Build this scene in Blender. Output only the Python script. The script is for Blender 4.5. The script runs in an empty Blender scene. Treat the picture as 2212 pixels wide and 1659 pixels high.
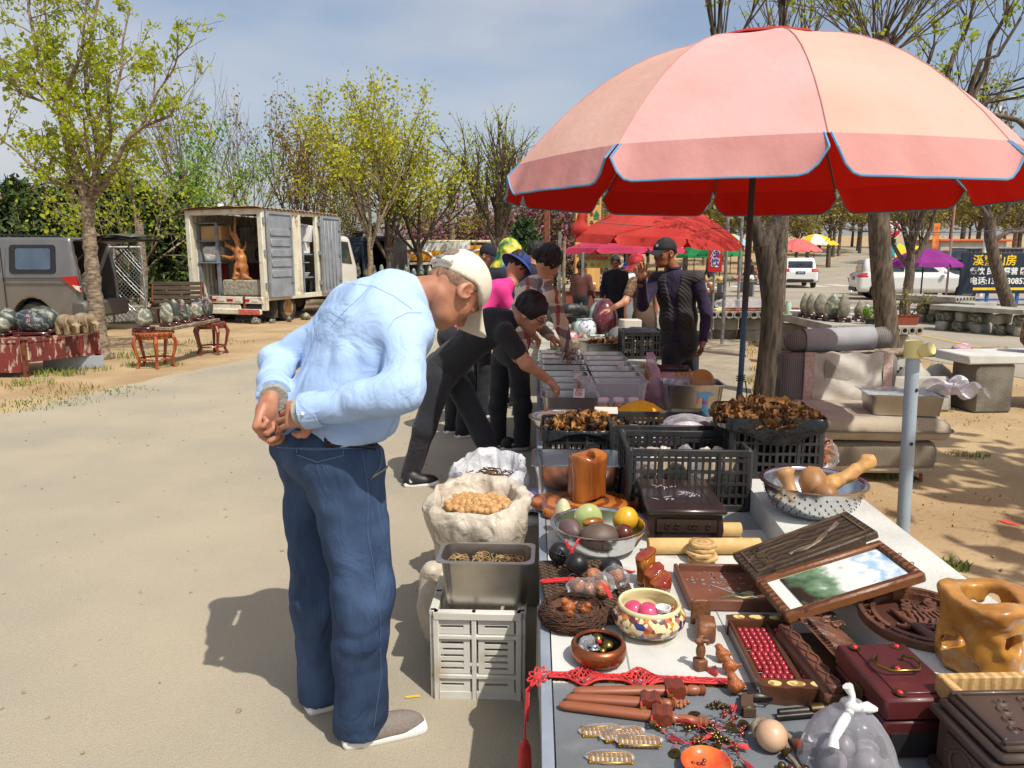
import bpy,math,random
import numpy as np
from mathutils import Vector,Matrix,Euler
R=math.radians
sc=bpy.context.scene
COL=sc.collection
# ---------------------------------------------------------------- camera
F,CU,CV,PT,H=1600.0,1106.0,829.5,R(9.7),1.55
cam=bpy.data.cameras.new('camera');camo=bpy.data.objects.new('camera',cam);COL.objects.link(camo)
cam.sensor_width=36;cam.lens=36*F/2212;cam.clip_end=4000;cam.clip_start=0.05
camo.location=(0,0,H);camo.rotation_euler=(R(90)-PT,0,0);sc.camera=camo
# ---------------------------------------------------------------- sky, sun, exposure
SUN_DIR=Vector((-0.42,0.53,-1.0))
el=math.atan2(1,math.hypot(.42,.53));az=math.atan2(.42,-.53)
w=bpy.data.worlds.new('World');sc.world=w;w.use_nodes=True
nt=w.node_tree;N=nt.nodes;L=nt.links
bg=N['Background'];bg.inputs[1].default_value=0.15
sky=N.new('ShaderNodeTexSky');sky.sky_type='NISHITA';sky.sun_disc=False
sky.sun_elevation=el;sky.sun_rotation=az;sky.air_density=1.0;sky.dust_density=3.0;sky.ozone_density=1.0
tc=N.new('ShaderNodeTexCoord');mp=N.new('ShaderNodeMapping');mp.inputs['Scale'].default_value=(1.0,1.0,3.2)
mp.inputs['Location'].default_value=(0.35,0.2,0.1)
nz=N.new('ShaderNodeTexNoise');nz.inputs['Scale'].default_value=1.7;nz.inputs['Detail'].default_value=7;nz.inputs['Roughness'].default_value=.5
cr=N.new('ShaderNodeValToRGB');cr.color_ramp.elements[0].position=.4;cr.color_ramp.elements[1].position=.68;cr.color_ramp.elements[0].color=(.12,.12,.12,1)
cr.color_ramp.elements[1].color=(.9,.9,.9,1)
mx=N.new('ShaderNodeMixRGB');mx.inputs[2].default_value=(4.3,4.4,4.7,1)
L.new(tc.outputs['Generated'],mp.inputs[0]);L.new(mp.outputs[0],nz.inputs[0]);L.new(nz.outputs[0],cr.inputs[0])
L.new(cr.outputs[0],mx.inputs[0]);L.new(sky.outputs[0],mx.inputs[1]);L.new(mx.outputs[0],bg.inputs[0])
sun=bpy.data.lights.new('sun','SUN');sun.energy=4.5;sun.angle=R(.55);sun.color=(1,.955,.88)
suno=bpy.data.objects.new('sun',sun);COL.objects.link(suno);suno.rotation_euler=SUN_DIR.to_track_quat('-Z','Y').to_euler()
suno.location=(20,-15,30)
vs=sc.view_settings;vs.view_transform='Standard';vs.look='None';vs.exposure=0.0;vs.gamma=1;vs.use_curve_mapping=False
# ---------------------------------------------------------------- measuring helpers (photo point -> place in the world)
def ray(u,v):
 x=(u-CU)/F;y=(CV-v)/F
 return np.array([x,math.cos(PT)+y*math.sin(PT),-math.sin(PT)+y*math.cos(PT)])
def G(u,v,z=0.0):
 d=ray(u,v);t=(z-H)/d[2];return Vector((d[0]*t,d[1]*t,z))
def A(u,v,y):
 d=ray(u,v);t=y/d[1];return Vector((d[0]*t,y,H+d[2]*t))
def px(y,z=.5):
 return(y*math.cos(PT)+(H-z)*math.sin(PT))/F
 # ---------------------------------------------------------------- mesh helpers
class M:
 def __init__(s,v=None,f=None):
  s.v=np.zeros((0,3))if v is None or len(v)==0 else np.asarray(v,float).reshape(-1,3)
  s.f=[]if f is None else(f if isinstance(f,list)else[tuple(x)for x in f])
 def __add__(s,o):
  n=len(s.v);return M(np.vstack([s.v,o.v]),s.f+[tuple(i+n for i in x)for x in o.f])
 def t(s,loc=(0,0,0),rot=(0,0,0),sc=(1,1,1)):
  if isinstance(sc,(int,float)):sc=(sc,)*3
  m=np.array(Euler(rot).to_matrix());return M((s.v*np.array(sc))@m.T+np.array(loc),s.f)
 def tm(s,mt):
  m=np.array(mt);return M(s.v@m[:3,:3].T+m[:3,3],s.f)
 def fn(s,g):return M(g(s.v.copy()),s.f)
def join(ms):
 vs,fs,n=[],[],0
 for m in ms:
  vs.append(m.v);fs+=[tuple(i+n for i in x)for x in m.f]if n else list(m.f);n+=len(m.v)
 return M(np.vstack(vs),fs)if vs else M()
def box(sx,sy,sz,c=(0,0,0),b=0.0,base=False):
 """box; b = chamfer; base=True puts the bottom at c"""
 hx,hy,hz=sx/2,sy/2,sz/2;c=np.array(c,float)
 if base:c=c+(0,0,hz)
 if b<=0:
  v=[(x,y,z)for x in(-hx,hx)for y in(-hy,hy)for z in(-hz,hz)]
  f=[(0,1,3,2),(4,6,7,5),(0,4,5,1),(2,3,7,6),(0,2,6,4),(1,5,7,3)]
  return M(np.array(v)+c,f)
 b=min(b,hx*.9,hy*.9,hz*.9);v=[];ix={}
 for i,x in enumerate((-1,1)):
  for j,y in enumerate((-1,1)):
   for k,z in enumerate((-1,1)):
    for a in range(3):
     ix[i,j,k,a]=len(v)
     q=[x*(hx-b),y*(hy-b),z*(hz-b)];q[a]=(x,y,z)[a]*(hx,hy,hz)[a];v.append(q)
 f=[]
 o=[(0,0),(0,1),(1,1),(1,0)]
 for a in range(3):
  for s_ in(0,1):
   q=[]
   for(p,r)in o:
    k=[0,0,0];k[a]=s_;k[(a+1)%3]=p;k[(a+2)%3]=r;q.append(ix[k[0],k[1],k[2],a])
   f.append(tuple(q)if s_==0 else tuple(q[::-1]))
 for a in range(3):
  b1,b2=(a+1)%3,(a+2)%3
  for p in(0,1):
   for r in(0,1):
    k0=[0,0,0];k1=[0,0,0];k0[a]=0;k1[a]=1;k0[b1]=k1[b1]=p;k0[b2]=k1[b2]=r
    q=(ix[(*k0,b1)],ix[(*k1,b1)],ix[(*k1,b2)],ix[(*k0,b2)]);f.append(q if p!=r else q[::-1])
 for i in(0,1):
  for j in(0,1):
   for k in(0,1):
    q=(ix[i,j,k,0],ix[i,j,k,1],ix[i,j,k,2]);f.append(q if(i+j+k)%2 else q[::-1])
 return M(np.array(v)+c,f)
def lathe(prof,n=24,cap=True):
 """prof: list of (r, z) bottom to top"""
 v=[];f=[];k=len(prof);a=np.arange(n)*2*math.pi/n
 for r,z in prof:v+=[(r*math.cos(t),r*math.sin(t),z)for t in a]
 for i in range(k-1):
  for j in range(n):
   j2=(j+1)%n;f.append((i*n+j,i*n+j2,(i+1)*n+j2,(i+1)*n+j))
 if cap:
  if prof[0][0]>1e-6:f.append(tuple(range(n))[::-1])
  if prof[-1][0]>1e-6:f.append(tuple((k-1)*n+j for j in range(n)))
 return M(v,f)
def cyl(r,h,c=(0,0,0),n=16,r2=None,b=0):
 r2=r if r2 is None else r2
 p=[(r-b,0),(r,b),(r2,h-b),(r2-b,h)]if b else[(r,0),(r2,h)]
 return lathe(p,n).t(c)
def tube(path,rad,n=8,caps=True,closed=False):
 P=np.array([tuple(p)for p in path],float);k=len(P)
 rad=np.full(k,rad)if np.isscalar(rad)else np.array(rad,float)
 T=np.gradient(P,axis=0)if not closed else np.roll(P,-1,0)-np.roll(P,1,0)
 T/=np.linalg.norm(T,axis=1)[:,None]+1e-12
 up=np.array([0,0,1.0])if abs(T[0][2])<.9 else np.array([1.0,0,0])
 nrm=np.cross(T[0],up);nrm/=np.linalg.norm(nrm);v=[];a=np.arange(n)*2*math.pi/n
 for i in range(k):
  nrm=nrm-T[i]*(nrm@T[i]);nrm/=np.linalg.norm(nrm)+1e-12;bi=np.cross(T[i],nrm)
  v.append(P[i]+rad[i]*(np.cos(a)[:,None]*nrm+np.sin(a)[:,None]*bi))
 v=np.vstack(v);f=[]
 for i in range(k if closed else k-1):
  i2=(i+1)%k
  for j in range(n):
   j2=(j+1)%n;f.append((i*n+j,i2*n+j,i2*n+j2,i*n+j2)[::-1])
 if caps and not closed:f.append(tuple(range(n)));f.append(tuple((k-1)*n+j for j in range(n))[::-1])
 return M(v,f)
def bar(a,b,wx,wy=None,bv=0):
 """straight rectangular bar from a to b"""
 a,b=Vector(a),Vector(b);d=b-a;wy=wx if wy is None else wy
 return box(wx,wy,d.length,(0,0,d.length/2),bv).tm(Matrix.Translation(a)@d.to_track_quat('Z','Y').to_matrix().to_4x4())
def ext(poly,h,axis='z'):
 """extrude a 2-D outline (ccw) by h along z (or put it upright: axis 'y' -> outline in xz, depth along y)"""
 n=len(poly);v=[(x,y,0)for x,y in poly]+[(x,y,h)for x,y in poly]
 f=[tuple(range(n))[::-1],tuple(range(n,2*n))]+[(i,(i+1)%n,n+(i+1)%n,n+i)for i in range(n)]
 m=M(v,f)
 if axis=='y':m=m.fn(lambda q:np.stack([q[:,0],-q[:,2],q[:,1]],1))
 if axis=='x':m=m.fn(lambda q:np.stack([q[:,2],q[:,0],q[:,1]],1))
 return m
def grid(fn,nu,nv,u=(0,1),v=(0,1),wrap=False):
 U,V=np.meshgrid(np.linspace(*u,nu),np.linspace(*v,nv),indexing='ij');p=fn(U,V).reshape(-1,3);f=[]
 for i in range(nu-(0 if wrap else 1)):
  i2=(i+1)%nu
  for j in range(nv-1):f.append((i*nv+j,i2*nv+j,i2*nv+j+1,i*nv+j+1))
 return M(p,f)
def ico(r=1,n=12,m=8):
 return lathe([(max(1e-4,r*math.sin(math.pi*i/m)),-r*math.cos(math.pi*i/m))for i in range(m+1)],n,cap=False)
def _h(i,j,k,s):
 n=(i*374761393+j*668265263+k*2147483647+s*1274126177)&0xffffffff
 n=((n^(n>>13))*1274126177)&0xffffffff;return((n^(n>>16))&0xffff)/65535.0
def vn(P,s=1.0,seed=0):
 q=np.asarray(P,float)*s;i=np.floor(q).astype(np.int64);t=q-i;t=t*t*(3-2*t);o=0
 for a in(0,1):
  for b in(0,1):
   for c in(0,1):
    wt=(t[...,0]if a else 1-t[...,0])*(t[...,1]if b else 1-t[...,1])*(t[...,2]if c else 1-t[...,2])
    o=o+wt*_h(i[...,0]+a,i[...,1]+b,i[...,2]+c,seed)
 return o*2-1
def fbm(P,s=1.0,seed=0,o=3):
 return sum(vn(P,s*2**k,seed+k)*.5**k for k in range(o))
def V3(*a):return np.array(a,np.float32)
def cap(P,a,b,r1,r2=None):
 r2=r1 if r2 is None else r2;a=np.array(a,np.float32);ba=np.array(b,np.float32)-a;pa=P-a
 h=np.clip((pa@ba)/(ba@ba+1e-9),0,1);return np.linalg.norm(pa-h[...,None]*ba,axis=-1)-(r1+(r2-r1)*h)
def ell(P,c,r,rot=None):
 q=P-np.array(c,np.float32)
 if rot is not None:q=q@np.array(Euler(rot).to_matrix(),np.float32)
 r=np.array(r,np.float32);k0=np.linalg.norm(q/r,axis=-1);k1=np.linalg.norm(q/(r*r),axis=-1)+1e-9
 return k0*(k0-1)/k1
def rbox(P,c,hs,rad=0.0,rot=None):
 q=P-np.array(c,np.float32)
 if rot is not None:q=q@np.array(Euler(rot).to_matrix(),np.float32)
 q=np.abs(q)-np.array(hs,np.float32)+rad
 return np.linalg.norm(np.maximum(q,0),axis=-1)+np.minimum(q.max(-1),0)-rad
def smin(a,b,k=.03):
 h=np.clip(.5+.5*(b-a)/k,0,1);return b*(1-h)+a*h-k*h*(1-h)
def smax(a,b,k=.03):return-smin(-a,-b,k)
def su(ds,k=.03):
 o=ds[0]
 for d in ds[1:]:o=smin(o,d,k)
 return o
def chain(P,pts,rs,k=None):
 o=None
 for i in range(len(pts)-1):
  d=cap(P,pts[i],pts[i+1],rs[i],rs[i+1]);o=d if o is None else(np.minimum(o,d)if k is None else smin(o,d,k))
 return o
def plane(P,p,n):
 n=np.array(n,np.float32);n=n/np.linalg.norm(n);return(P-np.array(p,np.float32))@n
def sdf(fn,lo,hi,h):
 lo=np.array(lo,np.float32);n=np.ceil((np.array(hi)-lo)/h).astype(int)+1
 ax=[lo[i]+np.arange(n[i],dtype=np.float32)*h for i in range(3)]
 P=np.stack(np.meshgrid(*ax,indexing='ij'),-1).astype(np.float32);D=np.asarray(fn(P),np.float32)
 for a in range(3):
  s=[slice(None)]*3;s[a]=0;D[tuple(s)]=np.maximum(D[tuple(s)],h*.5);s[a]=-1;D[tuple(s)]=np.maximum(D[tuple(s)],h*.5)
 S=D<0;c=lambda X,o:X[o[0]:n[0]-1+o[0],o[1]:n[1]-1+o[1],o[2]:n[2]-1+o[2]]
 cn=[(i,j,k)for i in(0,1)for j in(0,1)for k in(0,1)];cnt=sum(c(S,o).astype(np.int8)for o in cn)
 mk=(cnt>0)&(cnt<8);I=np.argwhere(mk);ix=np.full(mk.shape,-1,np.int64);ix[mk]=np.arange(len(I))
 acc=np.zeros((len(I),3));ct=np.zeros(len(I))
 for a in range(3):
  for o in cn:
   if o[a]:continue
   o2=list(o);o2[a]=1;d0=c(D,o)[mk];d1=c(D,o2)[mk];x=(d0<0)!=(d1<0)
   t=np.where(x,d0/np.where(x,d0-d1,1),0);q=np.tile(np.array(o,float),(len(I),1));q[:,a]=t
   acc[x]+=q[x];ct+=x
 V=lo+(I+acc/np.maximum(ct,1)[:,None])*h;fs=[]
 for a in range(3):
  b,e=(a+1)%3,(a+2)%3
  s0=[slice(1,-1)]*3;s1=[slice(1,-1)]*3;s0[a]=slice(0,-1);s1[a]=slice(1,None)
  x0,x1=S[tuple(s0)],S[tuple(s1)];E=np.argwhere(x0!=x1);fl=x0[x0!=x1]
  if not len(E):continue
  E[:,b]+=1;E[:,e]+=1;q=[]
  for db,de in((-1,-1),(0,-1),(0,0),(-1,0)):
   k=E.copy();k[:,b]+=db;k[:,e]+=de;q.append(ix[k[:,0],k[:,1],k[:,2]])
  q=np.stack(q,1);q[~fl]=q[~fl][:,::-1];fs.append(q)
 return M(V,[tuple(x)for x in np.vstack(fs).tolist()]if fs else[])
 # ---------------------------------------------------------------- object helpers
def lin(c):
 return tuple((x/255/12.92)if x<=10 else((x/255+.055)/1.055)**2.4 for x in c)
def mesh(name,m,smooth=38):
 me=bpy.data.meshes.new(name);nf=len(m.f)
 if nf:
  ln=np.fromiter((len(x)for x in m.f),np.int32,nf);li=np.fromiter((i for x in m.f for i in x),np.int32,int(ln.sum()))
  me.vertices.add(len(m.v));me.vertices.foreach_set('co',m.v.astype(np.float32).ravel())
  me.loops.add(len(li));me.loops.foreach_set('vertex_index',li)
  me.polygons.add(nf);me.polygons.foreach_set('loop_start',np.concatenate([[0],np.cumsum(ln)[:-1]]).astype(np.int32))
  me.update(calc_edges=True)
  if smooth is not None:
   me.polygons.foreach_set('use_smooth',np.ones(nf,bool))
   if smooth<179:me.set_sharp_from_angle(angle=R(smooth))
 return me
def obj(name,m,mt=None,parent=None,loc=None,rot=None,smooth=38,kind=None):
 me=m if isinstance(m,bpy.types.Mesh)else mesh(name,m,smooth)
 o=bpy.data.objects.new(name,me);COL.objects.link(o)
 if mt is not None and not len(me.materials):
  for x in(mt if isinstance(mt,(list,tuple))else[mt]):me.materials.append(x)
 if parent is not None:o.parent=parent
 if loc is not None:o.location=loc
 if rot is not None:o.rotation_euler=rot
 if kind:o['kind']=kind
 return o
def tag(o,label,cat,group=None):
 o['label']=label;o['category']=cat
 if group:o['group']=group
 return o
def thing(name,label,cat,loc=(0,0,0),rot=0,group=None):
 o=bpy.data.objects.new(name,None);COL.objects.link(o);o.location=loc;o.empty_display_size=.1
 o.rotation_euler=(0,0,rot)if isinstance(rot,(int,float))else rot
 return tag(o,label,cat,group)
def one(name,m,mt,label,cat,loc=(0,0,0),rot=0,group=None,smooth=38):
 o=obj(name,m,mt,None,loc,(0,0,rot)if isinstance(rot,(int,float))else rot,smooth);return tag(o,label,cat,group)
def struct(name,m,mt,smooth=38,loc=None):
 return obj(name,m,mt,loc=loc,smooth=smooth,kind='structure')
def dup(root,loc,rot=None,label=None,scale=None):
 r=root.copy();COL.objects.link(r);r.location=loc
 if rot is not None:r.rotation_euler=(0,0,rot)if isinstance(rot,(int,float))else rot
 if label:r['label']=label
 if scale:r.scale=(scale,)*3 if isinstance(scale,(int,float))else scale
 for ch in root.children:
  c=ch.copy();COL.objects.link(c);c.parent=r
  for g in ch.children:
   d=g.copy();COL.objects.link(d);d.parent=c
 return r
def text(s,size,depth=.002,align='CENTER',bold=0.0):
 cu=bpy.data.curves.new('t','FONT');cu.body=s;cu.size=size;cu.align_x=align;cu.align_y='CENTER';cu.extrude=depth;cu.offset=bold
 cu.resolution_u=3
 o=bpy.data.objects.new('t',cu);COL.objects.link(o);dg=bpy.context.evaluated_depsgraph_get();e=o.evaluated_get(dg);me=e.to_mesh()
 v=np.zeros(len(me.vertices)*3,np.float32);me.vertices.foreach_get('co',v);f=[tuple(p.vertices)for p in me.polygons]
 e.to_mesh_clear();bpy.data.objects.remove(o);bpy.data.curves.remove(cu);return M(v.reshape(-1,3),f)
 # ---------------------------------------------------------------- materials
MT={}
def nodes(name):
 m=bpy.data.materials.new(name);m.use_nodes=True;t=m.node_tree;return m,t.nodes,t.links,t.nodes['Principled BSDF']
def mat(name,c,c2=None,sc=8.0,ro=.6,me=0.0,bu=0.0,bs=None,de=5,tr=0.0,co=0.0,sp=.5,st=(1,1,1),lo=.35,hi=.65,rnd=0.0,sh=0.0,sss=0.0,ior=None,al=1.0,rv=0.0,c3=None,sc3=60,lo3=.55,hi3=.7,a3=.6,wave=None,tl=0.0,em=None,cr=None):
 """general procedural material: two colours mixed by noise, optional third speckle colour, bump, random tint per object"""
 if name in MT:return MT[name]
 m,n,l,b=nodes(name);MT[name]=m
 tcn=n.new('ShaderNodeTexCoord');mpn=n.new('ShaderNodeMapping');mpn.inputs['Scale'].default_value=st
 l.new(tcn.outputs['Object'],mpn.inputs[0]);vec=mpn.outputs[0]
 if wave:
  wv=n.new('ShaderNodeTexWave');wv.wave_type=wave[0];wv.inputs['Scale'].default_value=wave[1];wv.inputs['Distortion'].default_value=wave[2]
  wv.inputs['Detail'].default_value=3;wv.inputs['Detail Scale'].default_value=wave[3]if len(wave)>3 else 1.5
  if wave[0]=='BANDS':wv.bands_direction=wave[4]if len(wave)>4 else 'X'
  else:wv.rings_direction=wave[4]if len(wave)>4 else 'Z'
  l.new(vec,wv.inputs[0]);fac=wv.outputs['Fac'];noi=wv
 else:
  noi=n.new('ShaderNodeTexNoise');noi.inputs['Scale'].default_value=sc;noi.inputs['Detail'].default_value=de;l.new(vec,noi.inputs[0]);fac=noi.outputs[0]
 base=None;c1=(*lin(c),1)
 if c2 is not None:
  rp=n.new('ShaderNodeValToRGB');rp.color_ramp.elements[0].position=lo;rp.color_ramp.elements[1].position=hi
  rp.color_ramp.elements[0].color=c1;rp.color_ramp.elements[1].color=(*lin(c2),1);l.new(fac,rp.inputs[0]);base=rp.outputs[0]
 if c3 is not None:
  n3=n.new('ShaderNodeTexNoise');n3 .inputs['Scale'].default_value=sc3;n3 .inputs['Detail'].default_value=3;l.new(vec,n3 .inputs[0])
  r3=n.new('ShaderNodeValToRGB');r3 .color_ramp.elements[0].position=lo3;r3 .color_ramp.elements[1].position=hi3
  r3 .color_ramp.elements[0].color=(0,0,0,1);r3 .color_ramp.elements[1].color=(a3,a3,a3,1);l.new(n3 .outputs[0],r3 .inputs[0])
  mxn=n.new('ShaderNodeMixRGB');mxn.inputs[2].default_value=(*lin(c3),1);l.new(r3 .outputs[0],mxn.inputs[0])
  if base is None:mxn.inputs[1].default_value=c1
  else:l.new(base,mxn.inputs[1])
  base=mxn.outputs[0]
 if rnd or rv:
  oi=n.new('ShaderNodeObjectInfo');hs=n.new('ShaderNodeHueSaturation')
  ma=n.new('ShaderNodeMapRange');ma.inputs[3].default_value=1-rnd;ma.inputs[4].default_value=1+rnd;l.new(oi.outputs['Random'],ma.inputs[0]);l.new(ma.outputs[0],hs.inputs['Value'])
  if rv:
   mb=n.new('ShaderNodeMapRange');mb.inputs[3].default_value=.5-rv;mb.inputs[4].default_value=.5+rv;l.new(oi.outputs['Random'],mb.inputs[0]);l.new(mb.outputs[0],hs.inputs['Hue'])
  if base is None:hs.inputs['Color'].default_value=c1
  else:l.new(base,hs.inputs['Color'])
  base=hs.outputs[0]
 if base is None:b.inputs['Base Color'].default_value=c1
 else:l.new(base,b.inputs['Base Color'])
 b.inputs['Roughness'].default_value=ro;b.inputs['Metallic'].default_value=me;b.inputs['Specular IOR Level'].default_value=sp
 if tr:b.inputs['Transmission Weight'].default_value=tr
 if co:b.inputs['Coat Weight'].default_value=co;b.inputs['Coat Roughness'].default_value=.08
 if sh:b.inputs['Sheen Weight'].default_value=sh
 if sss:b.inputs['Subsurface Weight'].default_value=sss;b.inputs['Subsurface Radius'].default_value=(.01,.004,.002);b.inputs['Subsurface Scale'].default_value=1
 if ior:b.inputs['IOR'].default_value=ior
 if al<1:b.inputs['Alpha'].default_value=al
 if em:b.inputs['Emission Color'].default_value=(*lin(em[0]),1);b.inputs['Emission Strength'].default_value=em[1]
 if bu:
  bn=n.new('ShaderNodeBump');bn.inputs['Strength'].default_value=min(1,bu);bn.inputs['Distance'].default_value=.01
  if bs:
   nb=n.new('ShaderNodeTexNoise');nb.inputs['Scale'].default_value=bs;nb.inputs['Detail'].default_value=4;l.new(vec,nb.inputs[0]);l.new(nb.outputs[0],bn.inputs['Height'])
  else:l.new(fac,bn.inputs['Height'])
  l.new(bn.outputs[0],b.inputs['Normal'])
 if cr:
  nc=n.new('ShaderNodeTexNoise');nc.inputs['Scale'].default_value=cr[0];nc.inputs['Detail'].default_value=3;nc.inputs['Distortion'].default_value=1.6;l.new(vec,nc.inputs[0]);b2=n.new('ShaderNodeBump');b2 .inputs['Strength'].default_value=cr[1];b2 .inputs['Distance'].default_value=cr[2];l.new(nc.outputs[0],b2 .inputs['Height'])
  if bu:l.new(bn.outputs[0],b2 .inputs['Normal'])
  l.new(b2 .outputs[0],b.inputs['Normal'])
 if tl:
  td=n.new('ShaderNodeBsdfTranslucent');ms=n.new('ShaderNodeMixShader');ms.inputs[0].default_value=tl
  if base is None:td.inputs[0].default_value=c1
  else:l.new(base,td.inputs[0])
  l.new(b.outputs[0],ms.inputs[1]);l.new(td.outputs[0],ms.inputs[2]);l.new(ms.outputs[0],n['Material Output'].inputs[0])
 return m
 # ================================================================ the setting
def sstep(x):x=np.clip(x,0,1);return x*x*(3-2*x)
def rise(x,y):
 x=np.asarray(x,float);y=np.asarray(y,float)
 return 3.4*sstep((y-42)/85)*sstep((x-2)/18)+10*sstep((y-140)/300)*sstep((x+20)/60)
def GR(x,y):return float(rise(x,y))
m_dirt=mat('dirt',(178,154,118),(156,131,97),sc=1.1,ro=.95,bu=.5,bs=38,de=8,c3=(118,96,68),sc3=22,lo3=.58,hi3=.74,a3=.5,sp=.15)
m_lot=mat('dusty_asphalt',(157,148,130),(172,160,137),sc=.9,ro=.9,bu=.5,bs=150,de=8,c3=(88,81,70),sc3=240,lo3=.55,hi3=.7,a3=.55,sp=.2)
m_street=mat('street_asphalt',(148,139,124),(164,153,134),sc=.4,ro=.88,bu=.3,bs=120,de=8,c3=(110,104,95),sc3=180,lo3=.55,hi3=.72,a3=.5,sp=.25)
m_walk=mat('walk_concrete',(166,155,134),(142,132,113),sc=1.6,ro=.9,bu=.35,bs=60,de=8,c3=(118,106,86),sc3=7,lo3=.52,hi3=.75,a3=.5,sp=.2)
m_yline=mat('yellow_road_paint',(196,156,62),(150,132,96),sc=14,ro=.8,lo=.45,hi=.7)
m_wline=mat('white_road_paint',(206,202,192),(165,157,142),sc=9,ro=.8,lo=.45,hi=.7)
gx=np.concatenate([-np.geomspace(900,20,14),np.arange(-18,60,3.0),np.geomspace(62,900,16)])
gy=np.concatenate([np.arange(-30,160,3.0),np.geomspace(162,1800,24)])
def gfn(U,V):
 X=gx[U.astype(int)];Y=gy[V.astype(int)];return np.stack([X,Y,rise(X,Y)],-1)
struct('ground',grid(gfn,len(gx),len(gy),(0,len(gx)-1),(0,len(gy)-1)),m_dirt,179)
def strip(left,right,dz,n=60):
 """sheet between two poly-lines of equal length, laid on the terrain"""
 l=np.array(left,float);r=np.array(right,float);t=np.linspace(0,len(l)-1,n);k=np.arange(len(l))
 lx,ly,rx,ry=(np.interp(t,k,a)for a in(l[:,0],l[:,1],r[:,0],r[:,1]))
 def fn(U,V):
  X=np.interp(U,t,lx)*(1-V)+np.interp(U,t,rx)*V;Y=np.interp(U,t,ly)*(1-V)+np.interp(U,t,ry)*V
  return np.stack([X,Y,rise(X,Y)+dz],-1)
 return grid(fn,n,12,(0,len(l)-1)).fn(lambda q:q)
rg=random.Random(5)
def ragged(pl,amp,n=70,seed=1):
 a=np.array(pl,float);t=np.linspace(0,len(a)-1,n);k=np.arange(len(a));x=np.interp(t,k,a[:,0]);y=np.interp(t,k,a[:,1])
 q=np.stack([x,y,x*0],1);return np.stack([x+amp*fbm(q,2.3,seed,3),y+amp*.4*fbm(q,2.9,seed+5,2)],1)
def flip(m):return M(m.v,[f[::-1]for f in m.f])
lotL=ragged([(-9,-8),(-7.2,2),(-5.9,5.2),(-5.16,7.3),(-4.45,10),(-3.9,12.3),(-2.7,17),(0,30),(2,45)],.09)
lotR=ragged([(.9,-8),(.95,0),(1.0,3),(1.15,5),(1.35,7.3),(1.6,10),(1.9,12.3),(2.3,17),(5.2,30),(7,45)],.02,seed=4)
struct('lot',flip(strip(lotL,lotR,.004,70)),m_lot,179)
stL=[(6.9,2),(6.7,9),(6.0,14),(4.6,18),(5.4,25),(8,36),(11.5,43),(20,60),(42,100),(75,150),(130,220)]
stR=[(13.5,2),(13.6,9),(14.2,14),(16,18),(19,25),(23,36),(25,43),(30,60),(51,100),(84,150),(140,215)]
struct('street',flip(strip(stL,stR,.006,90)),m_street,179)
ylc=ragged([(8.05,6),(8.05,12),(8.2,16),(9.2,20)],.0,20);struct('road_line',flip(strip(ylc,ylc+(.11,0),.011,20)),m_yline)
ylc=ragged([(22.6,58),(33,78),(46,100),(60,122)],.0,20);struct('road_line',flip(strip(ylc,ylc+(.22,0),.012,24)),m_yline)
for i in range(9):
 x=7.4+i*1.55;y=38.2+i*.5
 struct('crossing_stripe',box(.75,2.6,.003,(x,y,GR(x,y)+.013)),m_wline)
for i in range(5):
 x=8.6+i*.9;struct('crossing_stripe',box(.5,3.0,.003,(x+1,21.5+i*.35,.011)).t(rot=(0,0,0)),m_wline)
wl=ragged([(.98,4.3),(1.2,7),(1.5,11),(2.2,16),(3.0,21)],.0,40);wr=ragged([(2.0,4.3),(2.45,7),(3.35,10.5),(4.6,14.5),(5.2,21)],.10,40,9)
top=strip(wl,wr,.06,40)
n0=len(top.v);side=M(np.vstack([top.v,top.v*(1,1,0)]),[])
nv=12;rim=[i*nv for i in range(40)]+[39*nv+j for j in range(nv)]+[i*nv+nv-1 for i in range(39,-1,-1)]+[j for j in range(nv-1,-1,-1)]
side.f=[(rim[i],rim[i+1],rim[i+1]+n0,rim[i]+n0)for i in range(len(rim)-1)if rim[i]!=rim[i+1]]
struct('walk',join([flip(top),side]),m_walk,30)
m_peb=mat('pebble',(138,124,102),(168,154,130),sc=30,ro=.9)
def scatter(n,fn,seed):
 rr=np.random.default_rng(seed);return[fn(rr)for _ in range(n)]
pb=[]
for i in range(700):
 a=rg.random()
 if a<.25:x,y=rg.uniform(1.5,6.2),rg.uniform(1.6,9)
 elif a<.45:x,y=rg.uniform(-9,-4.2),rg.uniform(8,17)
 else:x,y=rg.uniform(-5.5,-.2),rg.uniform(2,11)
 s=rg.uniform(.003,.013);pb.append(ico(1,6,4).t((x,y,s*.3+.004),(rg.random(),rg.random(),6*rg.random()),(s,s*rg.uniform(.6,1),s*.55)))
obj('gravel',join(pb),m_peb,kind='stuff')
def blades(spots,seed,mname='grass'):
 rr=random.Random(seed);v=[];f=[]
 for(x,y,rad,n,h)in spots:
  for _ in range(n):
   a=rr.random()*6.283;d=rad*math.sqrt(rr.random());px_,py_=x+d*math.cos(a)*1.6,y+d*math.sin(a)*.8
   b=rr.random()*6.283;hh=h*rr.uniform(.5,1.2);w_=.003+.004*rr.random();l=hh*rr.uniform(.3,1.1)
   c,s=math.cos(b),math.sin(b);k=len(v)
   v+=[(px_-s*w_,py_+c*w_,0),(px_+s*w_,py_-c*w_,0),(px_+c*l*.4+s*w_*.7,py_+s*l*.4-c*w_*.7,hh*.65),(px_+c*l*.4-s*w_*.7,py_+s*l*.4+c*w_*.7,hh*.65),(px_+c*l,py_+s*l,hh)]
   f+=[(k,k+1,k+2,k+3),(k+3,k+2,k+4)]
 return M(v,f)
m_grass=mat('grass',(92,118,38),(140,140,62),sc=3,ro=.7,tl=.3,rnd=.1)
m_dry=mat('dry_grass',(176,148,92),(140,110,66),sc=4,ro=.8,tl=.2)
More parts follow.
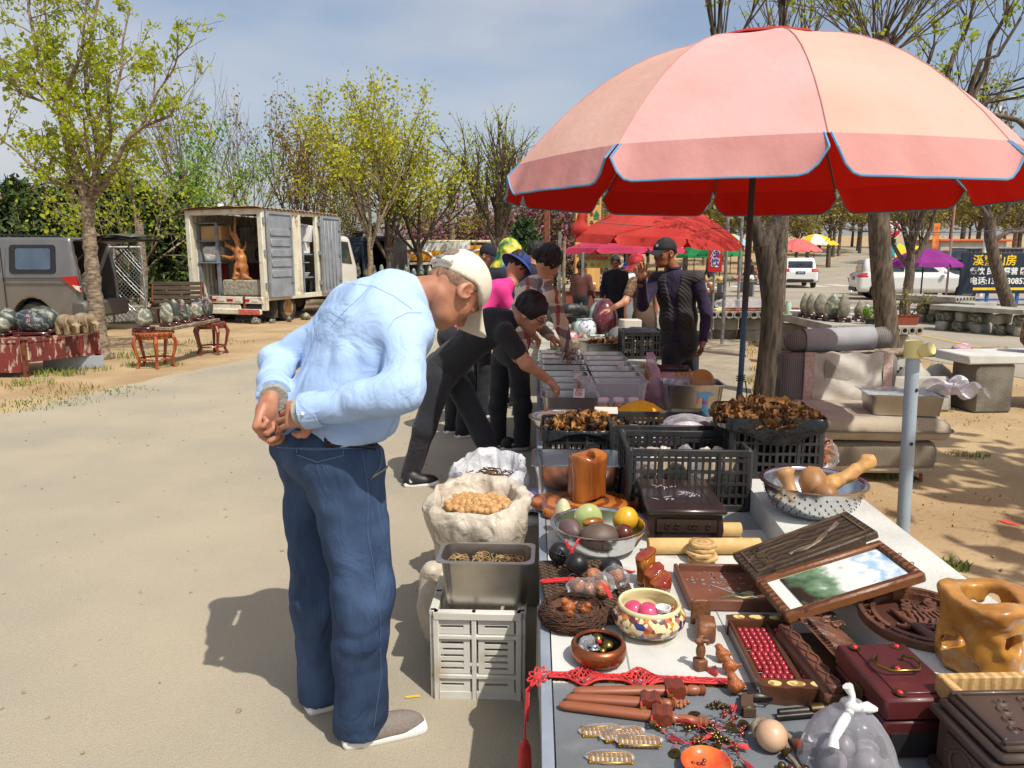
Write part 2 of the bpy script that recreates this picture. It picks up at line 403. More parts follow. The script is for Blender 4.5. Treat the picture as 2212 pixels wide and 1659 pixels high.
def gs(u,v,rad,n,h):p=G(u,v);return(p.x,p.y,rad,n,h)
obj('grass',blades([gs(1690,830,.5,500,.07),gs(1740,800,.5,350,.06),gs(1790,820,.5,350,.06),gs(1750,865,.4,300,.06),gs(2030,1228,.09,130,.05),gs(2090,985,.12,60,.04),gs(1930,1035,.1,50,.05),gs(1960,1010,.12,60,.05),gs(1650,850,.3,220,.07),gs(250,770,.5,330,.08),gs(330,790,.3,160,.06),gs(120,810,.25,160,.1),gs(170,800,.3,160,.07),gs(60,830,.25,120,.08),gs(90,870,.4,110,.04),gs(180,855,.4,130,.03),gs(230,845,.4,150,.04),gs(30,880,.4,160,.04),gs(440,740,.6,200,.05),gs(370,762,.4,150,.05),gs(1640,742,.5,200,.08),gs(1600,760,.4,150,.07),gs(2060,860,.3,120,.05),gs(1780,760,.6,200,.07),gs(470,690,1,150,.06)],3),m_grass,kind='stuff')
obj('dry_grass',blades([gs(250,690,1.2,420,.12),gs(330,690,1.0,300,.12),gs(600,680,2.0,320,.1),gs(100,840,.4,90,.08),gs(500,690,1.6,260,.1),gs(1500,545,6,300,.3),gs(1700,770,.6,120,.06),gs(2100,900,.7,160,.03),gs(2000,1100,.5,100,.02),gs(700,670,1.6,200,.1)],8),m_dry,kind='stuff')
cg=G(876,1511);one('cigarette_end',cyl(.0042,.05,n=8).t(rot=(0,R(90),R(10))),mat('cigarette',(226,160,40),(235,190,90),sc=20,ro=.7),'orange cigarette end lying on the tan asphalt','cigarette',(cg.x,cg.y,.0085))
for i,(u,v,c)in enumerate([(480,685,(220,214,200)),(420,705,(200,60,50)),(2180,1130,(205,70,60)),(1985,1205,(230,226,214)),(1470,796,(214,188,128))]):
 p=G(u,v);z=.062 if i==4 else .002
 one('scrap',ext([(-.05,-.02),(.03,-.03),(.06,.01),(.01,.03),(-.04,.02)],.003).t(sc=(1,1,1)),mat('scrap%d'%i,c,ro=.7),['white paper scrap on the dirt near the truck','red plastic scrap on the yellow dirt near the grey van','red scrap on the shaded dirt right of the stall','white scrap beside the grass tuft by the slab','dry leaf scrap lying on the concrete walk'][i],'litter',(p.x,p.y,z),i*1.1)
 # ================================================================ trees
m_bark=mat('bark_grey',(112,98,82),(66,56,46),sc=26,ro=.95,bu=1.0,st=(1,1,.25),lo=.38,hi=.62)
m_barkp=mat('bark_pale',(158,140,116),(98,84,68),sc=18,ro=.95,bu=.9,st=(.7,.7,1.6),lo=.35,hi=.62)
m_barkd=mat('bark_dark',(84,72,58),(42,36,30),sc=30,ro=.95,bu=1.0,st=(1,1,.16),lo=.38,hi=.62)
m_twig=mat('bark_twig',(130,116,98),(96,84,70),sc=10,ro=.95)
def leafm(n,a,b,tl=.35):return mat(n,a,b,sc=2.2,ro=.6,tl=tl,lo=.3,hi=.7,sp=.25)
lf_yg=leafm('leaf_yellow_green',(190,194,50),(146,164,44),.5)
lf_yel=leafm('leaf_yellow',(192,188,52),(154,162,46))
lf_br=leafm('leaf_bright_green',(140,172,66),(108,146,56))
lf_ol=leafm('leaf_olive',(160,146,82),(124,120,62))
lf_yb=leafm('leaf_yellow_brown',(164,146,66),(138,114,54))
lf_pine=mat('pine_needles',(76,92,48),(46,62,34),sc=1.3,ro=.8,sp=.2)
lf_cand=mat('pine_candles',(176,132,78),(140,100,60),sc=3,ro=.8)
lf_pink=leafm('blossom_pink',(206,138,162),(170,100,130),.3)
lf_mar=leafm('leaf_maroon',(96,74,56),(112,98,60),.2)
def limb(p0,p1,seg,wob,rr):
 p0,p1=np.array(p0),np.array(p1);d=np.linalg.norm(p1-p0);o=[p0]
 for i in range(1,seg+1):o.append(p0+(p1-p0)*i/seg+(np.array([rr.gauss(0,1),rr.gauss(0,1),rr.gauss(0,.5)])*wob*d if i<seg else 0))
 return o
class Tree:
 def __init__(s,seed):s.rr=random.Random(seed);s.tubes=[];s.tw=[]
 def path(s,pts,r0,r1,n=8):
  k=len(pts);s.tubes.append(tube(pts,[r0+(r1-r0)*(i/(k-1))**.8 for i in range(k)],n));return pts
 def grow(s,p,d,ln,r,lv,nch,ang,up,wob=.12,seg=5,tmin=.25,shrink=.62,minr=.004):
  rr=s.rr;pts=[np.array(p,float)];d=np.array(d,float);d/=np.linalg.norm(d);ds=[]
  for i in range(seg):
   d=d+np.array([rr.gauss(0,wob),rr.gauss(0,wob),rr.gauss(0,wob)+up]);d/=np.linalg.norm(d);pts.append(pts[-1]+d*ln/seg);ds.append(d)
  s.path(pts,r,max(minr*.8,r*.35),7 if lv>1 else(5 if lv==1 else 4))
  if lv<=0:s.tw.append(pts);return
  for c in range(nch[lv-1]):
   t=tmin+(1-tmin)*(c+rr.random())/nch[lv-1];i=min(seg-1,int(t*seg));q=pts[i]+(pts[i+1]-pts[i])*(t*seg-i)
   a=rr.random()*6.283;dd=ds[i];o=np.cross(dd,[math.cos(a),math.sin(a),.3]);o/=np.linalg.norm(o)+1e-9;g=ang*rr.uniform(.7,1.3)
   s.grow(q,dd*math.cos(g)+o*math.sin(g),ln*shrink*rr.uniform(.7,1.2)*(1.15-.5*t),max(minr,r*.5*(1.1-.4*t)),lv-1,nch,ang,up,wob,max(3,seg-1),tmin,shrink,minr)
  s.tw.append(pts[-2:])
 def leaves(s,n,size,jit,seed=0,droop=0.0,clump=1):
  """n leaf faces spread along the twigs, in little clumps"""
  g=np.random.default_rng(seed);tw=s.tw;k=max(1,n//clump)
  a=np.array([np.array(tw[i][j])+(np.array(tw[i][min(j+1,len(tw[i])-1)])-np.array(tw[i][j]))*f for i,f in zip(g.integers(0,len(tw),k),g.random(k))for j in[int(g.integers(0,len(tw[i])))]])
  c=np.repeat(a,clump,0)+g.normal(0,jit,(k*clump,3));return leafcloud(c,size,g,droop)
def leafcloud(c,size,g,droop=0.0):
 n=len(c);d=g.normal(size=(n,3));d[:,2]-=droop;d/=np.linalg.norm(d,axis=1)[:,None]
 e=np.cross(d,g.normal(size=(n,3)));e/=np.linalg.norm(e,axis=1)[:,None]+1e-9
 s_=size*g.uniform(.6,1.3,n)[:,None];v=np.stack([c-d*s_*.2,c+d*s_*.45+e*s_*.42,c+d*s_,c+d*s_*.45-e*s_*.42],1).reshape(-1,3)
 return M(v,[tuple(x)for x in np.arange(n*4).reshape(-1,4).tolist()])
def tree_obj(name,label,T,base,bark,leaf=None,leafm_=None,group=None,extra=None):
 b=Vector(base);o=thing(name,label,'tree',b,0,group);sh=np.array(b)
 obj('trunk',join(T.tubes).fn(lambda q:q-sh),bark,o,smooth=60)
 if leaf is not None:obj('crown',leaf.fn(lambda q:q-sh),leafm_,o,smooth=None,kind='stuff')
 for(nm,m,mt_)in(extra or[]):obj(nm,m.fn(lambda q:q-sh),mt_,o,smooth=None,kind='stuff')
 return o
T=Tree(11);YB=11.4;trr=random.Random(2)
def LP(*uv,y=YB,dy=0.0):return[np.array(A(u,v,y+dy*i/max(1,len(uv)-1)))for i,(u,v)in enumerate(uv)]
tr_=LP((222,778),(213,720),(206,650),(199,580),(193,510),(190,450))
tr_[0][2]=0.0
nt_=26;tp=[np.array([np.interp(i/nt_*5,range(6),[p[k]for p in tr_])for k in range(3)])for i in range(nt_+1)]
rad=[(.125-.04*i/nt_)*(1+.10*math.sin(i*2.4)+.05*math.sin(i*5.1))for i in range(nt_+1)];rad[0]=.175;rad[1]=.145
T.tubes.append(tube(tp,rad,12))
limbs=[(LP((190,455),(178,400),(162,355),(147,312),(135,250),(127,217),dy=-.2),.085,.06),(LP((127,217),(112,175),(82,120),(72,72),(62,20),(60,-40),dy=.3),.045,.015),(LP((127,217),(140,195),(160,155),(175,120),(180,75),(190,-30),dy=-.4),.04,.012),(LP((127,217),(110,207),(92,190),(50,152),(12,130),dy=.5),.03,.012),(LP((130,250),(100,222),(50,205),(15,172),dy=-.6),.028,.01),(LP((120,200),(108,140),(100,60),(95,-30),dy=.7),.03,.01),(LP((190,455),(200,405),(215,350),(205,275),(190,237),(185,150),(200,60),(215,-20),dy=.5),.075,.02),(LP((205,275),(217,245),(250,200),(262,150),(265,90),(280,20),dy=.2),.035,.01),(LP((197,440),(232,385),(275,300),(312,272),(370,250),(382,215),dy=-.5),.05,.012),(LP((300,285),(340,200),(375,150),(385,120),dy=-.3),.022,.008),(LP((190,450),(175,405),(120,395),(75,367),(37,327),(0,300),dy=-.5),.045,.012),(LP((185,430),(140,360),(100,330),(90,280),dy=.9),.025,.008),(LP((215,350),(240,300),(235,230),(228,150),dy=-.8),.03,.01),(LP((200,400),(250,370),(290,340),(300,310),dy=.8),.028,.009),(LP((190,440),(205,380),(185,300),(180,250),dy=-1.0),.03,.01)]
for pts,r0,r1 in limbs:
 T.path(pts,r0,r1,7)
 for i in range(1,len(pts)):
  for c in range(2):
   q=pts[i-1]+(pts[i]-pts[i-1])*trr.random();d=(pts[i]-pts[i-1]);d=d/np.linalg.norm(d)
   o=np.array([trr.gauss(0,1),trr.gauss(0,1),trr.gauss(.3,.6)]);T.grow(q,d*.7+o*.6,trr.uniform(.45,.8),.011,1,[4],.7,.06,.15,4)
 T.tw.append(pts[-2:])
tree_obj('maple_tree','tall tree with fresh yellow green leaves beside the red metal bench',T,(tr_[0][0],tr_[0][1],0),m_barkp,T.leaves(9500,.056,.045,4,.3,10),lf_yg)
def gtree(name,label,u,y,top_v,seed,bark,leafmat=None,nleaf=0,lsize=.1,jit=.15,nch=(5,5,6),ang=.6,up=.05,clear=.3,r=.1,lean=(0,0),lv=3,shrink=.6,group=None,wob=.1,clump=5,vbase=None,extra=None,droop=0.):
 p=A(u,556,y);b=np.array([p.x,y,GR(p.x,y)]);top=A(u,top_v,y).z;h=top-b[2];T=Tree(seed);rr=T.rr
 tl_=h*clear;k=6;tp=[b+np.array([lean[0]*tl_*i/k+rr.gauss(0,.015)*tl_*(i>0),lean[1]*tl_*i/k,tl_*i/k])for i in range(k+1)]
 T.path(tp,r,r*.75,9);n0=nch[-1]
 for c in range(n0):
  a=6.283*(c+rr.random()*.6)/n0;g=ang*rr.uniform(.5,1.2);q=tp[-1]-np.array([0,0,tl_*.25*rr.random()])
  T.grow(q,(math.cos(a)*math.sin(g),math.sin(a)*math.sin(g),math.cos(g)),(h-tl_)*rr.uniform(.75,1.05)/(1.0 if up>=0 else .8),r*.45,lv-1,list(nch[:-1]),ang,up,wob,5,.2,shrink)
 T.grow(tp[-1],(lean[0]*.5,0,1),(h-tl_),r*.6,lv-1,list(nch[:-1]),ang,up,wob*.7,6,.1,shrink)
 lv_=T.leaves(nleaf,lsize,jit,seed,droop,clump)if nleaf else None
 ex=[(nm,T.leaves(nn,ls,jj,seed+3,0,4),mt_)for(nm,nn,ls,jj,mt_)in(extra or[])]
 return tree_obj(name,label,T,b,bark,lv_,leafmat,group,ex)
gtree('bare_tree','tall leafless grey tree behind the pines left of the truck',425,27,215,21,m_twig,nch=(5,6,7),ang=.42,up=.09,clear=.28,r=.085)
gtree('bare_tree','leafless tree rising behind the truck roof',545,30,285,22,m_twig,nch=(6,6,7),ang=.5,up=.08,clear=.36,r=.085)
gtree('willow_tree','bright green young willow behind the truck corner',440,26,325,23,m_bark,lf_br,3600,.11,.2,ang=.6,clear=.25)
gtree('poplar_tree','yellow brown budding tree with upright shoots behind the truck',660,27,300,24,m_bark,lf_yb,4200,.09,.14,nch=(5,6,9),ang=.38,up=.12,clear=.2)
gtree('poplar_tree','sparse brownish budding tree beside the yellow green trees',735,29,370,25,m_bark,lf_yb,1700,.09,.18,ang=.5,up=.07,clear=.3)
gtree('leafy_tree','yellow green tree with a slanting pale trunk beside the truck cab',790,22,262,26,m_barkp,lf_yel,4500,.085,.13,nch=(5,5,6),ang=.5,up=.06,clear=.4,r=.1,lean=(.06,0))
gtree('leafy_tree','yellow green tree with thick trunk by the dark blue container',838,23.5,275,27,m_bark,lf_yel,4200,.085,.15,nch=(5,5,6),ang=.55,up=.05,clear=.36,r=.14)
gtree('leafy_tree','yellow green tree with dark trunk before the yellow kiosk',905,24,315,28,m_barkd,lf_yel,4200,.085,.16,nch=(5,5,6),ang=.65,up=.03,clear=.38,r=.11)
gtree('pollard_tree','pollarded grey tree with upright budding shoots before the pink blossom',1082,24,300,29,m_bark,lf_yg,1100,.07,.08,nch=(5,7,9),ang=.45,up=.09,clear=.42,r=.17,clump=3)
gtree('ash_tree','light green leafy tree between the tall tree and the truck',300,20,330,30,m_barkp,lf_yg,2400,.09,.2,ang=.8,up=.0,clear=.3,r=.09)
for i,(u,y,tv,n)in enumerate([(930,33,465,1500),(1000,32,450,2000),(1110,33,440,1500),(1185,33,445,1400),(1245,35,455,900)]):
 gtree('cherry_tree',['pink blossom shrub above the yellow kiosk roof','dense pink cherry tree behind the grey pollard','maroon leaved cherry tree with pink blossom near the dark conifer','cherry tree with scattered pink blossom left of the wooden sign boards','thin cherry tree half behind the wooden sign boards'][i],u,y,tv,40+i,m_barkd,lf_mar,3600,.12,.3,nch=(5,5,7),ang=.9,up=.02,clear=.12,r=.1,group=None,extra=[('blossom',n,.12,.22,lf_pink)])
def pine(name,label,u,y,tv,w_,seed,mt_=lf_pine,cand=True,n=4200,group=None):
 p=A(u,556,y);b=np.array([p.x,y,0]);h=A(u,tv,y).z;T=Tree(seed);rr=T.rr;T.path([b,b+(0,0,h*.5),b+(0,0,h*.96)],.09,.02,7);tips=[]
 for k in range(34):
  z=h*(.06+.9*(k/33));ln=w_*(1-(k/33)**1.6)*rr.uniform(.75,1.1)+.15;a=k*2.4+rr.random()
  pts=[b+np.array([math.cos(a)*ln*t,math.sin(a)*ln*t,z+ln*.28*t*t])for t in(0,.4,.7,1)];T.path(pts,.022,.006,4);T.tw+=[pts[1:],pts[2:]];tips.append(pts[-1])
  for j in range(3):
   q=pts[2];e=q+np.array([rr.gauss(0,.3),rr.gauss(0,.3),.25+.2*rr.random()])*min(1,ln);T.path([q,e],.01,.005,3);T.tw.append([q,e]);tips.append(e)
 g=np.random.default_rng(seed);c=np.array([np.array(t[0])+(np.array(t[-1])-np.array(t[0]))*f for t,f in zip([T.tw[i]for i in g.integers(0,len(T.tw),n)],g.random(n))])+g.normal(0,.13,(n,3))
 d=g.normal(size=(n,3))+(0,0,.7);d/=np.linalg.norm(d,axis=1)[:,None];e=np.cross(d,g.normal(size=(n,3)));e/=np.linalg.norm(e,axis=1)[:,None]
 s_=.2*g.uniform(.6,1.2,n)[:,None];v=np.stack([c-e*.05,c+e*.05,c+d*s_+e*.015,c+d*s_-e*.015],1).reshape(-1,3);leaf=M(v,[tuple(x)for x in np.arange(n*4).reshape(-1,4).tolist()])
 ex=[]
 if cand:ex=[('candles',join([tube([t,np.array(t)+(0,0,rr.uniform(.12,.3))],[.018,.008],4)for t in tips if rr.random()<.5]),lf_cand)]
 o=thing(name,label,'tree',b,0,group);sh=b
 obj('trunk',join(T.tubes).fn(lambda q:q-sh),m_barkd,o,smooth=60);obj('crown',leaf.fn(lambda q:q-sh),mt_,o,smooth=None,kind='stuff')
 for nm,m,mm in ex:obj(nm,m.fn(lambda q:q-sh),mm,o,smooth=None,kind='stuff')
for i,(u,y,tv,w_)in enumerate([(-40,21,385,1.7),(55,22,398,1.6),(115,21,415,1.5),(265,22,380,1.7),(330,21,420,1.5),(395,22,440,1.4),(180,24,390,1.6)]):
 pine('pine_tree','dark green pine with tan candles in the row behind the grey van',u,y,tv,w_,60+i,group='pines behind the van')
pine('conifer','small dark green conifer in front of the pink blossom',1132,29,480,.75,71,mat('conifer_green',(58,84,32),(38,58,26),sc=2,ro=.8),False,3600)
for i,(u,y,tv)in enumerate([(1030,36,500),(900,38,510),(1200,36,470)]):pine('pine_tree','dark pine filling the gap behind the pink blossom',u,y,tv,2.4,75+i,group='pines behind the blossom')
T=Tree(81);b=G(1652,862);b0=np.array(b)
def RP(*uv,y=8.2,dy=0):return[np.array(A(u,v,y+dy*i/max(1,len(uv)-1)))for i,(u,v)in enumerate(uv)]
st=RP((1652,862),(1659,790),(1666,720),(1668,650),(1660,590),(1650,530),y=b.y);st[0][2]=0
T.path([st[0],(st[0]+st[1])/2]+st[1:],.135,.105,12)
for q,r0 in((RP((1652,545),(1636,500),(1615,450),(1600,380),(1580,280),(1560,160),(1540,60),y=b.y,dy=.3),.09),(RP((1652,545),(1668,500),(1690,455),(1697,380),(1700,250),(1690,120),(1690,20),y=b.y,dy=.6),.095)):
 T.path(q,r0,.035,9)
 for _ in range(12):T.grow(q[-1]-(q[-1]-q[-2])*T.rr.random(),(T.rr.gauss(0,.25),T.rr.gauss(0,.25),1),T.rr.uniform(1.2,2.0),.014,1,[4],.3,.08,.05,5)
tree_obj('pollard_tree','forked dark trunk beside the blue umbrella pole',T,b,m_barkd,T.leaves(240,.06,.03,5,0,2),lf_yg)
T=Tree(82);b=G(1680,700);q=RP((1680,700),(1684,620),(1688,540),(1692,470),(1692,380),(1694,250),y=b.y);q[0][2]=0;T.path(q,.15,.12,12)
for k in range(14):T.grow(q[-1],(T.rr.gauss(0,.4),T.rr.gauss(0,.4),1),2.4,.04,1,[5],.4,.06)
tree_obj('pollard_tree','straight grey trunk tied with wire right behind the forked trunk',T,b,m_bark,T.leaves(300,.07,.05,5,0,3),lf_yg)
T=Tree(83);b=G(1923,808);q=RP((1923,808),(1915,700),(1906,600),(1900,520),(1897,430),(1900,300),(1902,180),(1900,95),y=b.y);q[0][2]=0;T.path(q,.15,.12,14)
hd=q[-1];T.tubes.append(ico(.15,10,8).t(hd-(0,0,.08),(0,0,0),(1,1,1.5)))
for k in range(40):
 a=k*2.4;g=.25+.95*T.rr.random();T.grow(hd+np.array([math.cos(a)*.09,math.sin(a)*.09,T.rr.uniform(-.2,.1)]),(math.cos(a)*math.sin(g),math.sin(a)*math.sin(g),math.cos(g)),T.rr.uniform(.9,1.9),.014,1,[4],.5,.05,.08,5)
tree_obj('pollard_tree','thick furrowed trunk with a burst of bare shoots above the pink umbrella',T,b,m_bark,T.leaves(800,.06,.03,6,0,4),lf_yg)
gtree('pollard_tree','bare spreading tree beside the purple umbrella and white car',1967,20,330,84,m_bark,lf_ol,700,.08,.1,nch=(4,5,7),ang=.6,up=.05,clear=.38,r=.15,clump=3)
T=Tree(85);b=G(2182,668);q=RP((2182,668),(2165,620),(2148,560),(2138,510),(2140,470),y=b.y);q[0][2]=0;T.path(q,.2,.15,10)
for pts in(RP((2140,480),(2115,440),(2100,400),(2095,330),y=b.y),RP((2140,475),(2130,420),(2125,350),(2110,280),y=b.y,dy=.5),RP((2140,490),(2175,455),(2190,410),(2200,330),y=b.y,dy=-.5),RP((2145,520),(2180,500),(2230,500),y=b.y)):
 T.path(pts,.09,.04,8)
 for k in range(9):T.grow(pts[-1]-(pts[-1]-pts[-2])*T.rr.random(),(T.rr.gauss(0,.5),T.rr.gauss(0,.4),.8),T.rr.uniform(.9,2.0),.03,1,[4],.5,.05)
tree_obj('pollard_tree','leaning grey tree in front of the blue lettered sign',T,b,m_bark,T.leaves(700,.08,.06,8,0,4),lf_ol)
T=Tree(86);Y6=11.0;b=np.array([A(2290,556,Y6).x,Y6,0]);q=[b,b+(-.05,0,1.6),b+(-.1,0,3)];T.path(q,.17,.14,10)
for pts in(RP((2280,330),(2190,300),(2120,250),(2080,235),(2060,210),y=Y6),RP((2280,330),(2200,260),(2110,240),(2080,235),y=Y6),RP((2085,238),(2130,150),(2140,90),(2175,30),(2180,-40),y=Y6),RP((2085,238),(2100,180),(2120,130),(2155,120),(2205,40),y=Y6,dy=-.3),RP((2075,225),(2040,190),(2060,120),(2090,60),(2110,-20),y=Y6,dy=.4),RP((2060,210),(2010,190),(2000,150),(2020,90),y=Y6)):
 T.path(pts,.05,.018,7)
 for k in range(6):T.grow(pts[-1]-(pts[-1]-pts[-2])*T.rr.random()*1.5,(T.rr.gauss(0,.6),T.rr.gauss(0,.4),1),T.rr.uniform(.5,1.1),.011,1,[3],.5,.05)
tree_obj('pollard_tree','budding bare limbs reaching over the umbrella below the cables',T,b,m_bark,T.leaves(700,.06,.03,9,0,5),lf_yg)
T=Tree(87);b=np.array([5.6,2.0,0]);T.path([b,b+(0,0,1.5),b+(.1,.1,3)],.2,.16,10)
for k in range(9):T.grow(b+(.1,.1,3),(math.cos(k*.7),math.sin(k*.7),.9),1.9,.06,2,[4,4],.7,.02)
tree_obj('leafy_tree','tree standing beside the dirt, shading the ground right of the stall',T,b,m_bark,T.leaves(700,.26,.3,5,0,4),lf_yg)
gr=random.Random(9);protos=[]
for i in range(3):
 T=Tree(90+i);b=np.zeros(3);T.path([b,b+(0.05,0,1.6),b+(0,0,3.0)],.17,.12,7)
 for k in range(8):a=k*.8;T.grow(b+(0,0,2.2+.1*k),(math.cos(a)*.8,math.sin(a)*.8,.8),2.6,.06,2,[3,4],.55,.06,.1,4)
 T.grow(b+(0,0,3),(0,0,1),3.4,.08,2,[4,5],.5,.05,.1,4)
 protos.append((join(T.tubes),T.leaves(3000,.2,.34,90+i,0,3)))
pm=[]
for(tb,lv_)in protos:pm.append((mesh('grove_trunk',tb,60),mesh('grove_crown',lv_,None)))
pm[0][0].materials.append(m_bark);pm[1][0].materials.append(m_bark);pm[2][0].materials.append(m_barkp)
for a_,b_ in pm:b_.materials.append(lf_ol)
spots=[(1440,62),(1480,58),(1530,60),(1560,75),(1600,56),(1640,70),(1690,90),(1720,62),(1745,78),(1768,100),(1790,66),(1812,84),(1838,110),(1856,90),(1880,120),(1400,70),(1360,66),(1310,70),(1500,90),(1580,100),(1660,115),(1960,120),(2000,100),(2050,85),(2090,110),(2130,78),(2165,95),(2200,70),(2230,60),(2020,130),(1930,105),(2110,62),(1280,80),(1260,62),(2260,90)]+[(1300+37*k+17*(k%3),70+13*(k*7%6))for k in range(26)]
for i,(u,y)in enumerate(spots):
 p=A(u,556,y);o=thing('grove_tree','olive leaved tree in the grove along the far road','tree',(p.x,y,GR(p.x,y)-.05),gr.random()*6,'grove trees along the far road');s_=gr.uniform(.8,1.25)*(1.1 if y<95 else 1.35);o.scale=(s_,s_,s_)
 k=i%3;obj('trunk',pm[k][0],None,o);obj('crown',pm[k][1],None,o,kind='stuff')
 # ================================================================ stones, stands and the left side
def swirl(name,dark,mid,light,sc=2.4,dist=11):
 m,n,l,b=nodes(name);MT[name]=m
 t=n.new('ShaderNodeTexCoord');oi=n.new('ShaderNodeObjectInfo');ad=n.new('ShaderNodeVectorMath');ad.operation='ADD';l.new(t.outputs['Object'],ad.inputs[0])
 ml=n.new('ShaderNodeVectorMath');ml.operation='SCALE';ml.inputs[0].default_value=(7,3,5);l.new(oi.outputs['Random'],ml.inputs['Scale']);l.new(ml.outputs[0],ad.inputs[1])
 wv=n.new('ShaderNodeTexWave');wv.inputs['Scale'].default_value=sc;wv.inputs['Distortion'].default_value=dist;wv.inputs['Detail'].default_value=4;wv.inputs['Detail Scale'].default_value=2.4;wv.bands_direction='DIAGONAL'
 l.new(ad.outputs[0],wv.inputs[0]);rp=n.new('ShaderNodeValToRGB');e=rp.color_ramp.elements;e[0].color=(*lin(dark),1);e[0].position=.3;e[1].color=(*lin(light),1);e[1].position=1.0
 q=e.new(.82);q.color=(*lin(mid),1);l.new(wv.outputs['Fac'],rp.inputs[0]);nz_=n.new('ShaderNodeTexNoise');nz_.inputs['Scale'].default_value=30;l.new(ad.outputs[0],nz_.inputs[0])
 mx_=n.new('ShaderNodeMixRGB');mx_.blend_type='MULTIPLY';mx_.inputs[0].default_value=.5;l.new(rp.outputs[0],mx_.inputs[1]);l.new(nz_.outputs[0],mx_.inputs[2]);l.new(mx_.outputs[0],b.inputs['Base Color'])
 b.inputs['Roughness'].default_value=.45;bn=n.new('ShaderNodeBump');bn.inputs['Strength'].default_value=.4;bn.inputs['Distance'].default_value=.01;l.new(nz_.outputs[0],bn.inputs['Height']);l.new(bn.outputs[0],b.inputs['Normal']);return m
m_st=swirl('stone_green',(66,76,68),(96,104,92),(164,162,138));m_std=swirl('stone_dark',(48,56,60),(64,73,76),(136,141,134),4)
m_stl=swirl('stone_pale',(118,122,106),(160,158,136),(204,198,170));m_stg=swirl('stone_grey',(92,92,82),(136,132,112),(176,168,138),4)
m_stand=mat('lacquer_red_brown',(92,30,26),(62,20,18),sc=9,ro=.25,co=.4)
m_standd=mat('lacquer_dark',(70,26,24),(44,18,18),sc=9,ro=.25,co=.4)
m_wood_or=mat('wood_orange',(168,84,34),(128,58,24),ro=.3,co=.35,wave=('BANDS',6,5,1.5,'X'),st=(1,1,.2))
m_wood_red=mat('wood_red',(128,48,28),(92,32,20),ro=.35,co=.3,wave=('BANDS',6,5,1.5,'X'),st=(1,1,.2))
m_wood_old=mat('wood_weathered',(150,134,110),(104,90,72),ro=.85,bu=.5,wave=('BANDS',9,6,2,'Y'),st=(.3,1,1))
m_paintmark=mat('painted_mark',(214,92,120),(230,190,200),sc=60,ro=.6,lo=.45,hi=.55)
m_conc=mat('concrete',(176,172,160),(146,142,130),sc=4,ro=.9,bu=.4,bs=55,c3=(100,97,90),sc3=90,lo3=.6,hi3=.72,a3=.5,sp=.2)
m_concw=mat('concrete_pale',(204,203,196),(182,180,172),sc=3,ro=.85,bu=.35,bs=70,c3=(120,118,112),sc3=130,lo3=.6,hi3=.72,a3=.45,sp=.25)
m_concd=mat('concrete_dark',(128,122,110),(96,92,82),sc=4,ro=.9,bu=.5,bs=45,sp=.2)
def rock(w_,d_,h_,seed=0,amp=.12,taper=.35,lean=0.0,n=22,m_=14,shape=None):
 s=ico(1,n,m_)
 def g(q):
  nz_=fbm(q*.9+seed*3.7,1.0,seed,3);r=1+amp*nz_;q=q*r[:,None];z=(q[:,2]+1)/2;k=1-taper*np.clip(z,0,1)**2
  x=q[:,0]*k*w_/2+lean*z*h_;y=q[:,1]*k*d_/2;zz=np.clip(z,.07,2)-.07;return np.stack([x,y,zz*h_/.93],1)
 return s.fn(g)
def stand_m(w_,d_,h_):
 ms=[box(w_,d_,h_*.45,(0,0,h_*.78),min(.012,h_*.2)),box(w_*.92,d_*.92,h_*.3,(0,0,h_*.5))]
 for sx in(-1,1):
  for sy in(-1,1):ms.append(box(w_*.2,d_*.25,h_*.52,(sx*w_*.4,sy*d_*.37,h_*.26),.004))
 return join(ms)
def stone_on(x,y,z,w_,h_,label,seed=0,mt_=None,sd=None,sh=.05,d_=None,amp=.12,taper=.35,lean=0,rot=0.,marks=0,stand=True,std=None,cat='stone',group=None):
 d_=d_ or w_*.6;sd=sd or w_*.95
 if stand:
  one('stone_stand',stand_m(sd,d_*.95,sh),std or m_stand,'stand under the '+label,'stand',(x,y,z),rot,group and group+' (stands)')
  z+=sh*.93
 o=thing('display_stone',label,cat,(x,y,z),rot,group)
 rk=rock(w_,d_,h_,seed,amp,taper,lean);obj('rock',rk,mt_ or m_st,o,smooth=70)
 for k in range(marks):
  zz=h_*(.75-.2*k);fv=rk.v[(np.abs(rk.v[:,2]-zz)<h_*.12)&(np.abs(rk.v[:,0]-lean*zz-w_*.1)<w_*.3)]
  yy=fv[:,1].min()if len(fv)else-d_/2
  obj('painted_character',text('寿石山福'[k%4],h_*.17,.002).t((w_*.1+lean*zz,yy-.003,zz),(R(90),0,0)),m_paintmark,o)
 return o
m_redst=mat('red_steel',(124,46,40),(96,38,34),sc=6,ro=.7,c3=(186,170,150),sc3=16,lo3=.55,hi3=.62,a3=.8,st=(1,1,.35),bu=.2)
m_rust=mat('rusty_steel',(124,66,38),(84,48,32),sc=12,ro=.85,bu=.3)
bt=thing('steel_bench','low bench of flaking red steel plates carrying big stones','bench',(-6.37,9.55,0));sdv=Vector((.42,.9,0));sdl=1.02
obj('top',ext([(-2.0,0),(0.02,0),(.45,.93),(-1.6,1.25)],.02).t((0,0,.49)),m_redst,bt)
obj('front_plate',join([box(1.92,.02,.40,(-1.0,0.0,.28))]+[box(.03,.03,.40,(x,-.01,.28))for x in(-1.0,-.52,-.03)]+[box(1.95,.035,.03,(-1.0,-.008,z))for z in(.475,.085)]),m_redst,bt)
sp_=[box(.95,.02,.27,(.5,0,.345))]+[box(.014,.03,.27,(x,0,.345))for x in(.2,.37,.54,.7)]+[box(1.0,.04,.03,(.5,0,.47)),box(1.0,.04,.03,(.5,0,.21))]
